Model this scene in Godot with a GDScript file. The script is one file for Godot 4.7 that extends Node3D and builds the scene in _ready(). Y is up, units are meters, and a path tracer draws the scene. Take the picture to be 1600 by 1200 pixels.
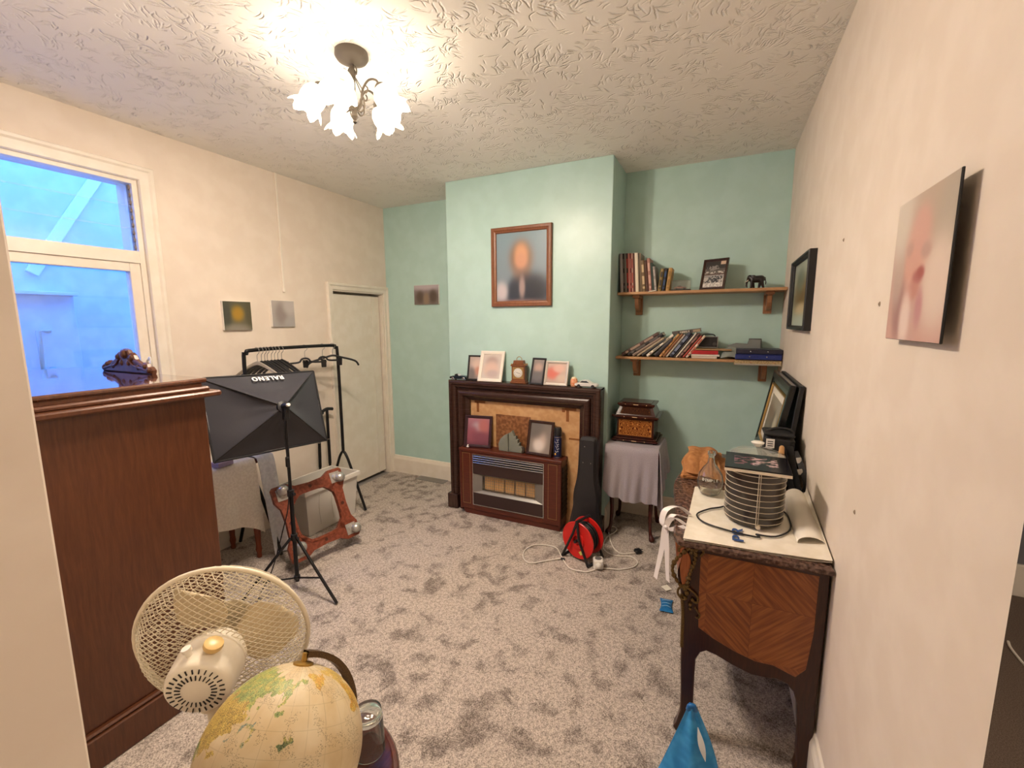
extends Node3D
# A back living room seen from its doorway: mint chimney wall, artex ceiling, five-light chandelier, clutter.

var rng := RandomNumberGenerator.new()
var sg := 1
var used := {}
var mat := {}

# ---------------------------------------------------------------- geometry helpers
func mb() -> SurfaceTool:
	var st := SurfaceTool.new()
	st.begin(Mesh.PRIMITIVE_TRIANGLES)
	return st

func tri(st: SurfaceTool, a: Vector3, b: Vector3, c: Vector3, out: Vector3) -> void:
	if (b - a).cross(c - a).dot(out) > 0.0:
		var t := b
		b = c
		c = t
	st.add_vertex(a)
	st.add_vertex(b)
	st.add_vertex(c)

func quad(st: SurfaceTool, a: Vector3, b: Vector3, c: Vector3, d: Vector3, out: Vector3) -> void:
	tri(st, a, b, c, out)
	tri(st, a, c, d, out)

func flat(st: SurfaceTool) -> void:
	st.set_smooth_group(-1)

func smooth(st: SurfaceTool) -> void:
	sg += 1
	st.set_smooth_group(sg)

# a box with chamfered edges
func box(st: SurfaceTool, c: Vector3, s: Vector3, bev := 0.002, b := Basis()) -> void:
	flat(st)
	var h := s * 0.5
	bev = minf(bev, minf(h.x, minf(h.y, h.z)) * 0.9)
	var p := {}
	for sx in [-1, 1]:
		for sy in [-1, 1]:
			for sz in [-1, 1]:
				for ax in 3:
					var v := Vector3(sx * h.x, sy * h.y, sz * h.z)
					for k in 3:
						if k != ax:
							v[k] -= signf(v[k]) * bev
					p[[sx, sy, sz, ax]] = c + b * v
	for ax in 3:
		var u := (ax + 1) % 3
		var w := (ax + 2) % 3
		for s1 in [-1, 1]:
			var ring := []
			for q in [[-1, -1], [1, -1], [1, 1], [-1, 1]]:
				var k := [0, 0, 0, ax]
				k[ax] = s1
				k[u] = q[0]
				k[w] = q[1]
				ring.append(p[k])
			var out := Vector3.ZERO
			out[ax] = s1
			quad(st, ring[0], ring[1], ring[2], ring[3], b * out)
		for s1 in [-1, 1]:
			for s2 in [-1, 1]:
				var k1 := [0, 0, 0, u]
				var k2 := [0, 0, 0, w]
				k1[u] = s1
				k1[w] = s2
				k2[u] = s1
				k2[w] = s2
				var a1 := k1.duplicate()
				var b1 := k2.duplicate()
				k1[ax] = -1
				k2[ax] = -1
				a1[ax] = 1
				b1[ax] = 1
				var out := Vector3.ZERO
				out[u] = s1
				out[w] = s2
				quad(st, p[k1], p[a1], p[b1], p[k2], b * out)
	for sx in [-1, 1]:
		for sy in [-1, 1]:
			for sz in [-1, 1]:
				tri(st, p[[sx, sy, sz, 0]], p[[sx, sy, sz, 1]], p[[sx, sy, sz, 2]], b * Vector3(sx, sy, sz))

# a box given by its two corners
func bx(st: SurfaceTool, x0: float, y0: float, z0: float, x1: float, y1: float, z1: float, bev := 0.0015) -> void:
	box(st, Vector3(x0 + x1, y0 + y1, z0 + z1) * 0.5, Vector3(absf(x1 - x0), absf(y1 - y0), absf(z1 - z0)), bev)

# profile of (radius, height) turned round the y axis
func lathe(st: SurfaceTool, prof: Array, n := 20, xf := Transform3D(), a0 := 0.0, a1 := TAU) -> void:
	smooth(st)
	for i in prof.size() - 1:
		var p: Vector2 = prof[i]
		var q: Vector2 = prof[i + 1]
		if i > 0:
			var o: Vector2 = prof[i - 1]
			if absf((p - o).angle_to(q - p)) > 0.75:
				smooth(st)
		var e := q - p
		for j in n:
			var t0 := a0 + (a1 - a0) * j / n
			var t1 := a0 + (a1 - a0) * (j + 1) / n
			var d0 := Vector3(cos(t0), 0, sin(t0))
			var d1 := Vector3(cos(t1), 0, sin(t1))
			var up := Vector3.UP
			var out := (d0 + d1) * 0.5 * e.y - up * e.x
			var a := xf * (d0 * p.x + up * p.y)
			var b := xf * (d1 * p.x + up * p.y)
			var c := xf * (d1 * q.x + up * q.y)
			var d := xf * (d0 * q.x + up * q.y)
			if p.x > 0.00001:
				tri(st, a, b, c, xf.basis * out)
			if q.x > 0.00001:
				tri(st, a, c, d, xf.basis * out)

func ball(st: SurfaceTool, c: Vector3, r: Vector3, n := 14, b := Basis()) -> void:
	var prof := []
	for i in n / 2 + 1:
		var t := -PI / 2 + PI * i / (n / 2)
		prof.append(Vector2(maxf(cos(t), 0.0), sin(t)))
	lathe(st, prof, n, Transform3D(b * Basis.from_scale(r), c))

# a round bar along points
func tube(st: SurfaceTool, pts: Array, rad, n := 8, closed := false, caps := true) -> void:
	smooth(st)
	var m := pts.size()
	var rings := []
	var side := Vector3.ZERO
	for i in m:
		var a: Vector3 = pts[(i - 1 + m) % m] if closed else pts[maxi(i - 1, 0)]
		var c: Vector3 = pts[(i + 1) % m] if closed else pts[mini(i + 1, m - 1)]
		var dir := (c - a).normalized()
		if side == Vector3.ZERO:
			side = dir.cross(Vector3.UP if absf(dir.y) < 0.9 else Vector3.RIGHT).normalized()
		side = (side - dir * side.dot(dir)).normalized()
		var up := dir.cross(side)
		var r: float = rad[i] if rad is Array else rad
		var ring := []
		for j in n:
			var t := TAU * j / n
			ring.append(pts[i] + (side * cos(t) + up * sin(t)) * r)
		rings.append(ring)
	for i in (m if closed else m - 1):
		var k := (i + 1) % m
		var shift := 0
		if k == 0:
			var best := INF
			for s in n:
				var dd: float = (rings[0][s] - rings[i][0]).length()
				if dd < best:
					best = dd
					shift = s
		for j in n:
			var j2 := (j + 1) % n
			var a: Vector3 = rings[i][j]
			var b: Vector3 = rings[i][j2]
			var c: Vector3 = rings[k][(j2 + shift) % n]
			var d: Vector3 = rings[k][(j + shift) % n]
			quad(st, a, b, c, d, (a + b + c + d) * 0.25 - (pts[i] + pts[k]) * 0.5)
	if caps and not closed:
		smooth(st)
		for e in [[0, 1], [m - 1, m - 2]]:
			var o: Vector3 = pts[e[0]] - pts[e[1]]
			for j in n:
				tri(st, pts[e[0]], rings[e[0]][j], rings[e[0]][(j + 1) % n], o)

# smooth curve through points
func curve(pts: Array, n := 6, closed := false) -> Array:
	var out := []
	var m := pts.size()
	for i in (m if closed else m - 1):
		var p0: Vector3 = pts[(i - 1 + m) % m] if closed else pts[maxi(i - 1, 0)]
		var p1: Vector3 = pts[i]
		var p2: Vector3 = pts[(i + 1) % m]
		var p3: Vector3 = pts[(i + 2) % m] if closed else pts[mini(i + 2, m - 1)]
		for k in n:
			out.append(p1.cubic_interpolate(p2, p0, p3, float(k) / n))
	if not closed:
		out.append(pts[m - 1])
	return out

func smooth2(pts: Array, n := 5, closed := true) -> Array:
	var a := []
	for p in pts:
		a.append(Vector3(p.x, p.y, 0))
	var r := []
	for p in curve(a, n, closed):
		r.append(Vector2(p.x, p.y))
	return r

# polygon in xy pulled from z0 to z1, chamfered by bev at both ends
func extr(st: SurfaceTool, poly: Array, z0: float, z1: float, bev := 0.0, xf := Transform3D(), soft := false) -> void:
	var n := poly.size()
	var area := 0.0
	for i in n:
		area += poly[i].cross(poly[(i + 1) % n])
	var sgn := 1.0 if area > 0.0 else -1.0
	var nor := []
	for i in n:
		var e: Vector2 = (poly[(i + 1) % n] - poly[i]).normalized()
		nor.append(Vector2(e.y, -e.x) * sgn)
	var small := PackedVector2Array()
	for i in n:
		var a: Vector2 = nor[(i - 1 + n) % n]
		var b: Vector2 = nor[i]
		var mid := (a + b)
		var l := mid.length_squared()
		small.append(poly[i] - (mid * (2.0 * bev / l) if l > 0.3 else b * bev))
	var big := PackedVector2Array(poly)
	var lev := [[small, z0], [big, z0 + bev], [big, z1 - bev], [small, z1]] if bev > 0.0 else [[big, z0], [big, z1]]
	for k in lev.size() - 1:
		if soft:
			smooth(st)
		else:
			flat(st)
		var hz := -1.0 if k == 0 else 1.0
		if lev.size() == 2 or k == 1:
			hz = 0.0
		for i in n:
			var j := (i + 1) % n
			var p: PackedVector2Array = lev[k][0]
			var q: PackedVector2Array = lev[k + 1][0]
			var za: float = lev[k][1]
			var zb: float = lev[k + 1][1]
			quad(st, xf * Vector3(p[i].x, p[i].y, za), xf * Vector3(p[j].x, p[j].y, za), xf * Vector3(q[j].x, q[j].y, zb), xf * Vector3(q[i].x, q[i].y, zb), xf.basis * Vector3(nor[i].x, nor[i].y, hz))
	flat(st)
	var ids := Geometry2D.triangulate_polygon(small if bev > 0.0 else big)
	var cap := small if bev > 0.0 else big
	for i in ids.size() / 3:
		for e in [[z0, -1.0], [z1, 1.0]]:
			var v := []
			for k in 3:
				var q := cap[ids[i * 3 + k]]
				v.append(xf * Vector3(q.x, q.y, e[0]))
			tri(st, v[0], v[1], v[2], xf.basis * Vector3(0, 0, e[1]))

# mitred rectangular moulding in the xy plane: profile of (inset from the outer edge, height along z); with 3 sides it stands on y = 0
func moulding(st: SurfaceTool, w: float, h: float, prof: Array, xf := Transform3D(), sides := 4) -> void:
	flat(st)
	for i in prof.size() - 1:
		var p: Vector2 = prof[i]
		var q: Vector2 = prof[i + 1]
		var e := q - p
		for k in sides:
			var sg2 := [Vector2(-1, -1), Vector2(-1, 1), Vector2(1, 1), Vector2(1, -1)]
			var c0: Vector2 = sg2[k]
			var c1: Vector2 = sg2[(k + 1) % 4]
			var mid := (c0 + c1) * 0.5
			var out := Vector3(mid.x * e.y, mid.y * e.y, e.x)
			if out.length() < 0.00001:
				continue
			var f := func(cc: Vector2, v: Vector2) -> Vector3:
				var yy: float = cc.y * (h * 0.5 - v.x)
				if sides == 3:
					yy = h - v.x if cc.y > 0.0 else 0.0
				return xf * Vector3(cc.x * (w * 0.5 - v.x), yy, v.y)
			quad(st, f.call(c0, p), f.call(c1, p), f.call(c1, q), f.call(c0, q), xf.basis * out)

# a sheet of cloth or paper: f(u, v) in 0..1, given a thickness
func sheet(st: SurfaceTool, nu: int, nv: int, f: Callable, thick := 0.003) -> void:
	var p := []
	for i in nu + 1:
		var row := []
		for j in nv + 1:
			row.append(f.call(float(i) / nu, float(j) / nv))
		p.append(row)
	var nn := []
	for i in nu + 1:
		var row := []
		for j in nv + 1:
			var du: Vector3 = p[mini(i + 1, nu)][j] - p[maxi(i - 1, 0)][j]
			var dv: Vector3 = p[i][mini(j + 1, nv)] - p[i][maxi(j - 1, 0)]
			row.append(du.cross(dv).normalized())
		nn.append(row)
	for s in [0.5, -0.5]:
		smooth(st)
		for i in nu:
			for j in nv:
				var v := []
				for q in [[i, j], [i + 1, j], [i + 1, j + 1], [i, j + 1]]:
					v.append(p[q[0]][q[1]] + nn[q[0]][q[1]] * thick * s)
				quad(st, v[0], v[1], v[2], v[3], nn[i][j] * s)
	flat(st)
	for j in nv:
		for i in [0, nu]:
			var o: Vector3 = p[i][j] - p[1 if i == 0 else nu - 1][j]
			var a: Vector3 = nn[i][j] * thick * 0.5
			var b: Vector3 = nn[i][j + 1] * thick * 0.5
			quad(st, p[i][j] + a, p[i][j + 1] + b, p[i][j + 1] - b, p[i][j] - a, o)
	for i in nu:
		for j in [0, nv]:
			var o: Vector3 = p[i][j] - p[i][1 if j == 0 else nv - 1]
			var a: Vector3 = nn[i][j] * thick * 0.5
			var b: Vector3 = nn[i + 1][j] * thick * 0.5
			quad(st, p[i][j] + a, p[i + 1][j] + b, p[i + 1][j] - b, p[i][j] - a, o)

# a flat print with uv: corners top-left, top-right, bottom-right, bottom-left
func print_quad(st: SurfaceTool, tl: Vector3, tr: Vector3, br: Vector3, bl: Vector3, out: Vector3) -> void:
	flat(st)
	var v := [tl, tr, br, bl]
	var uv := [Vector2(0, 0), Vector2(1, 0), Vector2(1, 1), Vector2(0, 1)]
	var ids := [0, 1, 2, 0, 2, 3]
	if (tr - tl).cross(br - tl).dot(out) > 0.0:
		ids = [0, 2, 1, 0, 3, 2]
	for i in ids:
		st.set_uv(uv[i])
		st.add_vertex(v[i])

# ---------------------------------------------------------------- nodes
func obj(called: String, st: SurfaceTool, m: Material, parent: Node = null) -> MeshInstance3D:
	st.generate_normals()
	var o := MeshInstance3D.new()
	o.mesh = st.commit()
	o.material_override = null
	o.mesh.surface_set_material(0, m)
	if parent == null:
		o.name = numbered(called)
		add_child(o)
	else:
		var k := 0
		var nm := called
		while parent.has_node(NodePath(nm)):
			k += 1
			nm = "%s_%03d" % [called, k]
		o.name = nm
		parent.add_child(o)
	return o

func numbered(called: String) -> String:
	if not used.has(called):
		used[called] = 0
		return called
	used[called] += 1
	return "%s_%03d" % [called, used[called]]

func thing(called: String, label: String, category: String, at := Vector3.ZERO, turn := 0.0, group := "") -> Node3D:
	var o := Node3D.new()
	o.name = numbered(called)
	add_child(o)
	o.position = at
	o.rotation.y = turn
	return tag(o, label, category, group)

func tag(o: Node3D, label: String, category: String, group := "") -> Node3D:
	o.set_meta("label", label)
	o.set_meta("category", category)
	if group:
		o.set_meta("group", group)
	return o

func struct(called: String, st: SurfaceTool, m: Material, parent: Node = null, label := "") -> MeshInstance3D:
	var o := obj(called, st, m, parent)
	if parent == null:
		o.set_meta("kind", "structure")
		o.set_meta("label", label)
	return o

func lettering(parent: Node, called: String, text: String, height: float, depth: float, m: Material, xf: Transform3D) -> MeshInstance3D:
	var t := TextMesh.new()
	var f := SystemFont.new()
	f.font_names = PackedStringArray(["Droid Sans"])
	f.font_weight = 700
	t.font = f
	t.font_size = 32
	t.pixel_size = height / 23.0
	t.depth = depth
	t.text = text
	t.material = m
	var o := MeshInstance3D.new()
	o.mesh = t
	o.name = called
	o.transform = xf
	parent.add_child(o, true)
	return o

# ---------------------------------------------------------------- materials
func plain(hex: String, rough := 0.6, metal := 0.0) -> StandardMaterial3D:
	var m := StandardMaterial3D.new()
	m.albedo_color = Color(hex)
	m.roughness = rough
	m.metallic = metal
	return m

func gen(w: int, h: int, f: Callable) -> ImageTexture:
	var im := Image.create(w, h, false, Image.FORMAT_RGB8)
	for y in h:
		for x in w:
			im.set_pixel(x, y, f.call(x, y))
	return ImageTexture.create_from_image(im)

func noise(seed_: int, freq: float, oct := 3) -> FastNoiseLite:
	var n := FastNoiseLite.new()
	n.seed = seed_
	n.noise_type = FastNoiseLite.TYPE_SIMPLEX
	n.frequency = freq
	n.fractal_octaves = oct
	return n

# wood with the grain along v (or along u)
func wood(a: String, b: String, rough := 0.4, size := 0.5, along_u := false, seed_ := 3, figure := 1.0) -> StandardMaterial3D:
	var ca := Color(a)
	var cb := Color(b)
	var n1 := noise(seed_, 0.02, 4)
	var n2 := noise(seed_ + 5, 0.25, 2)
	var n3 := noise(seed_ + 9, 0.008, 2)
	var m := StandardMaterial3D.new()
	m.albedo_texture = gen(256, 256, func(x: int, y: int) -> Color:
		var u := float(y if along_u else x)
		var v := float(x if along_u else y)
		# blend over the seam so that the tile repeats
		var g := 0.0
		for q in [[0.0, 1.0 - v / 256.0], [256.0, v / 256.0]]:
			var vv: float = v - q[0]
			var wob := n3.get_noise_2d(u * 1.5, vv) * 24.0 * figure
			g += (0.5 + 0.55 * n1.get_noise_2d(u * 6.0 + wob, vv * 0.35) + 0.25 * n2.get_noise_2d(u * 5.0, vv * 0.12)) * q[1]
		return ca.lerp(cb, clampf(g, 0.0, 1.0)))
	m.uv1_triplanar = true
	m.uv1_scale = Vector3.ONE / size
	m.roughness = rough
	return m

# two-tone mottle by noise
func mottled(a: String, b: String, freq: float, rough := 0.8, size := 0.5, seed_ := 1, bump := 0.0) -> StandardMaterial3D:
	var m := StandardMaterial3D.new()
	var t := NoiseTexture2D.new()
	t.width = 256
	t.height = 256
	t.seamless = true
	t.noise = noise(seed_, freq, 4)
	var g := Gradient.new()
	g.set_color(0, Color(a))
	g.set_color(1, Color(b))
	g.set_offset(0, 0.25)
	g.set_offset(1, 0.75)
	t.color_ramp = g
	m.albedo_texture = t
	m.uv1_triplanar = true
	m.uv1_scale = Vector3.ONE / size
	m.roughness = rough
	if bump > 0.0:
		var h := NoiseTexture2D.new()
		h.width = 256
		h.height = 256
		h.seamless = true
		h.noise = noise(seed_ + 31, freq * 1.5, 4)
		m.heightmap_enabled = true
		m.heightmap_texture = h
		m.heightmap_scale = bump
	return m

# out-of-focus print: soft blobs of colour on a ground
func blurred(w: int, h: int, top: String, low: String, blobs: Array) -> StandardMaterial3D:
	var m := StandardMaterial3D.new()
	var ct := Color(top)
	var cl := Color(low)
	m.albedo_texture = gen(w, h, func(x: int, y: int) -> Color:
		var u := (x + 0.5) / w
		var v := (y + 0.5) / h
		var c := ct.lerp(cl, v)
		for q in blobs:
			var d := Vector2((u - q[0]) / q[2], (v - q[1]) / q[3]).length_squared()
			c = c.lerp(Color(q[4]), clampf(exp(-d * d * 0.7), 0.0, 1.0))
		return c)
	m.texture_repeat = false
	m.roughness = 0.35
	return m

func glass_sheet(tint := "ffffff", a := 0.06) -> StandardMaterial3D:
	var m := plain(tint, 0.03)
	m.albedo_color.a = a
	m.transparency = BaseMaterial3D.TRANSPARENCY_ALPHA
	m.metallic_specular = 0.6
	return m

# clear solid glass with thickness
func solid_glass(hex: String) -> StandardMaterial3D:
	var m := plain(hex, 0.0)
	m.albedo_color.a = 0.02
	m.transparency = BaseMaterial3D.TRANSPARENCY_ALPHA
	m.refraction_enabled = true
	m.refraction_scale = 0.05
	return m

const FAR := -3.57      # back wall
const BREAST := -3.145  # face of the chimney breast
const LEFT := -3.108    # window wall
const RIGHT := 0.366    # right-hand wall
const TOP := 2.695      # ceiling

func _ready() -> void:
	# --- camera
	var cam := Camera3D.new()
	cam.name = "camera"
	add_child(cam)
	cam.position = Vector3(0, 1.576, 0)
	cam.basis = Basis.from_euler(Vector3(deg_to_rad(-8.005), deg_to_rad(25.45), deg_to_rad(-0.242)))
	cam.fov = 82.26
	cam.near = 0.02
	cam.current = true
	# --- sky and exposure
	var env := Environment.new()
	var sky := Sky.new()
	var sm := ProceduralSkyMaterial.new()
	sm.sky_top_color = Color(0.27, 0.54, 1.0)
	sm.sky_horizon_color = Color(0.44, 0.70, 1.0)
	sm.ground_bottom_color = Color(0.3, 0.38, 0.45)
	sm.ground_horizon_color = Color(0.5, 0.6, 0.7)
	sky.sky_material = sm
	env.background_mode = Environment.BG_SKY
	env.sky = sky
	env.background_energy_multiplier = 5.4
	env.tonemap_mode = Environment.TONE_MAPPER_LINEAR
	env.tonemap_exposure = 1.95
	env.sdfgi_enabled = true
	env.ssao_enabled = true
	env.ssil_enabled = true
	var we := WorldEnvironment.new()
	we.name = "sky"
	we.environment = env
	add_child(we)
	rng.seed = 7
	make_materials()
	# --- the setting
	shell()
	window_and_door()
	yard()
	hall()
	# --- large things
	chandelier(Vector3(-1.466, TOP, -1.532))
	cabinet()
	mantel()
	gas_fire()
	commode()
	shelves()
	pictures()
	globe_table()
	fan()
	light_stand()
	dolly()
	alcove_table()
	left_clutter()
	# --- small things
	mantel_items()
	heater_items()
	floor_items()
	upper_books()
	lower_books()
	commode_items()

func make_materials() -> void:
	mat.cream = mottled("e2d5c6", "e7dbcd", 0.02, 0.75, 1.2, 4)
	mat.mint = mottled("b4d5ce", "b9d9d3", 0.02, 0.36, 1.2, 5)
	mat.gloss = mottled("e8dfd0", "ede5d8", 0.02, 0.35, 0.8, 6)
	mat.white = plain("ece8e0", 0.5)
	mat.paper = plain("efe9dc", 0.8)
	mat.black = plain("17171a", 0.5)
	mat.blackgloss = plain("101012", 0.25)
	mat.blackmetal = plain("1b1a1c", 0.35, 0.3)
	mat.chrome = plain("c9c9c9", 0.25, 1.0)
	mat.steel = plain("9c9a96", 0.38, 0.9)
	mat.brass = plain("b08d4a", 0.35, 0.9)
	mat.cab = wood("4c2b1b", "643c25", 0.30, 0.6, false, 11, 0.7)
	mat.cabtop = wood("4c2b1b", "643c25", 0.10, 0.6, false, 14)
	mat.cabtop.clearcoat_enabled = true
	mat.cabtop.clearcoat = 1.0
	mat.cabtop.clearcoat_roughness = 0.03
	mat.dark = wood("2c1a14", "48302a", 0.27, 0.4, true, 21)
	mat.darkv = wood("2c1a14", "48302a", 0.27, 0.4, false, 22)
	mat.teak = wood("4a1e13", "642c1c", 0.35, 0.3, true, 31)
	mat.pine = wood("a97c52", "c99f74", 0.5, 0.3, true, 41)
	mat.pinev = wood("8f6242", "ab7b56", 0.5, 0.3, false, 43)
	mat.oak = wood("6b3c22", "925d38", 0.4, 0.15, false, 47)
	mat.glass = glass_sheet()

# ---------------------------------------------------------------- room
func shell() -> void:
	var st := mb()
	# floor with the carpet
	flat(st)
	var c := [Vector3(LEFT, 0, -0.2), Vector3(RIGHT, 0, -0.2), Vector3(RIGHT, 0, FAR), Vector3(LEFT, 0, FAR)]
	bx(st, LEFT - 0.2, -0.12, FAR - 0.2, RIGHT, -0.002, 1.6, 0)
	var fl := struct("floor", st, plain("8f8985", 0.9), null, "floor under the grey carpet of the room")
	st = mb()
	var n := 1
	flat(st)
	var x0 := LEFT
	var z0 := FAR
	var w := RIGHT - LEFT
	var d := 1.6 - FAR
	for q in [[0, 0], [1, 0], [1, 1], [0, 0], [1, 1], [0, 1]]:
		st.set_uv(Vector2(q[0] * w / d, q[1]))
		st.set_normal(Vector3.UP)
		st.add_vertex(Vector3(x0 + q[0] * w, 0, z0 + q[1] * d))
	carpet_material()
	struct("carpet", st, mat.carpet, fl)
	# ceiling
	st = mb()
	bx(st, LEFT - 0.3, TOP + 0.004, FAR - 0.3, 2.4, TOP + 0.2, 1.8, 0)
	var ce := struct("ceiling", st, plain("e4dfd6", 0.85), null, "white ceiling with swirled textured plaster")
	st = mb()
	flat(st)
	for q in [[0, 0], [1, 0], [1, 1], [0, 0], [1, 1], [0, 1]]:
		st.set_uv(Vector2(q[0], q[1]))
		st.add_vertex(Vector3(LEFT + q[0] * 3.55, TOP, FAR + q[1] * 3.55))
	struct("plaster", st, artex(), ce)
	st = mb()
	bx(st, LEFT, TOP, -0.02, 2.4, TOP + 0.05, 1.8, 0)
	bx(st, RIGHT + 0.07, TOP, FAR, 2.4, TOP + 0.05, 0.0, 0)
	struct("ceiling_hall", st, plain("e4dfd6", 0.85), null, "plain ceiling over the hall")
	# walls
	st = mb()
	var a := LEFT - 0.25
	bx(st, a, 0, -0.42, LEFT, TOP, 0.0, 0)
	bx(st, a, 0, -1.50, LEFT, 1.0, -0.42, 0)
	bx(st, a, 2.405, -1.50, LEFT, TOP, -0.42, 0)
	bx(st, a, 0, -2.87, LEFT, TOP, -1.50, 0)
	bx(st, a, 1.865, -3.515, LEFT, TOP, -2.87, 0)
	bx(st, a, 0, FAR, LEFT, TOP, -3.515, 0)
	bx(st, a, 0, -3.515, LEFT - 0.14, 1.865, -2.87, 0)
	struct("wall_left", st, mat.cream, null, "cream window wall with a door near its far end")
	st = mb()
	bx(st, LEFT - 0.25, 0, FAR - 0.2, RIGHT + 0.3, TOP, FAR, 0)
	struct("wall_back", st, mat.mint, null, "mint green back wall of the two alcoves")
	st = mb()
	bx(st, -2.086, 0, FAR, -0.727, TOP, BREAST, 0.004)
	struct("wall_chimney", st, mat.mint, null, "mint green chimney breast between the alcoves")
	st = mb()
	extr(st, [Vector2(RIGHT, -FAR), Vector2(RIGHT, 0.77), Vector2(0.50, 1.14), Vector2(0.50, -FAR)], 0, TOP, 0, Transform3D(Basis(Vector3(1, 0, 0), Vector3(0, 0, -1), Vector3(0, 1, 0)), Vector3.ZERO))
	var wr := struct("wall_right", st, mat.cream, null, "cream right-hand wall that ends at the hall opening")
	for p in [Vector3(RIGHT, 1.856, -1.939), Vector3(RIGHT, 1.619, -1.461), Vector3(RIGHT, 1.041, -1.479)]:
		st = mb()
		lathe(st, [Vector2(0, 0.003), Vector2(0.003, 0.003), Vector2(0.006, 0.001), Vector2(0.007, 0.0)], 8, Transform3D(Basis(Vector3(0, 0, 1), Vector3(-1, 0, 0), Vector3(0, -1, 0)), p))
		struct("wall_plug", st, plain("8d7a66", 0.8), wr)
	st = mb()
	bx(st, LEFT - 0.25, 0, -0.24, -0.80, TOP, 1.7, 0.003)
	struct("wall_near", st, mat.cream, null, "cream end of the wall beside the doorway")
	# skirting boards
	var prof := [Vector2(0, 0), Vector2(0.018, 0), Vector2(0.018, 0.145), Vector2(0.014, 0.158), Vector2(0.011, 0.165), Vector2(0.007, 0.18), Vector2(0, 0.185)]
	for q in [["baseboard_back", Vector3(LEFT, 0, FAR), Vector3(-2.086, 0, FAR), "cream skirting board of the left alcove"], ["baseboard_alcove", Vector3(-0.727, 0, FAR), Vector3(RIGHT, 0, FAR), "cream skirting board of the right alcove"],
			["baseboard_right", Vector3(RIGHT, 0, FAR), Vector3(RIGHT, 0, -0.79), "white skirting board along the right-hand wall"], ["baseboard_left", Vector3(LEFT, 0, -0.3), Vector3(LEFT, 0, -2.79), "cream skirting board under the window"], ["baseboard_chimney", Vector3(-2.086, 0, FAR), Vector3(-2.086, 0, BREAST), "cream skirting board on the flank of the chimney breast"],
			["baseboard_chimney_right", Vector3(-0.727, 0, BREAST), Vector3(-0.727, 0, FAR), "cream skirting board on the alcove flank of the chimney breast"]]:
		st = mb()
		var dir: Vector3 = (q[2] - q[1]).normalized()
		var off := Vector3(-dir.z, 0, dir.x)
		if q[0] in ["baseboard_right", "baseboard_chimney"]:
			off = Vector3(-1, 0, 0)
		if q[0] in ["baseboard_left", "baseboard_chimney_right"]:
			off = Vector3(1, 0, 0)
		extr(st, prof, 0, (q[2] - q[1]).length(), 0, Transform3D(Basis(off, Vector3.UP, dir), q[1]))
		struct(q[0], st, mat.gloss, null, q[3])

func carpet_material() -> void:
	# pale shag pile: fibres, and trodden or soiled patches of darker grain
	var s := 2048
	var fine := noise(71, 0.33, 2)
	var tuft := noise(72, 0.10, 2)
	var patch := noise(73, 0.015, 5)
	var worn := noise(79, 0.0030, 2)
	patch.domain_warp_enabled = true
	patch.domain_warp_amplitude = 45.0
	patch.domain_warp_frequency = 0.012
	var fi := fine.get_image(s, s).get_data()
	var ti := tuft.get_image(s, s).get_data()
	var pi := patch.get_image(s, s).get_data()
	var wi := worn.get_image(s, s).get_data()
	var h := PackedByteArray()
	var col := PackedByteArray()
	h.resize(s * s)
	col.resize(s * s * 3)
	var lo := Color("645b56")
	var hi := Color("d6cabf")
	for i in s * s:
		var f := fi[i] / 255.0
		var t := ti[i] / 255.0
		var p := pi[i] / 255.0 + 0.30 * (wi[i] / 255.0 - 0.5) + 0.10 * (t - 0.5)
		var dark := smoothstep(0.44, 0.95, p)
		var g := clampf(0.74 + (f - 0.5) * 1.0 + (t - 0.5) * 0.45 - dark * 0.44, 0.0, 1.0)
		h[i] = int(clampf(f * 0.55 + t * 0.35 + (1.0 - dark) * 0.10, 0.0, 1.0) * 255.0)
		col[i * 3] = int(lerpf(lo.r, hi.r, g) * 255.0)
		col[i * 3 + 1] = int(lerpf(lo.g, hi.g, g) * 255.0)
		col[i * 3 + 2] = int(lerpf(lo.b, hi.b, g) * 255.0)
	var m := StandardMaterial3D.new()
	m.albedo_texture = ImageTexture.create_from_image(Image.create_from_data(s, s, false, Image.FORMAT_RGB8, col))
	m.heightmap_enabled = true
	m.heightmap_texture = ImageTexture.create_from_image(Image.create_from_data(s, s, false, Image.FORMAT_R8, h))
	m.heightmap_scale = 0.5
	m.roughness = 1.0
	m.metallic_specular = 0.1
	mat.carpet = m

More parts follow.
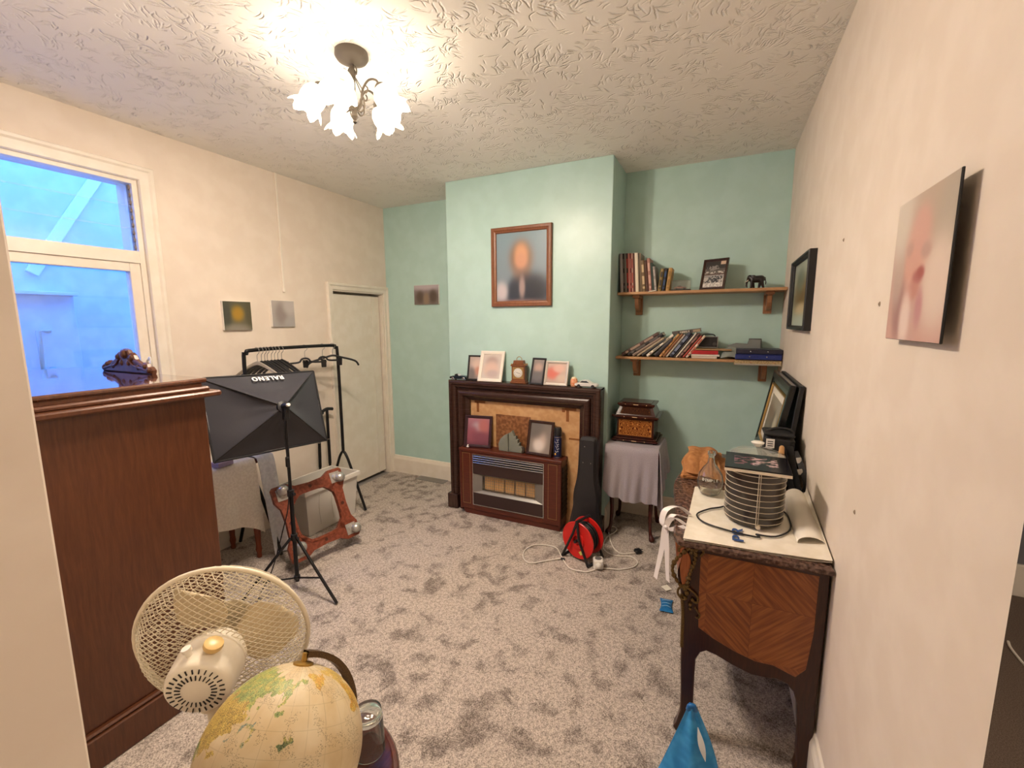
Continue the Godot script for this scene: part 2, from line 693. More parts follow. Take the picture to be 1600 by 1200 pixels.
func artex() -> StandardMaterial3D:
	# combed swirls: fans of short curved ridges
	var s := 2048
	var r := RandomNumberGenerator.new()
	r.seed = 41
	var h := PackedByteArray()
	h.resize(s * s)
	h.fill(60)
	var dirs := noise(91, 0.0016, 2)
	for k in 5200:
		var x := r.randf() * s
		var y := r.randf() * s
		var a := dirs.get_noise_2d(x, y) * 7.0 + r.randf_range(-0.9, 0.9)
		var bend := r.randf_range(-0.04, 0.04)
		var lines := r.randi_range(1, 4)
		var l := r.randi_range(14, 46)
		var amp := r.randf_range(30.0, 190.0)
		for j in lines:
			var off := (j - lines * 0.5) * r.randf_range(5.0, 10.0)
			var px := x - sin(a) * off + r.randf_range(-9, 9)
			var py := y + cos(a) * off + r.randf_range(-6, 6)
			var t := a + r.randf_range(-0.12, 0.12)
			var wd := r.randf_range(1.2, 2.6)
			for i in l:
				px += cos(t)
				py += sin(t)
				t += bend + r.randf_range(-0.16, 0.16)
				var fade := sin(PI * (i + 1.0) / (l + 1.0))
				var rr := int(ceil(wd))
				for dy in range(-rr, rr + 1):
					for dx in range(-rr, rr + 1):
						var q := 1.0 - (dx * dx + dy * dy) / (wd * wd + 0.5)
						if q > 0.0:
							var ix := (int(px) + dx) & 2047
							var iy := (int(py) + dy) & 2047
							var v := int(60.0 + amp * fade * q)
							if v > h[iy * s + ix]:
								h[iy * s + ix] = v
	var m := plain("f3efe8", 0.85)
	m.heightmap_enabled = true
	m.heightmap_texture = ImageTexture.create_from_image(Image.create_from_data(s, s, false, Image.FORMAT_R8, h))
	m.heightmap_scale = 1.1
	return m

func window_and_door() -> void:
	# window: sash light below, louvred light above, architrave round
	var w := Node3D.new()
	w.name = "window_1"
	w.set_meta("kind", "structure")
	w.set_meta("label", "white painted window with glass louvres above and one pane below")
	add_child(w)
	var zc := (-1.50 - 0.42) / 2
	var zw := 1.08
	var xf := Transform3D(Basis(Vector3(0, 0, -1), Vector3.UP, Vector3(1, 0, 0)), Vector3(LEFT, 1.70, zc))
	var st := mb()
	moulding(st, zw + 0.15, 1.405 + 0.15, [Vector2(0, 0), Vector2(0, 0.012), Vector2(0.006, 0.022), Vector2(0.02, 0.022), Vector2(0.03, 0.014), Vector2(0.075, 0.014), Vector2(0.08, 0.006), Vector2(0.08, -0.02)], xf)
	obj("architrave", st, mat.gloss, w)
	st = mb()
	var xa := LEFT - 0.10
	var xb := LEFT - 0.012
	bx(st, xa, 1.0, -1.50, xb, 2.405, -1.469)
	bx(st, xa, 1.0, -0.445, xb, 2.405, -0.42)
	bx(st, xa, 2.375, -1.4692, xb, 2.405, -0.4448)
	bx(st, xa, 1.0, -1.4692, xb, 1.03, -0.4448)
	bx(st, xa, 1.928, -1.4692, xb, 1.997, -0.4448)
	obj("window_frame", st, mat.gloss, w)
	st = mb()
	bx(st, xa - 0.03, 0.97, -1.54, LEFT + 0.02, 1.0, -0.38, 0.006)
	obj("window_sill", st, mat.gloss, w)
	st = mb()
	var y0 := 1.035
	var y1 := 1.93
	bx(st, xa + 0.02, y0, -1.472, xb - 0.012, y1, -1.418, 0.003)
	bx(st, xa + 0.02, y0, -0.502, xb - 0.012, y1, -0.448, 0.003)
	bx(st, xa + 0.02, y1 - 0.052, -1.418, xb - 0.012, y1, -0.502, 0.003)
	bx(st, xa + 0.02, y0, -1.418, xb - 0.012, y0 + 0.07, -0.502, 0.003)
	var sash := obj("sash", st, mat.gloss, w)
	st = mb()
	bx(st, xa + 0.042, y0 + 0.07, -1.418, xa + 0.046, y1 - 0.052, -0.502, 0)
	obj("pane", st, mat.glass, sash)
	st = mb()
	tube(st, curve([Vector3(xb, 1.36, -1.45), Vector3(xb + 0.02, 1.375, -1.45), Vector3(xb + 0.024, 1.345, -1.45), Vector3(xb + 0.01, 1.30, -1.45), Vector3(xb + 0.02, 1.27, -1.45)]), 0.006, 6)
	obj("catch", st, mat.white, sash)
	# louvres: three blades of glass held in clips
	for k in 3:
		st = mb()
		var yy := 2.00 + k * 0.127
		box(st, Vector3(xa + 0.045, yy + 0.066, (-1.468 - 0.452) / 2), Vector3(0.006, 0.140, 1.016), 0.001, Basis(Vector3(0, 0, 1), 0.15))
		obj("louvre_slat", st, mat.glass, w)
	for zz in [-1.471, -0.449]:
		st = mb()
		bx(st, xa + 0.03, 1.996, zz - 0.004, xa + 0.062, 2.374, zz + 0.004, 0.001)
		for k in 9:
			box(st, Vector3(xa + 0.058, 2.02 + k * 0.042, zz + (0.006 if zz < -1 else -0.006)), Vector3(0.016, 0.022, 0.008), 0.002, Basis(Vector3(0, 0, 1), 0.3))
		obj("louvre_channel", st, mottled("6d5c4d", "a89a88", 0.08, 0.6, 0.1, 8), w)
	# cupboard-height door by the corner
	var d := Node3D.new()
	d.name = "door_1"
	d.set_meta("kind", "structure")
	d.set_meta("label", "low flush cream door in the corner beside the left alcove")
	add_child(d)
	st = mb()
	var dz := (-2.87 - 3.515) / 2
	moulding(st, 0.645 + 0.13, 1.865 + 0.065, [Vector2(0, 0), Vector2(0, 0.012), Vector2(0.008, 0.024), Vector2(0.022, 0.024), Vector2(0.034, 0.014), Vector2(0.06, 0.012), Vector2(0.065, 0.008), Vector2(0.065, 0)], Transform3D(Basis(Vector3(0, 0, -1), Vector3.UP, Vector3(1, 0, 0)), Vector3(LEFT, 0, dz)), 3)
	obj("architrave", st, mat.gloss, d)
	st = mb()
	bx(st, LEFT - 0.14, 0, -2.878, LEFT, 1.865, -2.868, 0)
	bx(st, LEFT - 0.14, 0, -3.517, LEFT, 1.865, -3.505, 0)
	bx(st, LEFT - 0.14, 1.855, -3.517, LEFT, 1.867, -2.868, 0)
	obj("door_frame", st, mat.gloss, d)
	st = mb()
	box(st, Vector3(LEFT - 0.055, 0.932, dz + 0.0), Vector3(0.035, 1.80, 0.605), 0.003, Basis(Vector3(0, 1, 0), 0.02))
	obj("door_panel", st, mat.gloss, d)
	st = mb()
	bx(st, LEFT - 0.038, 0.03, dz - 0.20, LEFT - 0.034, 1.83, dz - 0.196, 0)
	obj("door_edge", st, mat.gloss, d)
	# cable trunking that drops down the wall
	st = mb()
	bx(st, LEFT, 1.835, -2.399, LEFT + 0.012, TOP, -2.384, 0.003)
	var ct := obj("cable_trunking", st, mat.gloss)
	tag(ct, "thin white cable trunking running down the window wall from the ceiling", "trunking")
	st = mb()
	lathe(st, [Vector2(0.0, -0.018), Vector2(0.010, -0.014), Vector2(0.011, 0), Vector2(0.008, 0.012)], 10, Transform3D(Basis(), Vector3(LEFT + 0.008, 1.83, -2.391)))
	obj("end_cap", st, mat.gloss, ct)

func yard() -> void:
	# what stands outside the window: pale walls of a narrow yard, open to the sky
	var pale := mottled("a3c1d2", "afcbd9", 0.03, 0.9, 1.5, 17, 0.1)
	var st := mb()
	bx(st, -4.9, -0.3, -4.5, -4.7, 2.9, 2.0, 0)
	struct("wall_yard", st, pale, null, "pale rendered wall across the yard outside the window")
	st = mb()
	bx(st, -4.7, -0.3, -1.685, -4.58, 1.79, 1.9, 0.004)
	bx(st, -4.7, 1.79, -1.685, -4.50, 1.815, 1.9, 0.003)
	struct("wall_yard_plinth", st, pale, null, "pale raised lower part of the yard wall with a ledge")
	st = mb()
	bx(st, -4.9, -0.3, -4.7, LEFT - 0.25, 2.9, -4.5, 0)
	struct("wall_yard_end", st, pale, null, "pale end wall of the yard")
	st = mb()
	bx(st, -4.9, -0.3, 1.9, LEFT - 0.25, 2.9, 2.1, 0)
	struct("wall_yard_near", st, pale, null, "pale near end wall of the yard")
	st = mb()
	bx(st, -4.9, -0.5, -4.7, LEFT - 0.25, -0.3, 2.1, 0)
	struct("floor_yard", st, plain("8e9298", 0.9), null, "concrete floor of the yard")
	st = mb()
	box(st, Vector3(-4.685, 2.45, -1.79), Vector3(0.03, 0.075, 1.15), 0.004, Basis(Vector3(1, 0, 0), deg_to_rad(60)))
	tag(obj("barge_board", st, plain("cfdde6", 0.6)), "pale sloping board on the yard wall seen through the louvres", "board")
	st = mb()
	tube(st, [Vector3(-4.58, 1.525, -1.50), Vector3(-4.53, 1.525, -1.50), Vector3(-4.53, 1.525, -1.44), Vector3(-4.53, 1.24, -1.44), Vector3(-4.53, 1.24, -1.50), Vector3(-4.58, 1.24, -1.50)], 0.016, 8)
	tag(obj("wall_bracket", st, plain("7fa9ad", 0.6)), "grey green metal bracket on the yard wall behind the lower pane", "bracket")

func hall() -> void:
	var st := mb()
	bx(st, RIGHT, -0.12, FAR - 0.2, 2.4, 0, 1.7, 0)
	struct("floor_hall", st, mottled("5a4e48", "7a6c62", 0.25, 1.0, 0.4, 23, 0.08), null, "dark brown hall carpet past the right-hand wall")
	st = mb()
	bx(st, 2.2, 0, FAR - 0.2, 2.4, TOP, 1.7, 0)
	struct("wall_hall", st, mat.cream, null, "cream wall along the hall")
	st = mb()
	bx(st, 0.5, 0, -3.6, 2.2, TOP, -3.38, 0)
	struct("wall_hall_end", st, plain("6f7078", 0.8), null, "grey end wall of the hall")
	st = mb()
	bx(st, 0.5, 0, -3.38, 2.2, 0.19, -3.355, 0.004)
	struct("baseboard_hall", st, mat.white, null, "white skirting board at the end of the hall")
	st = mb()
	bx(st, -0.8, 0, 1.5, 2.4, TOP, 1.7, 0)
	struct("wall_hall_near", st, mat.cream, null, "cream wall behind the doorway")
	st = mb()
	tube(st, curve([Vector3(1.36, 0.005, -2.83), Vector3(1.348, 0.005, -2.785), Vector3(1.342, 0.005, -2.71), Vector3(1.345, 0.005, -2.64), Vector3(1.38, 0.005, -2.55), Vector3(1.5, 0.005, -2.5)]), 0.006, 6)
	tag(obj("floor_cable", st, mat.white), "white cable lying on the dark hall carpet", "cable")
	# the hall's own pendant, overhead behind the doorway
	var t := thing("pendant_lamp", "small round opal pendant lamp hanging in the hall", "ceiling light", Vector3(1.2, TOP, -0.70))
	st = mb()
	lathe(st, [Vector2(0, 0), Vector2(0.05, 0), Vector2(0.045, -0.02), Vector2(0.006, -0.025), Vector2(0.006, -0.25), Vector2(0.02, -0.27), Vector2(0.02, -0.29)], 16)
	obj("flex", st, mat.white, t)
	st = mb()
	ball(st, Vector3(0, -0.37, 0), Vector3(0.085, 0.085, 0.085), 20)
	var gm := plain("fff4e4", 0.5)
	gm.emission_enabled = true
	gm.emission = Color(1.0, 0.93, 0.80)
	gm.emission_energy_multiplier = 2.0
	obj("lamp_globe", st, gm, t)
	var l := OmniLight3D.new()
	l.name = "pendant_light"
	t.add_child(l)
	l.position = Vector3(0, -0.37, 0)
	l.light_color = Color(1.0, 0.925, 0.845)
	l.light_energy = 0.55
	l.light_size = 0.08
	l.omni_range = 12.0
	l.omni_attenuation = 2.0
	l.shadow_enabled = true

# ---------------------------------------------------------------- ceiling light
func chandelier(at: Vector3) -> void:
	var t := thing("chandelier", "five-arm ceiling light with glowing tulip glass shades and grey scrolled arms", "ceiling light", at)
	var m := plain("5d554b", 0.5, 0.2)
	var st := mb()
	lathe(st, [Vector2(0, 0), Vector2(0.066, 0), Vector2(0.068, -0.018), Vector2(0.060, -0.030), Vector2(0.030, -0.042), Vector2(0.014, -0.046), Vector2(0, -0.048)], 28)
	obj("ceiling_rose", st, m, t)
	st = mb()
	lathe(st, [Vector2(0.008, -0.045), Vector2(0.008, -0.06), Vector2(0.016, -0.075), Vector2(0.010, -0.10), Vector2(0.009, -0.16), Vector2(0.014, -0.19), Vector2(0.018, -0.215), Vector2(0.012, -0.235), Vector2(0.016, -0.25), Vector2(0.006, -0.265), Vector2(0.009, -0.272), Vector2(0, -0.28)], 14)
	for k in 2:
		var s := -1.0 if k == 0 else 1.0
		tube(st, curve([Vector3(0, -0.055, 0), Vector3(s * 0.018, -0.058, 0), Vector3(s * 0.024, -0.075, 0), Vector3(s * 0.020, -0.090, 0)]), 0.003, 6)
	obj("stem", st, m, t)
	var glow := plain("fff3df", 0.5)
	glow.emission_enabled = true
	glow.emission = Color(1.0, 0.93, 0.80)
	glow.emission_energy_multiplier = 1.5
	for k in 5:
		var a := deg_to_rad(63.0 + 72.0 * k)
		var d := Vector3(cos(a), 0, sin(a))
		var P := func(r: float, y: float) -> Vector3: return d * r + Vector3(0, y, 0)
		st = mb()
		tube(st, curve([P.call(0.008, -0.23), P.call(0.035, -0.195), P.call(0.045, -0.15), P.call(0.075, -0.118), P.call(0.110, -0.122), P.call(0.128, -0.150)]), 0.0045, 8)
		tube(st, curve([P.call(0.012, -0.215), P.call(0.030, -0.235), P.call(0.05, -0.22), P.call(0.048, -0.19), P.call(0.034, -0.185), P.call(0.03, -0.20)]), 0.0032, 6)
		tube(st, curve([P.call(0.045, -0.15), P.call(0.06, -0.165), P.call(0.07, -0.15), P.call(0.062, -0.138)]), 0.003, 6)
		tube(st, [P.call(0.008, -0.09), P.call(0.045, -0.15)], 0.0022, 5)
		obj("arm", st, m, t)
		var tilt := Basis(Vector3.UP.cross(d).normalized(), deg_to_rad(-32.0))
		var sx := Transform3D(tilt, P.call(0.126, -0.148))
		st = mb()
		lathe(st, [Vector2(0.0, 0.012), Vector2(0.012, 0.010), Vector2(0.022, 0.0), Vector2(0.024, -0.014), Vector2(0.018, -0.016)], 16, sx)
		obj("shade_cap", st, m, t)
		# tulip shade with a frilled lip
		st = mb()
		var rows := [[0.020, -0.010], [0.038, -0.022], [0.049, -0.045], [0.050, -0.068], [0.046, -0.085], [0.052, -0.102], [0.066, -0.118]]
		smooth(st)
		var nn := 30
		for i in rows.size() - 1:
			for j in nn:
				var v := []
				for q in [[i, j], [i, j + 1], [i + 1, j + 1], [i + 1, j]]:
					var th: float = TAU * q[1] / nn
					var f: float = pow(float(q[0]) / (rows.size() - 1), 3.0)
					var rr: float = rows[q[0]][0] * (1.0 + 0.10 * f * cos(th * 6))
					var yy: float = rows[q[0]][1] - 0.013 * f * cos(th * 6)
					v.append(sx * Vector3(cos(th) * rr, yy, sin(th) * rr))
				quad(st, v[0], v[1], v[2], v[3], (v[0] + v[2]) * 0.5 - sx * Vector3(0, (rows[i][1] + rows[i + 1][1]) * 0.5 + 0.0, 0))
		obj("lamp_shade", st, glow, t)
		# what the frosted glass passes all round, and what leaves by the open mouth
		var l := OmniLight3D.new()
		l.name = "bulb_light_%d" % k
		t.add_child(l)
		l.position = sx * Vector3(0, -0.062, 0)
		l.light_color = Color(1.0, 0.925, 0.845)
		l.light_energy = 0.03
		l.light_size = 0.045
		l.omni_range = 12.0
		l.omni_attenuation = 2.0
		l.shadow_enabled = true
		var p := SpotLight3D.new()
		p.name = "mouth_light_%d" % k
		t.add_child(p)
		p.transform = sx * Transform3D(Basis(Vector3(1, 0, 0), -PI / 2), Vector3(0, -0.075, 0))
		p.light_color = Color(1.0, 0.925, 0.845)
		p.light_energy = 0.42
		p.light_size = 0.035
		p.spot_angle = 86.0
		p.spot_angle_attenuation = 0.6
		p.spot_range = 12.0
		p.spot_attenuation = 2.0
		p.shadow_enabled = true

# ---------------------------------------------------------------- furniture
func cabinet() -> void:
	var t := thing("cabinet", "tall red-brown wooden cabinet with a moulded top and carved crest, beside the window", "cabinet", Vector3(-2.515, 0, -0.685))
	var st := mb()
	bx(st, -0.555, 0.14, -0.405, 0.57, 1.275, 0.42, 0.004)
	obj("body", st, mat.cab, t)
	st = mb()
	bx(st, -0.57, 0, -0.435, 0.60, 0.125, 0.425, 0.004)
	bx(st, -0.565, 0.125, -0.425, 0.59, 0.14, 0.423, 0.006)
	obj("plinth", st, mat.cab, t)
	st = mb()
	bx(st, -0.57, 1.275, -0.45, 0.615, 1.298, 0.43, 0.006)
	bx(st, -0.56, 1.296, -0.425, 0.58, 1.315, 0.425, 0.006)
	bx(st, -0.555, 1.312, -0.405, 0.56, 1.333, 0.42, 0.004)
	obj("cornice", st, mat.cab, t)
	st = mb()
	bx(st, -0.57, 1.331, -0.425, 0.566, 1.350, 0.43, 0.006)
	obj("top", st, mat.cabtop, t)
	# carved crest at the back of the top
	st = mb()
	var half := [Vector2(0.215, 0), Vector2(0.222, 0.018), Vector2(0.205, 0.034), Vector2(0.186, 0.030), Vector2(0.178, 0.046), Vector2(0.155, 0.052), Vector2(0.142, 0.040), Vector2(0.115, 0.052), Vector2(0.085, 0.064), Vector2(0.075, 0.082), Vector2(0.055, 0.094), Vector2(0.042, 0.088), Vector2(0.030, 0.106), Vector2(0.0, 0.112)]
	var poly := half.duplicate()
	for i in range(half.size() - 2, -1, -1):
		poly.append(Vector2(-half[i].x, half[i].y))
	extr(st, poly, -0.012, 0.012, 0.005, Transform3D(Basis(), Vector3(0, 1.35, -0.40)))
	for s in [-1, 1]:
		for q in [[0.195, 0.018, 0.014], [0.165, 0.034, 0.013], [0.06, 0.070, 0.016], [0.03, 0.045, 0.015], [0.11, 0.028, 0.014]]:
			ball(st, Vector3(s * q[0], 1.35 + q[1], -0.390), Vector3(q[2], q[2], 0.010), 10)
		tube(st, curve([Vector3(s * 0.20, 1.362, -0.386), Vector3(s * 0.14, 1.375, -0.386), Vector3(s * 0.08, 1.385, -0.386), Vector3(s * 0.04, 1.415, -0.386)]), 0.006, 6)
	ball(st, Vector3(0, 1.35 + 0.085, -0.388), Vector3(0.024, 0.022, 0.014), 12)
	obj("crest", st, mat.cab, t)

func mantel() -> void:
	var t := thing("fireplace_surround", "dark wooden fireplace surround with a heavy rounded moulding on the chimney breast", "fireplace", Vector3(-1.391, 0, BREAST))
	var st := mb()
	var prof := [Vector2(0, 0), Vector2(0, 0.095)]
	for k in 7:
		var a := PI * 0.5 * k / 6
		prof.append(Vector2(0.012 - 0.012 * cos(a), 0.095 + 0.022 * sin(a)))
	prof.append_array([Vector2(0.030, 0.117), Vector2(0.034, 0.108)])
	for k in 6:
		var a := PI * 0.5 * k / 5
		prof.append(Vector2(0.036 + 0.030 * sin(a), 0.078 + 0.028 * cos(a)))
	prof.append(Vector2(0.074, 0.078))
	for k in 9:
		var a := PI * k / 8
		prof.append(Vector2(0.104 - 0.028 * cos(a), 0.080 + 0.026 * sin(a)))
	prof.append_array([Vector2(0.138, 0.070), Vector2(0.166, 0.052), Vector2(0.168, 0.0)])
	moulding(st, 1.278, 1.106, prof, Transform3D(), 3)
	obj("frame", st, mat.dark, t)
	st = mb()
	bx(st, -0.639, 1.09, 0, 0.639, 1.107, 0.108, 0.003)
	obj("shelf", st, mat.dark, t)
	for s in [-1, 1]:
		st = mb()
		bx(st, s * 0.665, 0, 0, s * 0.565, 0.128, 0.125, 0.006)
		obj("plinth_block", st, mat.darkv, t)
	st = mb()
	bx(st, -0.48, 0, 0.002, 0.48, 0.945, 0.030, 0)
	obj("back_panel", st, mottled("c09362", "cda374", 0.03, 0.7, 0.6, 51), t)
	st = mb()
	bx(st, -0.235, 0.50, 0.030, 0.070, 0.838, 0.037, 0.002)
	var pm := mottled("74492c", "9c6c46", 0.045, 0.4, 0.5, 53)
	obj("marbled_panel", st, pm, t)
	for q in [[-0.385, 0.925, 0.10, 0.02], [-0.405, 0.885, 0.022, 0.09], [0.395, 0.925, 0.09, 0.02], [0.372, 0.875, 0.022, 0.09], [0.34, 0.915, 0.024, 0.03], [0.43, 0.70, 0.09, 0.014]]:
		st = mb()
		box(st, Vector3(q[0], q[1], 0.031), Vector3(q[2], q[3], 0.003), 0.0005)
		obj("tape_strip", st, plain("8a5426", 0.5), t)

func gas_fire() -> void:
	var t := thing("gas_fire", "teak-cased gas fire with a silver grille standing in the fireplace", "heater", Vector3(-1.459, 0, -2.98))
	var st := mb()
	var w := 0.441
	bx(st, -w, 0.045, -0.165, -0.313, 0.555, -0.004, 0.004)
	bx(st, 0.298, 0.045, -0.165, w, 0.555, -0.004, 0.004)
	bx(st, -0.315, 0.045, -0.165, 0.30, 0.195, -0.004, 0.001)
	bx(st, -0.315, 0.355, -0.165, 0.30, 0.555, -0.004, 0.001)
	bx(st, -w - 0.004, 0.535, -0.165, w + 0.004, 0.560, 0.006, 0.004)
	bx(st, -w, 0.045, -0.02, -w + 0.02, 0.54, 0.002, 0.003)
	bx(st, w - 0.02, 0.045, -0.02, w, 0.54, 0.002, 0.003)
	obj("case", st, mat.teak, t)
	st = mb()
	extr(st, [Vector2(-0.40, 0), Vector2(0.43, 0), Vector2(0.438, 0.045), Vector2(-0.425, 0.045)], -0.15, -0.012, 0.004)
	obj("base", st, mat.teak, t)
	st = mb()
	bx(st, w, 0.10, -0.145, w + 0.003, 0.50, -0.02, 0.001)
	for k in 9:
		box(st, Vector3(w + 0.003, 0.14 + k * 0.04, -0.082), Vector3(0.006, 0.012, 0.11), 0.001)
	obj("side_vent", st, mat.black, t)
	var inlay := plain("a08055", 0.4, 0.5)
	for q in [[-0.416, -0.343], [0.335, 0.407]]:
		st = mb()
		moulding(st, q[1] - q[0], 0.43, [Vector2(0, 0), Vector2(0.0005, 0.0015), Vector2(0.003, 0.0015), Vector2(0.0035, 0)], Transform3D(Basis(), Vector3((q[0] + q[1]) * 0.5, 0.306, -0.0045)))
		obj("inlay_line", st, inlay, t)
	var xa := -0.319
	var xb := 0.304
	st = mb()
	moulding(st, xb - xa, 0.431, [Vector2(0, 0), Vector2(0, 0.008), Vector2(0.006, 0.008), Vector2(0.006, 0)], Transform3D(Basis(), Vector3((xa + xb) / 2, 0.3045, -0.005)))
	obj("surround", st, mat.chrome, t)
	var brown := plain("33211f", 0.35)
	st = mb()
	bx(st, xa + 0.006, 0.445, -0.03, xb - 0.006, 0.514, -0.003, 0)
	obj("grille_recess", st, mat.black, t)
	for k in 4:
		st = mb()
		box(st, Vector3((xa + xb) / 2, 0.505 - k * 0.018, 0.0), Vector3(xb - xa - 0.014, 0.008, 0.014), 0.002, Basis(Vector3(1, 0, 0), 0.35))
		obj("grille_slat", st, mat.chrome, t)
	for q in [[0.355, 0.442], [0.095, 0.195]]:
		st = mb()
		bx(st, xa + 0.006, q[0], -0.01, xb - 0.006, q[1], 0.001, 0.002)
		obj("front_panel", st, brown, t)
	# polished reflector round the radiants
	st = mb()
	var o := [Vector3(xa + 0.006, 0.195, 0), Vector3(xb - 0.006, 0.195, 0), Vector3(xb - 0.006, 0.355, 0), Vector3(xa + 0.006, 0.355, 0)]
	var i := [Vector3(-0.238, 0.214, -0.02), Vector3(0.224, 0.214, -0.02), Vector3(0.224, 0.338, -0.02), Vector3(-0.238, 0.338, -0.02)]
	var b := [Vector3(-0.238, 0.214, -0.07), Vector3(0.224, 0.214, -0.07), Vector3(0.224, 0.338, -0.07), Vector3(-0.238, 0.338, -0.07)]
	flat(st)
	for k in 4:
		var l := (k + 1) % 4
		quad(st, o[k], o[l], i[l], i[k], Vector3(0, 0, 1))
		quad(st, i[k], i[l], b[l], b[k], Vector3(0, 0.276, -0.04) - (i[k] + b[l]) * 0.5)
	quad(st, b[0], b[1], b[2], b[3], Vector3(0, 0, 1))
	obj("reflector", st, mat.steel, t)
	for k in 5:
		st = mb()
		var x := -0.238 + (k + 0.5) * 0.0924
		bx(st, x - 0.040, 0.216, -0.066, x + 0.040, 0.336, -0.05, 0.003)
		for j in 7:
			bx(st, x - 0.036 + j * 0.0115, 0.22, -0.05, x - 0.031 + j * 0.0115, 0.332, -0.040, 0.001)
		obj("radiant", st, plain("e9c38a", 0.9), t)
	st = mb()
	for k in 25:
		var x := -0.238 + k * 0.01925
		tube(st, [Vector3(x, 0.212, -0.012), Vector3(x, 0.340, -0.012)], 0.0011, 4)
	for k in 6:
		var y := 0.220 + k * 0.022
		tube(st, [Vector3(-0.242, y, -0.012), Vector3(0.228, y, -0.012)], 0.0011, 4)
	obj("wire_guard", st, mat.steel, t)

func commode() -> void:
	var t := thing("commode", "small bombe commode with chevron veneer, brown marble top and bronze mounts", "commode")
	var zf := -1.63
	var zb := -2.78
	var dark := wood("2b120a", "43200f", 0.3, 0.3, false, 61)
	# carcase: a bulging front towards the room, a flat side towards us
	var front := func(y: float, z: float) -> float:
		var s := sin(PI * clampf((zf - z) / (zf - zb), 0, 1))
		return -0.055 - 0.045 * exp(-pow((y - 0.66) / 0.09, 2.0)) - 0.05 * s
	var low := func(u: float) -> float: return 0.375 - 0.05 * sin(PI * u) + 0.02 * cos(TAU * 2.0 * u)
	var st := mb()
	smooth(st)
	var nz := 24
	var ny := 14
	for i in nz:
		for j in ny:
			var v := []
			for q in [[i, j], [i + 1, j], [i + 1, j + 1], [i, j + 1]]:
				var z: float = zf + (zb - zf) * q[0] / nz
				var yl: float = low.call(float(q[0]) / nz)
				var y: float = yl + (0.775 - yl) * q[1] / ny
				v.append(Vector3(front.call(y, z), y, z))
			quad(st, v[0], v[1], v[2], v[3], Vector3(-1, 0, 0))
	obj("front", st, wood("6d3313", "9a5526", 0.3, 0.3, false, 63), t)
	# the two ends with their legs cut from one outline
	var edge := [Vector2(-0.045, 0.775), Vector2(-0.070, 0.735), Vector2(-0.095, 0.69), Vector2(-0.098, 0.64), Vector2(-0.084, 0.57), Vector2(-0.077, 0.50), Vector2(-0.076, 0.42), Vector2(-0.074, 0.30), Vector2(-0.068, 0.18), Vector2(-0.066, 0.09), Vector2(-0.078, 0.035), Vector2(-0.088, 0.012), Vector2(-0.080, 0.0), Vector2(-0.045, 0.0), Vector2(-0.028, 0.03), Vector2(-0.022, 0.13), Vector2(-0.023, 0.25), Vector2(-0.022, 0.325), Vector2(-0.008, 0.358), Vector2(0.012, 0.372), Vector2(0.045, 0.366), Vector2(0.100, 0.345), Vector2(0.160, 0.330), Vector2(0.205, 0.334), Vector2(0.237, 0.342), Vector2(0.268, 0.335), Vector2(0.290, 0.312), Vector2(0.303, 0.272), Vector2(0.314, 0.16), Vector2(0.316, 0.05), Vector2(0.310, 0.012), Vector2(0.318, 0.0), Vector2(0.348, 0.0), Vector2(0.358, 0.03), Vector2(0.360, 0.12), Vector2(0.357, 0.30), Vector2(0.360, 0.55), Vector2(0.360, 0.775)]
	for q in [[zf - 0.045, zf], [zb, zb + 0.045]]:
		st = mb()
		extr(st, edge, q[0], q[1], 0.004)
		obj("end_panel", st, dark, t)
	st = mb()
	bx(st, 0.33, 0.35, zb + 0.03, 0.355, 0.775, zf - 0.03, 0)
	bx(st, -0.05, 0.40, zb + 0.03, 0.34, 0.42, zf - 0.03, 0)
	obj("back", st, dark, t)
	# chevron veneer let into the end we see
	st = mb()
	var inner := [Vector2(-0.025, 0.752), Vector2(-0.024, 0.55), Vector2(-0.019, 0.46), Vector2(0.03, 0.432), Vector2(0.10, 0.405), Vector2(0.17, 0.388), Vector2(0.225, 0.392), Vector2(0.29, 0.372), Vector2(0.318, 0.41), Vector2(0.330, 0.55), Vector2(0.330, 0.752)]
	extr(st, inner, zf - 0.002, zf + 0.0012, 0.0004)
	var vm := StandardMaterial3D.new()
	var n1 := noise(65, 0.05, 3)
	var c1 := Color("703a1a")
	var c2 := Color("a0602f")
	vm.albedo_texture = gen(512, 512, func(x: int, y: int) -> Color:
		# four quarters whose grain meets in chevrons about the middle of the panel
		var px := (x / 512.0) * 0.42 - 0.145
		var py := (y / 512.0) * 0.42 - 0.215
		var s := 1.0 if px * py > 0.0 else -1.0
		var along := (px - s * py)
		var across := (px + s * py)
		var g := 0.5 + 0.55 * n1.get_noise_2d(across * 900.0 + s * 40.0, along * 60.0) + (0.10 if s > 0 else -0.06)
		if absf(px) < 0.0012 or absf(py) < 0.0012:
			g -= 0.3
		return c1.lerp(c2, clampf(g, 0, 1)))
	vm.uv1_triplanar = true
	vm.uv1_scale = Vector3.ONE / 0.42
	vm.uv1_offset = Vector3(0.0, 0.05, 0)
	vm.roughness = 0.28
	var veneer := obj("veneer", st, vm, t)
	# marble top with a wavy front
	st = mb()
	var mp := [Vector2(0.362, -zf + -0.035)]
	mp.append(Vector2(-0.085, 1.595))
	mp.append(Vector2(-0.102, 1.600))
	for k in 20:
		var u := (k + 0.5) / 20.0
		mp.append(Vector2(-0.108 - 0.055 * sin(PI * u) - 0.008 * cos(TAU * 2 * u), 1.60 + u * 1.21))
	mp.append(Vector2(-0.10, 2.81))
	mp.append(Vector2(0.362, 2.81))
	mp[0] = Vector2(0.362, 1.595)
	var lie := Basis(Vector3(1, 0, 0), Vector3(0, 0, -1), Vector3(0, 1, 0))
	extr(st, mp, 0.775, 0.800, 0.006, Transform3D(lie, Vector3.ZERO))
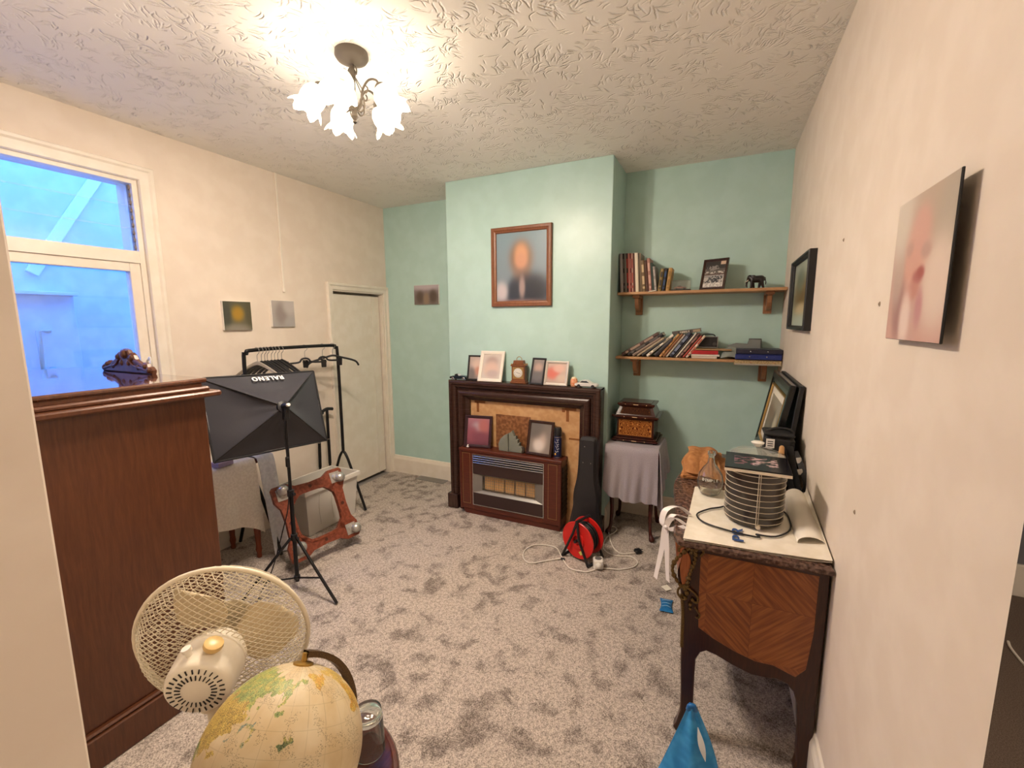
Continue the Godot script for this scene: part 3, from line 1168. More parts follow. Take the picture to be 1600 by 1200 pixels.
	var mm := mottled("3f2b25", "735a4e", 0.05, 0.15, 0.3, 67)
	obj("marble_top", st, mm, t)
	# bronze mounts down the front corner
	st = mb()
	var P := func(y: float, off: float, sx: float) -> Vector3:
		return Vector3(front.call(y, zf) - 0.004 + sx, y, zf + 0.002 + off)
	# leafy sides of an oval, bead by bead, with scrolls below and a slim edging down the leg
	for s in [-1.0, 1.0]:
		for k in 10:
			var u := k / 9.0
			var yy := lerpf(0.762, 0.612, u)
			var off: float = 0.016 + s * (0.012 + 0.020 * sin(PI * u))
			ball(st, P.call(yy, 0.004, off), Vector3(0.0078 + 0.002 * sin(k * 2.0), 0.0115, 0.009), 8, Basis(Vector3(0, 0, 1), s * (0.6 - 1.2 * u)))
		var sw := []
		for q in [[0.612, 0.004], [0.598, 0.024], [0.578, 0.034], [0.560, 0.026], [0.562, 0.014], [0.572, 0.016]]:
			sw.append(P.call(q[0], 0.006, 0.018 + s * q[1]))
		tube(st, curve(sw), 0.0042, 7)
		var l := []
		for q in [[0.752, 0.010], [0.770, 0.024], [0.758, 0.040], [0.742, 0.036]]:
			l.append(P.call(q[0], 0.006, 0.016 + s * q[1]))
		tube(st, curve(l), 0.0045, 7)
	for q in [[0.766, 0.016, 0.013], [0.748, 0.018, 0.008], [0.606, 0.018, 0.012], [0.588, 0.018, 0.010], [0.566, 0.030, 0.007], [0.566, 0.006, 0.007], [0.545, 0.016, 0.008], [0.528, 0.014, 0.006]]:
		ball(st, P.call(q[0], 0.004, q[1]), Vector3(q[2], q[2] * 1.2, 0.009), 9)
	tube(st, curve([P.call(0.54, 0.005, 0.030), P.call(0.515, 0.005, 0.044), P.call(0.50, 0.005, 0.040), P.call(0.502, 0.005, 0.030)]), 0.003, 6)
	var down := []
	for k in 8:
		var y := 0.575 - k * 0.030
		var best := -0.08
		for i in edge.size() - 1:
			if edge[i].y >= y and edge[i + 1].y < y and edge[i].x < 0.0:
				best = lerpf(edge[i].x, edge[i + 1].x, (edge[i].y - y) / maxf(edge[i].y - edge[i + 1].y, 0.001))
				break
		down.append(Vector3(best + 0.003, y, zf + 0.002))
	tube(st, curve(down, 3), 0.0065, 7)
	obj("bronze_mount", st, mottled("4a3820", "84693c", 0.1, 0.4, 0.1, 69), t).get_active_material(0).set("metallic", 0.7)
	st = mb()
	extr(st, smooth2([Vector2(-0.082, 0.745), Vector2(-0.062, 0.735), Vector2(-0.055, 0.69), Vector2(-0.062, 0.64), Vector2(-0.078, 0.605), Vector2(-0.088, 0.64), Vector2(-0.093, 0.69)], 4), zf, zf + 0.006, 0.002)
	obj("corner_panel", st, wood("8a4a26", "b06a3c", 0.3, 0.2, false, 71), t)

func shelves() -> void:
	for k in 2:
		var y: float = [1.792, 1.317][k]
		var t := thing("wall_shelf", ["upper pine wall shelf in the mint alcove, holding the tall books and elephant", "lower pine wall shelf in the mint alcove, holding the leaning books and box files"][k], "shelf", Vector3(0, y, FAR))
		var st := mb()
		bx(st, -0.722, -0.019, 0.002, RIGHT - 0.004, 0, 0.222, 0.002)
		obj("board", st, mat.pine, t)
		for x in [-0.595, 0.272]:
			st = mb()
			bx(st, x - 0.026, -0.165, 0.002, x + 0.026, -0.019, 0.022, 0.003)
			bx(st, x - 0.026, -0.041, 0.002, x + 0.026, -0.019, 0.17, 0.003)
			var poly := [Vector2(0.022, -0.041), Vector2(0.022, -0.13)]
			for j in 7:
				var a := PI * 0.5 * j / 6
				poly.append(Vector2(0.022 + 0.015 + 0.105 * sin(a) , -0.145 + 0.104 - 0.104 * cos(a) + 0.0))
			extr(st, poly, -0.014, 0.014, 0.002, Transform3D(Basis(Vector3(0, 0, 1), Vector3.UP, Vector3(-1, 0, 0)), Vector3(x, 0, 0)))
			obj("bracket", st, mat.pinev, t)

# a framed picture standing or hanging: local xy plane, back at z = 0
func framed(called: String, label: String, cat: String, w: float, h: float, fw: float, depth: float, fm: Material, art: Material, xf: Transform3D, mount := 0.0, group := "", strut := 0.0) -> Node3D:
	var t := thing(called, label, cat, Vector3.ZERO, 0.0, group)
	t.transform = xf
	var st := mb()
	moulding(st, w, h, [Vector2(0, 0), Vector2(0, depth * 0.85), Vector2(fw * 0.12, depth), Vector2(fw * 0.5, depth), Vector2(fw * 0.62, depth * 0.82), Vector2(fw * 0.9, depth * 0.7), Vector2(fw, depth * 0.5), Vector2(fw, depth * 0.3)])
	bx(st, -w / 2 + 0.002, -h / 2 + 0.002, 0.0, w / 2 - 0.002, h / 2 - 0.002, 0.002, 0)
	obj("frame", st, fm, t)
	var a := w / 2 - fw
	var b := h / 2 - fw
	if mount > 0.0:
		st = mb()
		moulding(st, a * 2, b * 2, [Vector2(0, depth * 0.42), Vector2(mount, depth * 0.42), Vector2(mount, depth * 0.3)])
		obj("mount", st, mat.paper, t)
		a -= mount
		b -= mount
	st = mb()
	print_quad(st, Vector3(-a, b, depth * 0.34), Vector3(a, b, depth * 0.34), Vector3(a, -b, depth * 0.34), Vector3(-a, -b, depth * 0.34), Vector3(0, 0, 1))
	obj("photo", st, art, t)
	if strut > 0.0:
		st = mb()
		bx(st, -0.02, -h * 0.5, -0.003, 0.02, h * 0.25, 0, 0)
		obj("strut", st, mat.black, t)
	return t

# a stretched canvas or panel: print on the front
func canvas(called: String, label: String, w: float, h: float, depth: float, side: Material, art: Material, xf: Transform3D, standoff := 0.0, group := "") -> void:
	var t := thing(called, label, "canvas", Vector3.ZERO, 0.0, group)
	t.transform = xf
	var st := mb()
	bx(st, -w / 2, -h / 2, standoff, w / 2, h / 2, standoff + depth, 0.001)
	obj("panel", st, side, t)
	if standoff > 0.0:
		st = mb()
		bx(st, -w * 0.25, h * 0.12, 0, w * 0.25, h * 0.22, standoff, 0)
		obj("batten", st, mat.pine, t)
	st = mb()
	var z := standoff + depth + 0.0006
	print_quad(st, Vector3(-w / 2 + 0.001, h / 2 - 0.001, z), Vector3(w / 2 - 0.001, h / 2 - 0.001, z), Vector3(w / 2 - 0.001, -h / 2 + 0.001, z), Vector3(-w / 2 + 0.001, -h / 2 + 0.001, z), Vector3(0, 0, 1))
	obj("photo", st, art, t)

func pictures() -> void:
	var on_left := Basis(Vector3(0, 0, -1), Vector3.UP, Vector3(1, 0, 0))
	var on_right := Basis(Vector3(0, 0, 1), Vector3.UP, Vector3(-1, 0, 0))
	# portrait over the fireplace
	var art := blurred(96, 128, "7f98a4", "7e8890", [[0.5, 0.37, 0.215, 0.235, "8a6850"], [0.52, 0.62, 0.16, 0.2, "8d7264"], [0.72, 0.86, 0.34, 0.24, "2c3038"], [0.36, 0.9, 0.14, 0.22, "343a44"], [0.1, 0.86, 0.12, 0.14, "c0b8bc"], [0.5, 0.31, 0.13, 0.15, "cf9a74"], [0.5, 0.42, 0.12, 0.11, "c89476"], [0.52, 0.80, 0.06, 0.16, "a08c88"], [0.5, 1.05, 0.6, 0.07, "8a6a66"]])
	framed("portrait", "large brown-framed portrait of a person in a dark jacket above the fireplace", "picture", 0.50, 0.595, 0.042, 0.028, mat.oak, art, Transform3D(Basis(), Vector3(-1.4115, 1.994, BREAST)))
	art = blurred(48, 48, "8d8288", "756c66", [[0.5, 0.0, 0.8, 0.25, "b8aeb4"], [0.25, 0.62, 0.16, 0.3, "5c4e44"], [0.78, 0.6, 0.16, 0.32, "55483f"], [0.5, 0.7, 0.12, 0.3, "8f7c68"]])
	canvas("wall_canvas", "small canvas of blurred brown figures in the left mint alcove", 0.288, 0.185, 0.018, mat.white, art, Transform3D(Basis(), Vector3(-2.604, 1.841, FAR)))
	art = blurred(48, 48, "5a5746", "6b6450", [[0.5, 0.42, 0.22, 0.26, "a8842c"], [0.1, 0.5, 0.15, 0.6, "4a4a40"], [0.95, 0.5, 0.15, 0.6, "57523c"], [0.45, 1.0, 0.5, 0.2, "8a8478"]])
	canvas("wall_canvas", "small canvas of a blurred yellow subject on the window wall, nearer the window", 0.20, 0.20, 0.022, mat.white, art, Transform3D(on_left, Vector3(LEFT, 1.628, -2.0)))
	art = blurred(48, 48, "b4aca8", "a8a2a0", [[0.4, 0.5, 0.25, 0.4, "938984"], [0.8, 0.2, 0.3, 0.3, "bdb7b4"], [0.85, 0.85, 0.3, 0.2, "a9a5a4"]])
	canvas("wall_canvas", "small pale grey canvas on the window wall, below the end of the trunking", 0.195, 0.20, 0.020, mat.white, art, Transform3D(on_left, Vector3(LEFT, 1.648, -2.363)))
	# photograph panel on the right wall
	art = blurred(128, 128, "cdb8aa", "d2a79c", [[0.7, 0.2, 0.35, 0.3, "c0aa98"], [0.95, 0.25, 0.2, 0.3, "b9aa9a"], [0.42, 0.42, 0.26, 0.26, "dba898"], [0.5, 0.24, 0.14, 0.14, "d8a79a"], [0.85, 0.62, 0.24, 0.28, "e8d3c4"], [0.52, 0.57, 0.085, 0.05, "b8706c"], [0.57, 0.54, 0.06, 0.04, "ad5f5c"], [0.45, 0.66, 0.12, 0.06, "c88c80"], [0.22, 0.78, 0.12, 0.2, "a87c78"], [0.36, 0.86, 0.10, 0.2, "ead2c8"], [0.6, 0.78, 0.06, 0.12, "c78f92"], [0.32, 0.36, 0.07, 0.05, "c79c90"], [0.62, 0.40, 0.08, 0.05, "c49e93"], [0.15, 0.5, 0.1, 0.25, "c3aba0"], [0.1, 0.1, 0.2, 0.3, "d9cbbd"]])
	canvas("photo_print", "square panel print of a blurred pink baby on the right-hand wall", 0.285, 0.292, 0.004, mat.black, art, Transform3D(on_right, Vector3(RIGHT, 1.681, -1.153)), 0.020)
	art = blurred(64, 64, "a9b0a0", "9fae9c", [[0.5, 0.55, 0.4, 0.3, "7a6234"], [0.4, 0.3, 0.2, 0.2, "6f7a68"], [0.55, 0.75, 0.4, 0.1, "c9b48a"], [0.5, 0.95, 0.6, 0.12, "b5beb0"]])
	framed("wall_picture", "black box-framed picture on the right-hand wall beside the upper shelf", "picture", 0.575, 0.37, 0.022, 0.034, mat.black, art, Transform3D(on_right, Vector3(RIGHT, 1.715, -2.715)))

# ---------------------------------------------------------------- foreground left
func globe_table() -> void:
	var c := Vector3(-0.79, 0, -0.54)
	var t := thing("side_table", "round dark wood side table under the globe in the left foreground", "table", c)
	var wm := wood("3c1c18", "5e2f26", 0.22, 0.4, false, 81)
	var st := mb()
	lathe(st, [Vector2(0, 0.535), Vector2(0.205, 0.535), Vector2(0.215, 0.540), Vector2(0.225, 0.547), Vector2(0.225, 0.553), Vector2(0.220, 0.559), Vector2(0.212, 0.560), Vector2(0.208, 0.557), Vector2(0, 0.557)], 56)
	obj("table_top", st, wm, t)
	st = mb()
	lathe(st, [Vector2(0.05, 0.535), Vector2(0.05, 0.52), Vector2(0.025, 0.50), Vector2(0.022, 0.42), Vector2(0.034, 0.36), Vector2(0.020, 0.30), Vector2(0.026, 0.20), Vector2(0.040, 0.14), Vector2(0.038, 0.09), Vector2(0.0, 0.085)], 18)
	obj("pedestal", st, wm, t)
	for k in 3:
		var a := deg_to_rad(120.0 * k)
		var d := Vector3(cos(a), 0, sin(a))
		st = mb()
		tube(st, curve([d * 0.02 + Vector3(0, 0.15, 0), d * 0.08 + Vector3(0, 0.13, 0), d * 0.13 + Vector3(0, 0.06, 0), d * 0.18 + Vector3(0, 0.014, 0)], 5), 0.013, 8)
		obj("leg", st, wm, t)
	# the globe
	var g := thing("globe", "parchment-toned terrestrial globe on the round side table", "globe", Vector3(-0.735, 0.742, -0.486))
	var xx := Vector3(0.7242, -0.2680, -0.6353)
	var pole := Vector3(-0.1123, 0.8632, -0.4921)
	var zz := Vector3(0.6803, 0.4278, 0.5951)
	var b := Basis(xx, pole, zz)
	st = mb()
	smooth(st)
	var r := 0.15
	for i in 36:
		for j in 64:
			var v := []
			var uv := []
			for q in [[i, j], [i, j + 1], [i + 1, j + 1], [i + 1, j]]:
				var lat: float = PI * (0.5 - q[0] / 36.0)
				var lon: float = TAU * (q[1] / 64.0 - 0.5)
				v.append(b * Vector3(sin(lon) * cos(lat), sin(lat), cos(lon) * cos(lat)) * r)
				uv.append(Vector2(q[1] / 64.0, q[0] / 36.0))
			var o: Vector3 = v[0] + v[1] + v[2] + v[3]
			for f in [[0, 1, 2], [0, 2, 3]]:
				var k: Array = f
				if (v[f[1]] - v[f[0]]).cross(v[f[2]] - v[f[0]]).dot(o) > 0.0:
					k = [f[0], f[2], f[1]]
				for id in k:
					st.set_uv(uv[id])
					st.add_vertex(v[id])
	obj("sphere", st, globe_map(), g)
	var am := mottled("4a3620", "6b5230", 0.1, 0.35, 0.1, 83)
	am.metallic = 0.5
	st = mb()
	var h := (xx * sin(deg_to_rad(128)) + zz * cos(deg_to_rad(128))).normalized()
	var nrm := pole.cross(h).normalized()
	flat(st)
	for k in 32:
		var p := []
		for q in [k, k + 1]:
			var a: float = PI * q / 32.0
			var d := pole * cos(a) + h * sin(a)
			for e in [[1.08, -0.009], [1.08, 0.009], [1.16, 0.009], [1.16, -0.009]]:
				p.append(d * r * e[0] + nrm * e[1])
		var mid: Vector3 = (pole * cos(PI * (k + 0.5) / 32.0) + h * sin(PI * (k + 0.5) / 32.0))
		quad(st, p[0], p[1], p[5], p[4], -mid)
		quad(st, p[2], p[3], p[7], p[6], mid)
		quad(st, p[1], p[2], p[6], p[5], nrm)
		quad(st, p[3], p[0], p[4], p[7], -nrm)
	obj("meridian_arm", st, am, g)
	st = mb()
	var px := Transform3D(b, pole * r)
	lathe(st, [Vector2(0.020, -0.002), Vector2(0.020, 0.002), Vector2(0.014, 0.004), Vector2(0.006, 0.005), Vector2(0.006, 0.020), Vector2(0, 0.022)], 18, px)
	obj("pole_cap", st, mat.brass, g)
	st = mb()
	var foot := -pole * r * 1.12
	var ty := 0.557 - 0.742
	lathe(st, [Vector2(0.0, ty + 0.026), Vector2(0.012, ty + 0.024), Vector2(0.03, ty + 0.016), Vector2(0.066, ty + 0.010), Vector2(0.070, ty)], 28, Transform3D(Basis(), Vector3(foot.x, 0, foot.z)))
	tube(st, [Vector3(foot.x, ty + 0.02, foot.z), foot + Vector3(0, 0.004, 0)], 0.010, 10)
	obj("base", st, am, g)
	# upturned tumbler
	var u := thing("tumbler", "clear glass tumbler standing upside down on the round side table", "glass", Vector3(-0.712, 0.557, -0.688))
	st = mb()
	lathe(st, [Vector2(0.037, 0.0005), Vector2(0.034, 0.10), Vector2(0.032, 0.106), Vector2(0.024, 0.108), Vector2(0, 0.1075), Vector2(0, 0.092), Vector2(0.026, 0.091), Vector2(0.0315, 0.086), Vector2(0.0345, 0.0), Vector2(0.037, 0.0005)], 40)
	var gm := solid_glass("f6faf8")
	obj("tumbler_glass", st, gm, u)

func globe_map() -> StandardMaterial3D:
	# longitudes and latitudes of the printed lands
	var lands := [
		["9cab5e", [[-97, 40], [-102, 55], [-115, 68], [-59, 73], [-39, 66], [13, 64], [-10, 54], [-10, 47], [-14, 46], [-15, 52], [-37, 49], [-35, 36], [-38, 37], [-44, 46], [-76, 44]]],
		["c4a656", [[-76, 8], [-100, 10], [-110, 30], [-93, 38], [-76, 46], [-40, 46], [-38, 37], [-46, 28], [-54, 15], [-60, 6]]],
		["d9a850", [[18, 70], [53, 70], [39, 59], [25, 57]]], ["cf9c3e", [[68, 62], [86, 55], [100, 40], [83, 30], [66, 35]]], ["d8b464", [[53, 75], [100, 72], [120, 50], [86, 55], [60, 66]]],
		["5f7048", [[-2, 18], [-1, 26], [4, 25], [3, 18]]], ["6f8a52", [[-95, 2], [-98, 12], [-71, 11], [-74, 3]]], ["8c9a8c", [[-40, 23], [-30, 36], [-25, 34], [-33, 24]]],
		["cdb072", [[-60, -22], [-20, -18], [-14, -34], [-30, -40], [-62, -34]]], ["a3ac6a", [[-52, -2], [-40, -1], [-24, -8], [-36, -9]]], ["86985a", [[-14, 38], [-8, 44], [-4, 43], [-12, 36]]],
		["a8b070", [[120, 10], [150, 5], [170, -10], [150, -40], [125, -20]]], ["c9a45a", [[-170, 60], [-125, 65], [-112, 30], [-150, 35]]]]
	var polys := []
	for l in lands:
		var p := PackedVector2Array()
		for q in l[1]:
			p.append(Vector2(q[0], q[1]))
		polys.append([Color(l[0]), p])
	var wob := noise(85, 0.02, 4)
	var spot := noise(86, 0.25, 2)
	var ocean := Color("d0bf9c")
	var m := StandardMaterial3D.new()
	m.albedo_texture = gen(1024, 512, func(x: int, y: int) -> Color:
		var lon := (x / 1024.0 - 0.5) * 360.0
		var lat := (0.5 - y / 512.0) * 180.0
		var p := Vector2(lon + wob.get_noise_2d(x, y) * 9.0, lat + wob.get_noise_2d(x + 999, y) * 7.0)
		var c := ocean
		var tint := wob.get_noise_2d(x * 0.4, y * 0.4 + 500)
		c = c.lerp(Color("c6af86"), clampf(0.4 + tint, 0, 1))
		for l in polys:
			if Geometry2D.is_point_in_polygon(p, l[1]):
				c = l[0]
				c = c.lerp(Color("d8bf62"), clampf(0.25 + wob.get_noise_2d(x * 2.0, y * 2.0 + 90) * 0.9, 0, 0.8))
				if spot.get_noise_2d(x, y * 1.5) > 0.32:
					c = c.darkened(0.45)
				break
		var gx := absf(fposmod(lon + 7.5, 15.0) - 7.5) * cos(deg_to_rad(lat))
		var gy := absf(fposmod(lat + 7.5, 15.0) - 7.5)
		if gx < 0.2 or gy < 0.2:
			c = c.darkened(0.10)
		# small place names are no more than ticks of ink
		if spot.get_noise_2d(x * 0.8, y * 2.6 + 300) > 0.52 and wob.get_noise_2d(x * 0.7 + 40, y * 0.7) > 0.12:
			c = c.darkened(0.4)
		return c)
	m.roughness = 0.5
	return m

func fan() -> void:
	var t := thing("pedestal_fan", "cream pedestal fan seen from behind, beside the tall cabinet", "fan", Vector3(-1.119, 0, -0.616))
	var n := Vector3(0.600, -0.115, 0.79).normalized()
	var u := Vector3(0.822, -0.012, -0.569)
	u = (u - n * u.dot(n)).normalized()
	var b := Basis(u, n.cross(u), n)
	var xf := Transform3D(b, Vector3(0, 0.775, 0))
	var cm := plain("e2d6bd", 0.4)
	var wire := plain("d8ccb2", 0.45)
	var st := mb()
	var pts := []
	for k in 48:
		pts.append(xf * Vector3(cos(TAU * k / 48) * 0.2, sin(TAU * k / 48) * 0.2, 0))
	tube(st, pts, 0.0065, 8, true)
	obj("guard_rim", st, cm, t)
	for side in [1.0, -1.0]:
		st = mb()
		# an even diamond mesh over the dome
		for tw in [1.0, -1.0]:
			var dx := cos(deg_to_rad(32.0)) 
			var dy: float = sin(deg_to_rad(32.0)) * tw
			for k in range(-16, 17):
				var off := k * 0.0118
				var reach := sqrt(maxf(0.199 * 0.199 - off * off, 0.0))
				var p := []
				for i in 13:
					var q := -reach + 2.0 * reach * i / 12.0
					var xy := Vector2(dx * q - dy * off, dy * q + dx * off)
					var f := clampf((0.199 - xy.length()) / 0.147, 0.0, 1.0)
					p.append(xf * Vector3(xy.x, xy.y, side * (0.065 * sqrt(1.0 - pow(1.0 - f, 2.2)) + 0.002)))
				tube(st, p, 0.0011, 4, false, false)
		for rr in [0.052, 0.199]:
			var p := []
			for k in 32:
				p.append(xf * Vector3(cos(TAU * k / 32) * rr, sin(TAU * k / 32) * rr, side * (0.067 if rr < 0.1 else 0.004)))
			tube(st, p, 0.002, 5, true)
		if side < 0:
			lathe(st, [Vector2(0, 0.07), Vector2(0.03, 0.07), Vector2(0.05, 0.066)], 24, xf * Transform3D(Basis(Vector3(1, 0, 0), Vector3(0, 0, -1), Vector3(0, 1, 0)), Vector3.ZERO))
		obj("rear_guard" if side > 0 else "front_guard", st, wire, t)
	for k in 3:
		st = mb()
		var a0 := deg_to_rad([2.0, 120.0, 240.0][k])
		sheet(st, 10, 8, func(p: float, q: float) -> Vector3:
			var rr := 0.03 + 0.148 * p
			var wd := 0.50 + 0.30 * sin(PI * minf(p * 1.15, 1.0)) - 0.35 * pow(p, 6.0)
			var a := a0 + (q - 0.5) * 2.0 * wd
			rr *= 1.0 - 0.10 * pow(absf(q - 0.5) * 2.0, 3.0)
			return xf * Vector3(cos(a) * rr, sin(a) * rr, (0.5 - q) * 0.040), 0.002)
		obj("blade", st, plain("d6c4a0", 0.4), t)
	# motor housing with its vents
	st = mb()
	var mx := xf * Transform3D(Basis(Vector3(1, 0, 0), Vector3(0, 0, 1), Vector3(0, -1, 0)), Vector3.ZERO)
	lathe(st, [Vector2(0, 0.03), Vector2(0.055, 0.03), Vector2(0.070, 0.055), Vector2(0.074, 0.075), Vector2(0.0715, 0.077), Vector2(0.0715, 0.080), Vector2(0.074, 0.082), Vector2(0.071, 0.140), Vector2(0.067, 0.152), Vector2(0.060, 0.157), Vector2(0, 0.160)], 36, mx)
	obj("motor_housing", st, plain("ece4d2", 0.35), t)
	st = mb()
	for k in 26:
		var a := TAU * k / 26
		for q in [[0.031, 0.043], [0.048, 0.059]]:
			var off: float = 0.0 if q[0] < 0.04 else TAU / 52
			var d := Vector3(cos(a + off), sin(a + off), 0)
			var rm: float = (q[0] + q[1]) * 0.5
			var zz := 0.1582 if rm < 0.045 else 0.1575
			box(st, xf * (d * rm + Vector3(0, 0, zz)), Vector3(q[1] - q[0], 0.0024, 0.004), 0.0003, b * Basis(Vector3(0, 0, 1), a + off) * Basis(Vector3(0, 1, 0), 0.05))
	obj("vent_slot", st, plain("2a2622", 0.8), t)
	st = mb()
	var kx := xf * Transform3D(Basis(Vector3(0, 0, 1), deg_to_rad(-20)), Vector3(0, 0, 0.118)) 
	lathe(st, [Vector2(0.010, 0.066), Vector2(0.010, 0.080), Vector2(0.019, 0.081), Vector2(0.021, 0.086), Vector2(0.020, 0.094), Vector2(0.012, 0.097), Vector2(0, 0.097)], 18, kx)
	obj("oscillation_knob", st, plain("d9b877", 0.35), t)
	st = mb()
	lathe(st, [Vector2(0.007, 0.062), Vector2(0.007, 0.082), Vector2(0.010, 0.083), Vector2(0.010, 0.092), Vector2(0, 0.093)], 14, xf * Transform3D(Basis(Vector3(0, 0, 1), deg_to_rad(14)), Vector3(0, 0, 0.125)))
	obj("switch", st, plain("efe8da", 0.35), t)
	st = mb()
	var hub := xf * Vector3(0, -0.04, 0.10)
	var foot := Vector3(hub.x, 0, hub.z)
	tube(st, [hub, hub + Vector3(0, -0.06, 0)], 0.026, 14)
	tube(st, [hub + Vector3(0, -0.05, 0), foot + Vector3(0, 0.03, 0)], 0.012, 12)
	obj("pole", st, cm, t)
	st = mb()
	lathe(st, [Vector2(0, 0.055), Vector2(0.022, 0.05), Vector2(0.03, 0.03), Vector2(0.12, 0.018), Vector2(0.135, 0.008), Vector2(0.135, 0.0), Vector2(0, 0)], 32, Transform3D(Basis(), foot))
	obj("base", st, cm, t)

# ---------------------------------------------------------------- left side
func light_stand() -> void:
	var t := thing("softbox_light", "black photographic softbox on a tripod stand, lettered on its top panel", "studio light", Vector3(-2.21, 0, -1.65))
	var base := Vector3(-2.21, 0, -1.65)
	var st := mb()
	tube(st, [Vector3(0, 0.05, 0), Vector3(0, 0.62, 0)], 0.012, 12)
	tube(st, [Vector3(0, 0.60, 0), Vector3(0, 1.07, 0)], 0.009, 12)
	obj("pole", st, mat.blackmetal, t)
	st = mb()
	for y in [0.33, 0.60]:
		st = mb()
		lathe(st, [Vector2(0.012, -0.02), Vector2(0.019, -0.018), Vector2(0.019, 0.018), Vector2(0.012, 0.02)], 14, Transform3D(Basis(), Vector3(0, y, 0)))
		tube(st, [Vector3(0.015, y, 0.0), Vector3(0.045, y + 0.004, 0.01)], [0.005, 0.008], 8)
		obj("collar", st, mat.black, t)
	st = mb()
	lathe(st, [Vector2(0.012, -0.014), Vector2(0.017, -0.012), Vector2(0.017, 0.012), Vector2(0.012, 0.014)], 14, Transform3D(Basis(), Vector3(0, 0.075, 0)))
	obj("collar", st, mat.black, t)
	for q in [Vector3(0.33, 0.008, 0.012), Vector3(-0.12, 0.008, 0.315), Vector3(-0.205, 0.008, -0.155)]:
		st = mb()
		var top := Vector3(0, 0.33, 0) + Vector3(q.x, 0, q.z).normalized() * 0.018
		tube(st, [top, q], 0.0085, 8)
		var mid := top.lerp(q, 0.62)
		tube(st, [Vector3(0, 0.075, 0) + Vector3(q.x, 0, q.z).normalized() * 0.015, mid], 0.005, 6)
		obj("leg", st, mat.blackmetal, t)
	# the box: four fabric panels between a ring and the rim
	var A := Vector3(-2.215, 1.109, -1.65) - base
	var C := [Vector3(-2.512, 1.285, -1.385) - base, Vector3(-2.391, 1.265, -2.015) - base, Vector3(-2.266, 0.828, -1.976) - base, Vector3(-2.386, 0.848, -1.348) - base]
	var mid: Vector3 = (C[0] + C[1] + C[2] + C[3]) * 0.25
	var n: Vector3 = (A - mid).normalized()
	var cloth := plain("34343b", 0.5)
	cloth.rim_enabled = true
	cloth.rim = 0.3
	for k in 4:
		var p: Vector3 = C[k]
		var q: Vector3 = C[(k + 1) % 4]
		st = mb()
		var a0: Vector3 = A + (p - mid).normalized() * 0.035 - n * 0.01
		var a1: Vector3 = A + (q - mid).normalized() * 0.035 - n * 0.01
		sheet(st, 12, 10, func(u: float, v: float) -> Vector3:
			var e := p.lerp(q, u)
			var s := a0.lerp(a1, u)
			var x := s.lerp(e, v)
			var sag := sin(PI * u) * sin(PI * v * 0.9) * 0.022
			sag += 0.010 * absf(sin(TAU * u + k)) * v * (1.0 - v) * 2.0
			return x.lerp(mid, sag / maxf((x - mid).length(), 0.05)), 0.002)
		obj("fabric_panel", st, cloth, t)
	st = mb()
	for k in 4:
		tube(st, [A + (C[k] - mid).normalized() * 0.03, C[k]], 0.0035, 6)
		tube(st, [C[k], C[(k + 1) % 4]], 0.006, 6)
	obj("rod", st, mat.black, t)
	st = mb()
	var du: Vector3 = C[1] - C[0]
	sheet(st, 8, 8, func(u: float, v: float) -> Vector3: return C[0].lerp(C[1], u).lerp(C[3].lerp(C[2], u), v) - n * 0.012 * sin(PI * u) * sin(PI * v), 0.002)
	obj("diffuser", st, plain("f0f0ee", 0.8), t)
	st = mb()
	var lx := Transform3D(Basis(du.normalized(), n, du.normalized().cross(n)), A)
	lathe(st, [Vector2(0, 0.050), Vector2(0.013, 0.048), Vector2(0.018, 0.036), Vector2(0.020, 0.01), Vector2(0.034, 0.005), Vector2(0.034, -0.012), Vector2(0, -0.012)], 20, lx)
	box(st, A + Vector3(0.0, -0.045, 0.0) + n * 0.02, Vector3(0.03, 0.07, 0.03), 0.004)
	obj("lamp_holder", st, mat.black, t)
	st = mb()
	lathe(st, [Vector2(0, 0.066), Vector2(0.009, 0.064), Vector2(0.010, 0.049), Vector2(0, 0.048)], 14, lx)
	obj("knob", st, mat.white, t)
	# maker's name on the top panel, reading from the far side
	var up: Vector3 = (A - (C[0] + C[1]) * 0.5).normalized()
	var xdir: Vector3 = (C[0] - C[1]).normalized()
	up = (up - xdir * up.dot(xdir)).normalized()
	var zdir := xdir.cross(up)
	var at: Vector3 = C[0].lerp(C[1], 0.53).lerp(A, 0.16) + zdir * 0.008
	lettering(t, "lettering", "RALENO", 0.034, 0.002, plain("f2f2f2", 0.6), Transform3D(Basis(xdir, up, zdir), at))
	# mains lead with its switch
	st = mb()
	tube(st, curve([A + n * 0.05, A + Vector3(0.03, -0.12, 0.03), Vector3(0.035, 0.78, 0.03), Vector3(0.02, 0.55, 0.035), Vector3(-0.02, 0.40, 0.05), Vector3(-0.08, 0.15, 0.10), Vector3(-0.12, 0.02, 0.16), Vector3(-0.02, 0.006, 0.26)], 5), 0.0032, 6)
	obj("lead", st, mat.black, t)
	st = mb()
	box(st, Vector3(0.036, 0.80, 0.032), Vector3(0.022, 0.06, 0.016), 0.004)
	obj("inline_switch", st, mat.black, t)

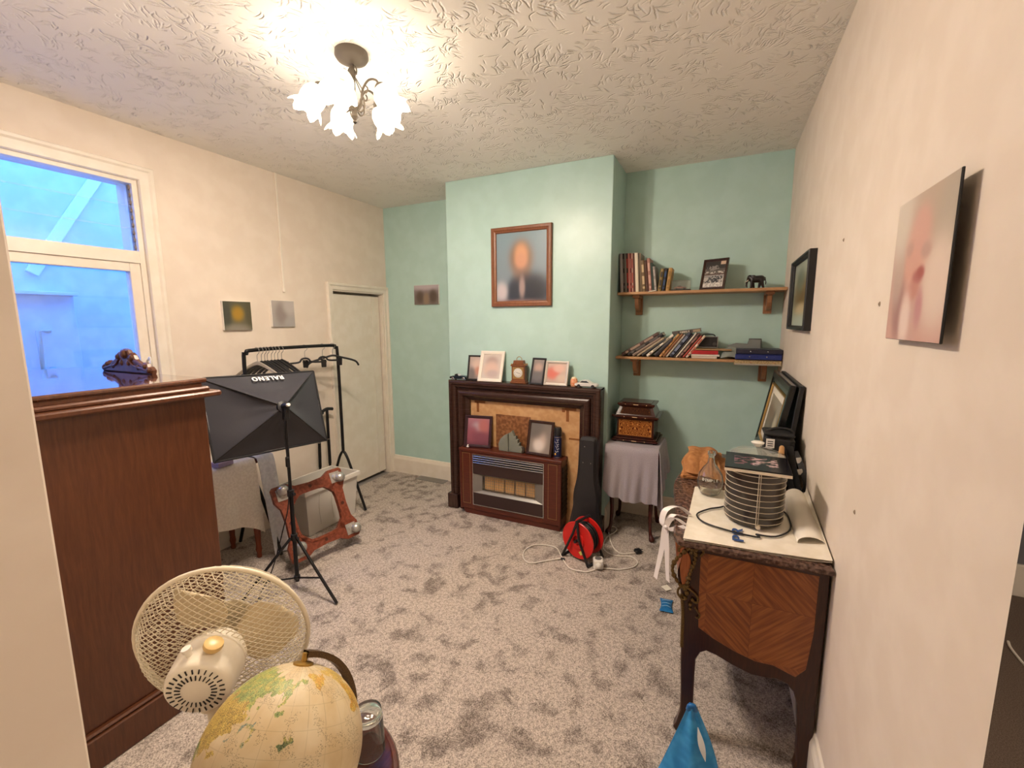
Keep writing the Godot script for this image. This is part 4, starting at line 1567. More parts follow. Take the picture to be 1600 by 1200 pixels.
# flat ring between two outlines of equal length
func ring_plate(st: SurfaceTool, outer: Array, inner: Array, z0: float, z1: float, xf: Transform3D) -> void:
	flat(st)
	var n := outer.size()
	for i in n:
		var j := (i + 1) % n
		for e in [[z0, -1.0], [z1, 1.0]]:
			quad(st, xf * Vector3(outer[i].x, outer[i].y, e[0]), xf * Vector3(outer[j].x, outer[j].y, e[0]), xf * Vector3(inner[j].x, inner[j].y, e[0]), xf * Vector3(inner[i].x, inner[i].y, e[0]), xf.basis * Vector3(0, 0, e[1]))
		var e1: Vector2 = outer[j] - outer[i]
		var e2: Vector2 = inner[j] - inner[i]
		quad(st, xf * Vector3(outer[i].x, outer[i].y, z0), xf * Vector3(outer[j].x, outer[j].y, z0), xf * Vector3(outer[j].x, outer[j].y, z1), xf * Vector3(outer[i].x, outer[i].y, z1), xf.basis * Vector3(e1.y, -e1.x, 0))
		quad(st, xf * Vector3(inner[i].x, inner[i].y, z0), xf * Vector3(inner[j].x, inner[j].y, z0), xf * Vector3(inner[j].x, inner[j].y, z1), xf * Vector3(inner[i].x, inner[i].y, z1), xf.basis * Vector3(-e2.y, e2.x, 0))

func dolly() -> void:
	var u := Vector3(0.158, 0.015, -0.987)
	var v := Vector3(-0.390, 0.920, -0.049)
	v = (v - u * v.dot(u)).normalized()
	var t := thing("moving_dolly", "red-painted wheeled moving dolly tipped up on edge behind the tripod", "dolly")
	t.transform = Transform3D(Basis(u, v, u.cross(v)), Vector3(-2.417, 0.300, -1.993))
	# outline of one side, anticlockwise from the bottom, turned four times; the hole has as many points
	var side_o := [Vector2(-0.25, -0.235), Vector2(-0.235, -0.25), Vector2(-0.15, -0.25), Vector2(-0.10, -0.222), Vector2(0.0, -0.215), Vector2(0.10, -0.222), Vector2(0.15, -0.25), Vector2(0.235, -0.25)]
	var side_i := [Vector2(-0.140, -0.110), Vector2(-0.132, -0.118), Vector2(-0.095, -0.150), Vector2(-0.060, -0.155), Vector2(0.0, -0.156), Vector2(0.060, -0.155), Vector2(0.095, -0.150), Vector2(0.132, -0.118)]
	var o := []
	var i := []
	for k in 4:
		for p in side_o:
			o.append(p.rotated(k * PI / 2))
		for p in side_i:
			i.append(p.rotated(k * PI / 2))
	var st := mb()
	ring_plate(st, o, i, -0.012, 0.012, Transform3D())
	# raised lips round the hole and the rim
	var lip := []
	var lip2 := []
	for p in i:
		lip.append(p * 1.09)
		lip2.append(p * 0.985)
	ring_plate(st, lip, lip2, -0.014, 0.018, Transform3D())
	var red := mottled("713624", "8a4833", 0.03, 0.42, 0.25, 87, 0.06)
	obj("frame", st, red, t)
	for k in 4:
		st = mb()
		var d := Vector2(0, -0.188).rotated(k * PI / 2)
		lathe(st, [Vector2(0.007, 0.0125), Vector2(0.011, 0.0135), Vector2(0.012, 0.012)], 12, Transform3D(Basis(Vector3(1, 0, 0), Vector3(0, 0, 1), Vector3(0, -1, 0)), Vector3(d.x, d.y, 0)))
		lathe(st, [Vector2(0, 0.0128), Vector2(0.007, 0.0128)], 12, Transform3D(Basis(Vector3(1, 0, 0), Vector3(0, 0, 1), Vector3(0, -1, 0)), Vector3(d.x, d.y, 0)))
		obj("eyelet", st, plain("4a2418", 0.5), t)
	for k in 4:
		var d := Vector2(0.190, 0.190).rotated(k * PI / 2)
		st = mb()
		var sw: float = [0.5, 2.4, 2.2, 0.6][k]
		box(st, Vector3(d.x, d.y, 0.014), Vector3(0.075, 0.075, 0.004), 0.001)
		lathe(st, [Vector2(0, 0.030), Vector2(0.018, 0.029), Vector2(0.026, 0.016)], 16, Transform3D(Basis(Vector3(1, 0, 0), Vector3(0, 0, 1), Vector3(0, -1, 0)), Vector3(d.x, d.y, 0)))
		var f := Basis(Vector3(0, 0, 1), sw)
		var ca := obj("caster_plate", st, plain("bdbab4", 0.35, 0.5), t)
		# hooded ball caster: a domed shell over a leaning wheel
		st = mb()
		var ax := (f * Vector3(0, 1, 0) * 0.55 + Vector3(0, 0, 0.83)).normalized()
		var sd := f * Vector3(1, 0, 0)
		var wx := Transform3D(Basis(sd, ax, sd.cross(ax)), Vector3(d.x, d.y, 0.042) + f * Vector3(0.016, -0.014, 0))
		lathe(st, [Vector2(0, 0.022), Vector2(0.010, 0.0215), Vector2(0.020, 0.018), Vector2(0.029, 0.011), Vector2(0.034, 0.002), Vector2(0.034, -0.003), Vector2(0.030, -0.004)], 24, wx)
		obj("caster_hood", st, plain("c4c2bc", 0.28, 0.7), ca)
		st = mb()
		lathe(st, [Vector2(0, -0.004), Vector2(0.031, -0.004), Vector2(0.036, -0.008), Vector2(0.036, -0.016), Vector2(0.030, -0.020), Vector2(0, -0.020)], 24, wx)
		obj("wheel", st, plain("8f8d88", 0.45), ca)

func alcove_table() -> void:
	var t := thing("alcove_table", "small dark cabriole-legged table under the grey towel in the right alcove", "table", Vector3(-0.535, 0, -3.30))
	var wm := wood("3a1612", "57251c", 0.25, 0.3, false, 91)
	var st := mb()
	bx(st, -0.165, 0.655, -0.18, 0.165, 0.683, 0.18, 0.004)
	bx(st, -0.15, 0.60, -0.165, 0.15, 0.655, 0.165, 0.003)
	obj("table_top", st, wm, t)
	for sx in [-1, 1]:
		for sz in [-1, 1]:
			st = mb()
			var d := Vector3(sx, 0, sz).normalized()
			var c := Vector3(sx * 0.14, 0, sz * 0.155)
			tube(st, curve([c + Vector3(0, 0.64, 0), c + d * 0.014 + Vector3(0, 0.55, 0), c + d * 0.010 + Vector3(0, 0.40, 0), c - d * 0.002 + Vector3(0, 0.22, 0), c + d * 0.004 + Vector3(0, 0.07, 0), c + d * 0.022 + Vector3(0, 0.025, 0), c + d * 0.030 + Vector3(0, 0.004, 0)], 3),
				[0.022, 0.024, 0.025, 0.025, 0.023, 0.021, 0.019, 0.018, 0.0165, 0.015, 0.0135, 0.0125, 0.012, 0.013, 0.016, 0.020, 0.022, 0.021, 0.018], 10)
			obj("leg", st, wm, t)
	var tow := mottled("99929a", "b5adb2", 0.12, 1.0, 0.2, 93, 0.08)
	tow.rim_enabled = true
	tow.rim = 0.4
	st = mb()
	# over the top and down the front
	sheet(st, 40, 34, func(u: float, v: float) -> Vector3:
		var x := -0.722 + 0.368 * u
		var s := v * 0.76
		var deep := 0.36 + 0.05 * u * u + 0.03 * sin(u * 4.0) - 0.04 * (1.0 if u < 0.1 else 0.0) * (0.1 - u) * 10.0
		if s < 0.36:
			return Vector3(x, 0.690 + 0.002 * sin(u * 9.0), -3.475 + s)
		var d := (s - 0.36) / 0.40
		var fall := d * deep
		var bend := minf(fall / 0.03, 1.0)
		var wave := (0.016 * sin(u * 15.0 + 0.6) + 0.012 * sin(u * 31.0 + d * 2.0)) * smoothstep(0.05, 1.0, d)
		return Vector3(x + 0.02 * (u - 0.4) * d, 0.690 - fall + 0.01 * (1.0 - bend), -3.115 + 0.014 * bend + 0.018 * d + wave), 0.006)
	# down the right side, ending in a hanging corner
	sheet(st, 26, 24, func(u: float, v: float) -> Vector3:
		var z := -3.475 + 0.372 * u
		var deep := 0.24 + 0.22 * u * u + 0.05 * (1.0 - u) * sin(u * 8.0)
		var fall := v * deep
		var wave := (0.016 * sin(u * 19.0 + 1.0) + 0.010 * sin(u * 33.0)) * smoothstep(0.0, 1.0, v)
		return Vector3(-0.354 + 0.010 * minf(fall / 0.03, 1.0) + wave + 0.014 * v, 0.690 - fall, z + 0.02 * v * (u - 0.5)), 0.006)
	# down the left side
	sheet(st, 20, 16, func(u: float, v: float) -> Vector3:
		var wave := 0.010 * sin(u * 17.0) * v
		return Vector3(-0.722 - 0.002 + wave, 0.690 - v * 0.3, -3.475 + 0.37 * u), 0.006)
	var tw := obj("towel", st, tow)
	tag(tw, "grey towel draped over the small table in the right alcove", "towel")
	# inlaid box with a stepped lid
	var b := thing("inlaid_box", "dark inlaid wooden casket with a stepped lid on the towel-covered table", "casket", Vector3(-0.540, 0.695, -3.345))
	var red := wood("2c100a", "4d1d10", 0.22, 0.2, true, 95)
	var zf := 0.135
	st = mb()
	for sx in [-1, 1]:
		for sz in [-1, 1]:
			box(st, Vector3(sx * 0.145, 0.006, sz * 0.115), Vector3(0.03, 0.012, 0.03), 0.004)
	bx(st, -0.168, 0.010, -zf - 0.003, 0.168, 0.022, zf + 0.012, 0.004)
	bx(st, -0.155, 0.022, -zf, 0.155, 0.036, zf + 0.004, 0.005)
	obj("base", st, red, b)
	st = mb()
	bx(st, -0.132, 0.036, -zf + 0.02, 0.132, 0.180, zf - 0.02, 0.002)
	var body := obj("body", st, red, b)
	st = mb()
	bx(st, -0.155, 0.178, -zf, 0.155, 0.188, zf + 0.004, 0.004)
	bx(st, -0.166, 0.186, -zf - 0.005, 0.166, 0.202, zf + 0.012, 0.005)
	obj("rim", st, red, b)
	st = mb()
	var lo := [Vector3(-0.142, 0.202, zf - 0.012), Vector3(0.142, 0.202, zf - 0.012), Vector3(0.142, 0.202, -zf + 0.012), Vector3(-0.142, 0.202, -zf + 0.012)]
	var hi := [Vector3(-0.115, 0.268, zf - 0.045), Vector3(0.115, 0.268, zf - 0.045), Vector3(0.115, 0.268, -zf + 0.045), Vector3(-0.115, 0.268, -zf + 0.045)]
	flat(st)
	for k in 4:
		var l := (k + 1) % 4
		quad(st, lo[k], lo[l], hi[l], hi[k], lo[k] + lo[l] - Vector3(0, 0.2, 0))
	quad(st, hi[0], hi[1], hi[2], hi[3], Vector3.UP)
	obj("lid_slope", st, red, b)
	st = mb()
	bx(st, -0.128, 0.266, -zf + 0.03, 0.128, 0.276, zf - 0.028, 0.003)
	bx(st, -0.134, 0.274, -zf + 0.024, 0.134, 0.288, zf - 0.022, 0.005)
	bx(st, -0.105, 0.287, -zf + 0.05, 0.105, 0.292, zf - 0.05, 0.003)
	obj("lid_top", st, red, b)
	# marquetry: scrolls of pale wood let into the front of body and lid
	var n1 := noise(97, 0.022, 2)
	var scroll := StandardMaterial3D.new()
	scroll.albedo_texture = gen(160, 96, func(x: int, y: int) -> Color:
		var u := absf(x - 80.0)
		var e := minf(minf(x, 159 - x), minf(y, 95 - y))
		if e < 3:
			return Color("3a130a")
		if e < 5:
			return Color("c98a4a")
		var g := n1.get_noise_2d(u, y * 1.0)
		var ring := sin(g * 22.0)
		if ring > 0.55:
			return Color("d99a4e")
		if ring > 0.2:
			return Color("a55c22")
		return Color("55200e"))
	scroll.roughness = 0.6
	scroll.metallic_specular = 0.2
	st = mb()
	print_quad(st, Vector3(-0.122, 0.170, zf - 0.0192), Vector3(0.122, 0.170, zf - 0.0192), Vector3(0.122, 0.046, zf - 0.0192), Vector3(-0.122, 0.046, zf - 0.0192), Vector3(0, 0, 1))
	obj("marquetry", st, scroll, body)
	var dull: StandardMaterial3D = scroll.duplicate()
	dull.albedo_color = Color("6f6258")
	st = mb()
	var k := Vector3(0, 0.0004, 0.001)
	print_quad(st, hi[0].lerp(lo[0], 0.1) + Vector3(0.022, 0, 0) + k, hi[1].lerp(lo[1], 0.1) - Vector3(0.022, 0, 0) + k, lo[1].lerp(hi[1], 0.12) - Vector3(0.026, 0, 0) + k, lo[0].lerp(hi[0], 0.12) + Vector3(0.026, 0, 0) + k, Vector3(0, 0.4, 1))
	obj("lid_marquetry", st, dull, b)
	for q in [[0.030, zf + 0.0125], [0.194, zf + 0.0125], [0.281, zf - 0.0215]]:
		for x in [-0.075, 0.0, 0.075]:
			st = mb()
			var wd := 0.035 if x == 0.0 else 0.007
			box(st, Vector3(x, q[0] - (0.014 if q[0] < 0.1 else 0.0), q[1]), Vector3(wd, 0.005, 0.0012), 0.0004)
			obj("inlay_dot", st, plain("d8b283", 0.35), b)

func left_clutter() -> void:
	# clothes rail along the window wall
	var t := thing("clothes_rail", "black metal clothes rail standing along the window wall", "clothes rail", Vector3(-2.85, 0, -2.255))
	var st := mb()
	var zl := 0.395
	tube(st, curve([Vector3(0, 0.50, zl), Vector3(0, 1.30, zl), Vector3(0, 1.375, zl - 0.022), Vector3(0, 1.397, zl - 0.09), Vector3(0, 1.397, -zl + 0.09), Vector3(0, 1.375, -zl + 0.022), Vector3(0, 1.30, -zl), Vector3(0, 0.50, -zl)], 5), 0.0125, 10)
	obj("frame", st, mat.blackmetal, t)
	for s in [1, -1]:
		st = mb()
		tube(st, curve([Vector3(0.22, 0.012, s * zl), Vector3(0.08, 0.36, s * zl), Vector3(0.035, 0.46, s * zl), Vector3(0, 0.495, s * zl), Vector3(-0.035, 0.46, s * zl), Vector3(-0.08, 0.36, s * zl), Vector3(-0.22, 0.012, s * zl)], 5), 0.011, 8)
		obj("leg", st, mat.blackmetal, t)
	# hangers along the rail
	var proto := {}
	for pale in [true, false]:
		var h := thing("coat_hanger", "pale wooden coat hanger, first at the near end of the clothes rail" if pale else "black coat hanger bunched with others at the near end of the clothes rail", "hanger", Vector3.ZERO, 0.0, "coat hangers on the rail")
		st = mb()
		tube(st, curve([Vector3(-0.018, 0.0, 0), Vector3(-0.016, 0.016, 0), Vector3(0, 0.024, 0), Vector3(0.019, 0.012, 0), Vector3(0.017, -0.012, 0), Vector3(0, -0.03, 0), Vector3(0, -0.075, 0)], 5), 0.002, 6)
		obj("hook", st, mat.steel, h)
		st = mb()
		var pl := []
		for k in 13:
			var u := k / 12.0 * 2.0 - 1.0
			pl.append(Vector2(u * 0.205, -0.068 - 0.105 * pow(absf(u), 1.25)))
		for k in 13:
			var u := 1.0 - k / 12.0 * 2.0
			pl.append(Vector2(u * 0.205, -0.094 - 0.098 * pow(absf(u), 1.4)))
		extr(st, pl, -0.007, 0.007, 0.003)
		if pale:
			tube(st, [Vector3(-0.18, -0.18, 0), Vector3(0.18, -0.18, 0)], 0.005, 6)
		obj("shoulder", st, plain("a39a8c", 0.5) if pale else plain("1b1b1f", 0.4), h)
		proto[pale] = h
	var first := true
	var count := 0
	for q in [[-1.955, true, 0.15], [-1.985, false, 0.1], [-2.01, false, 0.05], [-2.03, false, 0.12], [-2.06, false, 0.08], [-2.085, false, 0.0], [-2.11, false, 0.1], [-2.14, false, 0.05]]:
		var h: Node3D = proto[q[1]]
		if not q[1]:
			if not first:
				h = h.duplicate()
				h.name = numbered("coat_hanger")
				add_child(h)
			first = false
			count += 1
			h.set_meta("label", "black coat hanger, %s from the near end of the clothes rail" % ["second", "third", "fourth", "fifth", "sixth", "seventh", "eighth"][count - 1])
		h.position = Vector3(-2.85, 1.397 - 0.008, q[0])
		h.rotation.y = q[2]
	for q in [[-2.335, 1.15, "black clip hanger hanging from the middle of the clothes rail"], [-2.50, 1.25, "black clip hanger hanging towards the door end of the clothes rail"]]:
		var h := thing("clip_hanger", q[2], "hanger", Vector3(-2.85, 1.389, q[0]), q[1], "clip hangers on the rail")
		st = mb()
		tube(st, curve([Vector3(-0.018, 0.0, 0), Vector3(-0.016, 0.016, 0), Vector3(0, 0.024, 0), Vector3(0.019, 0.012, 0), Vector3(0.017, -0.012, 0), Vector3(0, -0.03, 0), Vector3(0, -0.10, 0)], 5), 0.002, 6)
		obj("hook", st, mat.steel, h)
		st = mb()
		tube(st, curve([Vector3(-0.155, -0.112, 0), Vector3(-0.05, -0.108, 0), Vector3(-0.025, -0.085, 0), Vector3(0, -0.078, 0), Vector3(0.025, -0.085, 0), Vector3(0.05, -0.108, 0), Vector3(0.155, -0.112, 0)], 4), 0.007, 8)
		obj("bar", st, mat.black, h)
		for x in [-0.135, 0.135]:
			st = mb()
			box(st, Vector3(x, -0.125, 0.008), Vector3(0.034, 0.060, 0.006), 0.002, Basis(Vector3(1, 0, 0), 0.12))
			box(st, Vector3(x, -0.125, -0.008), Vector3(0.034, 0.060, 0.006), 0.002, Basis(Vector3(1, 0, 0), -0.12))
			tube(st, [Vector3(x - 0.01, -0.11, 0), Vector3(x + 0.01, -0.11, 0)], 0.012, 10)
			obj("clip", st, mat.black, h)
	var h := thing("coat_hanger", "curved black plastic hanger at the door end of the clothes rail", "hanger", Vector3(-2.85, 1.389, -2.60), 1.0, "coat hangers on the rail")
	st = mb()
	tube(st, curve([Vector3(-0.018, 0.0, 0), Vector3(-0.016, 0.016, 0), Vector3(0, 0.024, 0), Vector3(0.019, 0.012, 0), Vector3(0.017, -0.012, 0), Vector3(0, -0.03, 0), Vector3(0, -0.08, 0)], 5), 0.002, 6)
	obj("hook", st, mat.steel, h)
	st = mb()
	tube(st, curve([Vector3(-0.20, -0.165, 0), Vector3(-0.17, -0.125, 0), Vector3(-0.06, -0.09, 0), Vector3(0, -0.075, 0), Vector3(0.06, -0.09, 0), Vector3(0.17, -0.125, 0), Vector3(0.20, -0.165, 0)], 5), 0.008, 8)
	obj("shoulder", st, mat.black, h)
	# walking sticks against the wall
	for q in [[Vector3(-2.98, 0, -2.50), Vector3(-3.04, 0.815, -2.585), 0.045, "black walking stick leaning by the wall, half hidden by the softbox"], [Vector3(-2.96, 0, -2.60), Vector3(-3.03, 0.835, -2.665), 0.06, "black walking stick with a tee handle leaning beside the low door"]]:
		var s := thing("walking_stick", q[3], "walking stick")
		st = mb()
		tube(st, [q[0], q[0].lerp(q[1], 0.45), q[0].lerp(q[1], 0.452), q[1]], [0.010, 0.010, 0.0125, 0.0125], 10)
		obj("shaft", st, mat.blackmetal, s)
		st = mb()
		tube(st, curve([q[1] + Vector3(0, -0.012, q[2] + 0.012), q[1] + Vector3(0, 0.006, 0.02), q[1] + Vector3(0, 0.010, -0.01), q[1] + Vector3(0, 0.0, -q[2])], 4), 0.0135, 10)
		obj("handle", st, mat.black, s)
		st = mb()
		tube(st, [q[0] + (q[1] - q[0]) * 0.70, q[0] + (q[1] - q[0]) * 0.708], 0.0132, 10)
		obj("ring", st, mat.chrome, s)
	# storage tub behind the dolly
	var tub := thing("storage_tub", "pale plastic storage tub on the carpet behind the red dolly", "storage tub", Vector3(-2.815, 0, -2.36))
	var pm := plain("d8d4cc", 0.35)
	st = mb()
	var a := Vector2(0.125, 0.225)
	var b := Vector2(0.150, 0.255)
	flat(st)
	for e in [0.0, -0.004]:
		var lo := [Vector3(-a.x - e, 0.004, -a.y - e), Vector3(a.x + e, 0.004, -a.y - e), Vector3(a.x + e, 0.004, a.y + e), Vector3(-a.x - e, 0.004, a.y + e)]
		var hi := [Vector3(-b.x - e, 0.36, -b.y - e), Vector3(b.x + e, 0.36, -b.y - e), Vector3(b.x + e, 0.36, b.y + e), Vector3(-b.x - e, 0.36, b.y + e)]
		for k in 4:
			var l := (k + 1) % 4
			quad(st, lo[k], lo[l], hi[l], hi[k], (lo[k] + lo[l]) * (1.0 if e == 0.0 else -1.0) - Vector3(0, 0.004, 0))
		quad(st, lo[0], lo[1], lo[2], lo[3], Vector3.UP * (-1.0 if e == 0.0 else 1.0))
	obj("body", st, pm, tub)
	st = mb()
	moulding(st, b.y * 2 + 0.028, b.x * 2 + 0.028, [Vector2(0, -0.03), Vector2(0, 0), Vector2(0.004, 0.004), Vector2(0.016, 0.004), Vector2(0.016, -0.006)], Transform3D(Basis(Vector3(0, 0, -1), Vector3(-1, 0, 0), Vector3(0, 1, 0)), Vector3(0, 0.36, 0)))
	obj("rim", st, plain("ece8e0", 0.35), tub)
	for k in 3:
		st = mb()
		tube(st, curve([Vector3(a.x + 0.012, 0.06, -0.12 + k * 0.12), Vector3(a.x + 0.022, 0.20, -0.10 + k * 0.12), Vector3(a.x + 0.026, 0.30, -0.11 + k * 0.12)], 3), 0.003, 5)
		obj("rib", st, pm, tub)
	# table end with white cloths
	var tb := thing("draped_table", "small brown-legged table under white towels beyond the tall cabinet", "table", Vector3(-2.90, 0, -1.60))
	st = mb()
	bx(st, -0.17, 0.66, -0.24, 0.17, 0.69, 0.24, 0.004)
	obj("table_top", st, mat.teak, tb)
	for sx in [-1, 1]:
		for sz in [-1, 1]:
			st = mb()
			lathe(st, [Vector2(0.014, 0), Vector2(0.018, 0.01), Vector2(0.014, 0.03), Vector2(0.020, 0.06), Vector2(0.016, 0.09), Vector2(0.021, 0.2), Vector2(0.022, 0.42), Vector2(0.026, 0.45), Vector2(0.024, 0.66)], 12, Transform3D(Basis(), Vector3(sx * 0.14, 0, sz * 0.19)))
			obj("leg", st, wood("6a2c16", "8a4322", 0.35, 0.2, false, 99), tb)
	st = mb()
	var cl := mottled("dcd3c4", "eae2d4", 0.05, 0.95, 0.3, 101, 0.04)
	sheet(st, 26, 30, func(u: float, v: float) -> Vector3:
		var z := -1.37 - 0.42 * u
		var s := v * 0.78
		if s < 0.34:
			return Vector3(-3.068 + s, 0.697, z)
		var d := (s - 0.34) / 0.44
		var deep := 0.36 + 0.05 * u + 0.10 * pow(u, 4.0)
		var wave := 0.010 * sin(u * 17.0) * smoothstep(0.1, 1.0, d)
		return Vector3(-2.728 + 0.012 * minf(d * 12.0, 1.0) + wave + 0.03 * d, 0.697 - deep * d, z - 0.01 * d), 0.005)
	tag(obj("white_towel", st, cl), "white towel hanging over the small table beside the cabinet", "towel")
	st = mb()
	sheet(st, 22, 26, func(u: float, v: float) -> Vector3:
		var z := -1.80 - 0.115 * u
		var s := v * 1.0
		if s < 0.30:
			return Vector3(-3.02 + s, 0.704 + 0.012 * sin(u * PI), z)
		var d := (s - 0.30) / 0.70
		return Vector3(-2.72 + 0.012 * minf(d * 14.0, 1.0) + 0.012 * sin(u * 9.0 + 0.5) * d + 0.05 * d, 0.704 - 0.69 * d, z - 0.03 * d), 0.004)
	tag(obj("white_sheet", st, mottled("c9ccd2", "dcdee2", 0.04, 0.9, 0.4, 103)), "long bluish-white sheet hanging to the carpet behind the tripod", "sheet")
	var fb := thing("flat_box", "flat mauve box lying on the white towel beside the cabinet", "box", Vector3(-2.745, 0.702, -1.60), 0.12)
	st = mb()
	box(st, Vector3(0, 0.016, 0), Vector3(0.06, 0.026, 0.10), 0.002)
	obj("body", st, plain("8d7f9c", 0.5), fb)
	st = mb()
	box(st, Vector3(0, 0.031, 0), Vector3(0.064, 0.008, 0.104), 0.002)
	obj("lid", st, plain("a596b2", 0.5), fb)

# ---------------------------------------------------------------- small things
# a frame stood on a surface at foot (middle of its lower edge), leaning back
func stood(label: String, w: float, h: float, fw: float, fm: Material, art: Material, foot: Vector3, turn := 0.0, lean := 0.14, mount := 0.0, group := "") -> void:
	var b := Basis(Vector3.UP, turn) * Basis(Vector3(1, 0, 0), -lean)
	framed("framed_photo", label, "photo frame", w, h, fw, 0.014, fm, art, Transform3D(b, foot + b * Vector3(0, h / 2, 0)), mount, group, 0.1)

func model_car(label: String, at: Vector3, turn: float, l: float, body: Material, open_top: bool) -> void:
	var t := thing("model_car", label, "model car", at, turn)
	var k := l / 4.4
	var st := mb()
	var low := [Vector2(-2.2, 0.35), Vector2(-2.15, 0.75), Vector2(-1.4, 0.92), Vector2(0.6, 0.98), Vector2(1.7, 0.86), Vector2(2.15, 0.66), Vector2(2.2, 0.35), Vector2(1.75, 0.28), Vector2(-1.75, 0.28)]
	var sc := []
	for p in low:
		sc.append(p * k)
	extr(st, sc, -0.86 * k, 0.86 * k, 0.10 * k)
	obj("body", st, body, t)
	st = mb()
	var cab := [Vector2(-1.5, 0.92), Vector2(-0.85, 1.42), Vector2(0.15, 1.44), Vector2(0.95, 0.96)]
	if open_top:
		cab = [Vector2(0.10, 0.95), Vector2(-0.15, 1.35), Vector2(-0.08, 1.36), Vector2(0.28, 0.97)]
	sc = []
	for p in cab:
		sc.append(p * k)
	extr(st, sc, -0.72 * k, 0.72 * k, 0.05 * k)
	obj("windscreen" if open_top else "cabin", st, plain("dde3e6", 0.2) if open_top else body, t)
	if open_top:
		st = mb()
		for s in [-0.35, 0.35]:
			box(st, Vector3(-0.75, 1.05, s) * k, Vector3(0.45, 0.55, 0.5) * k, 0.08 * k)
		obj("seat", st, mat.black, t)
	else:
		st = mb()
		var win := []
		for p in [Vector2(-1.18, 1.0), Vector2(-0.78, 1.34), Vector2(0.10, 1.36), Vector2(0.70, 1.0)]:
			win.append(p * k)
		extr(st, win, -0.735 * k, 0.735 * k, 0.0)
		obj("side_window", st, plain("3b4248", 0.15), t)
	for x in [-1.35, 1.38]:
		for s in [-1, 1]:
			st = mb()
			lathe(st, [Vector2(0, -0.1 * k), Vector2(0.30 * k, -0.1 * k), Vector2(0.34 * k, -0.05 * k), Vector2(0.34 * k, 0.06 * k), Vector2(0.28 * k, 0.1 * k), Vector2(0.20 * k, 0.08 * k), Vector2(0, 0.09 * k)], 14, Transform3D(Basis(Vector3(1, 0, 0), Vector3(0, 0, s), Vector3(0, -s, 0)), Vector3(x * k, 0.34 * k, s * 0.80 * k)))
			obj("wheel", st, plain("2a2a2c", 0.5) if not open_top else mat.chrome, t)

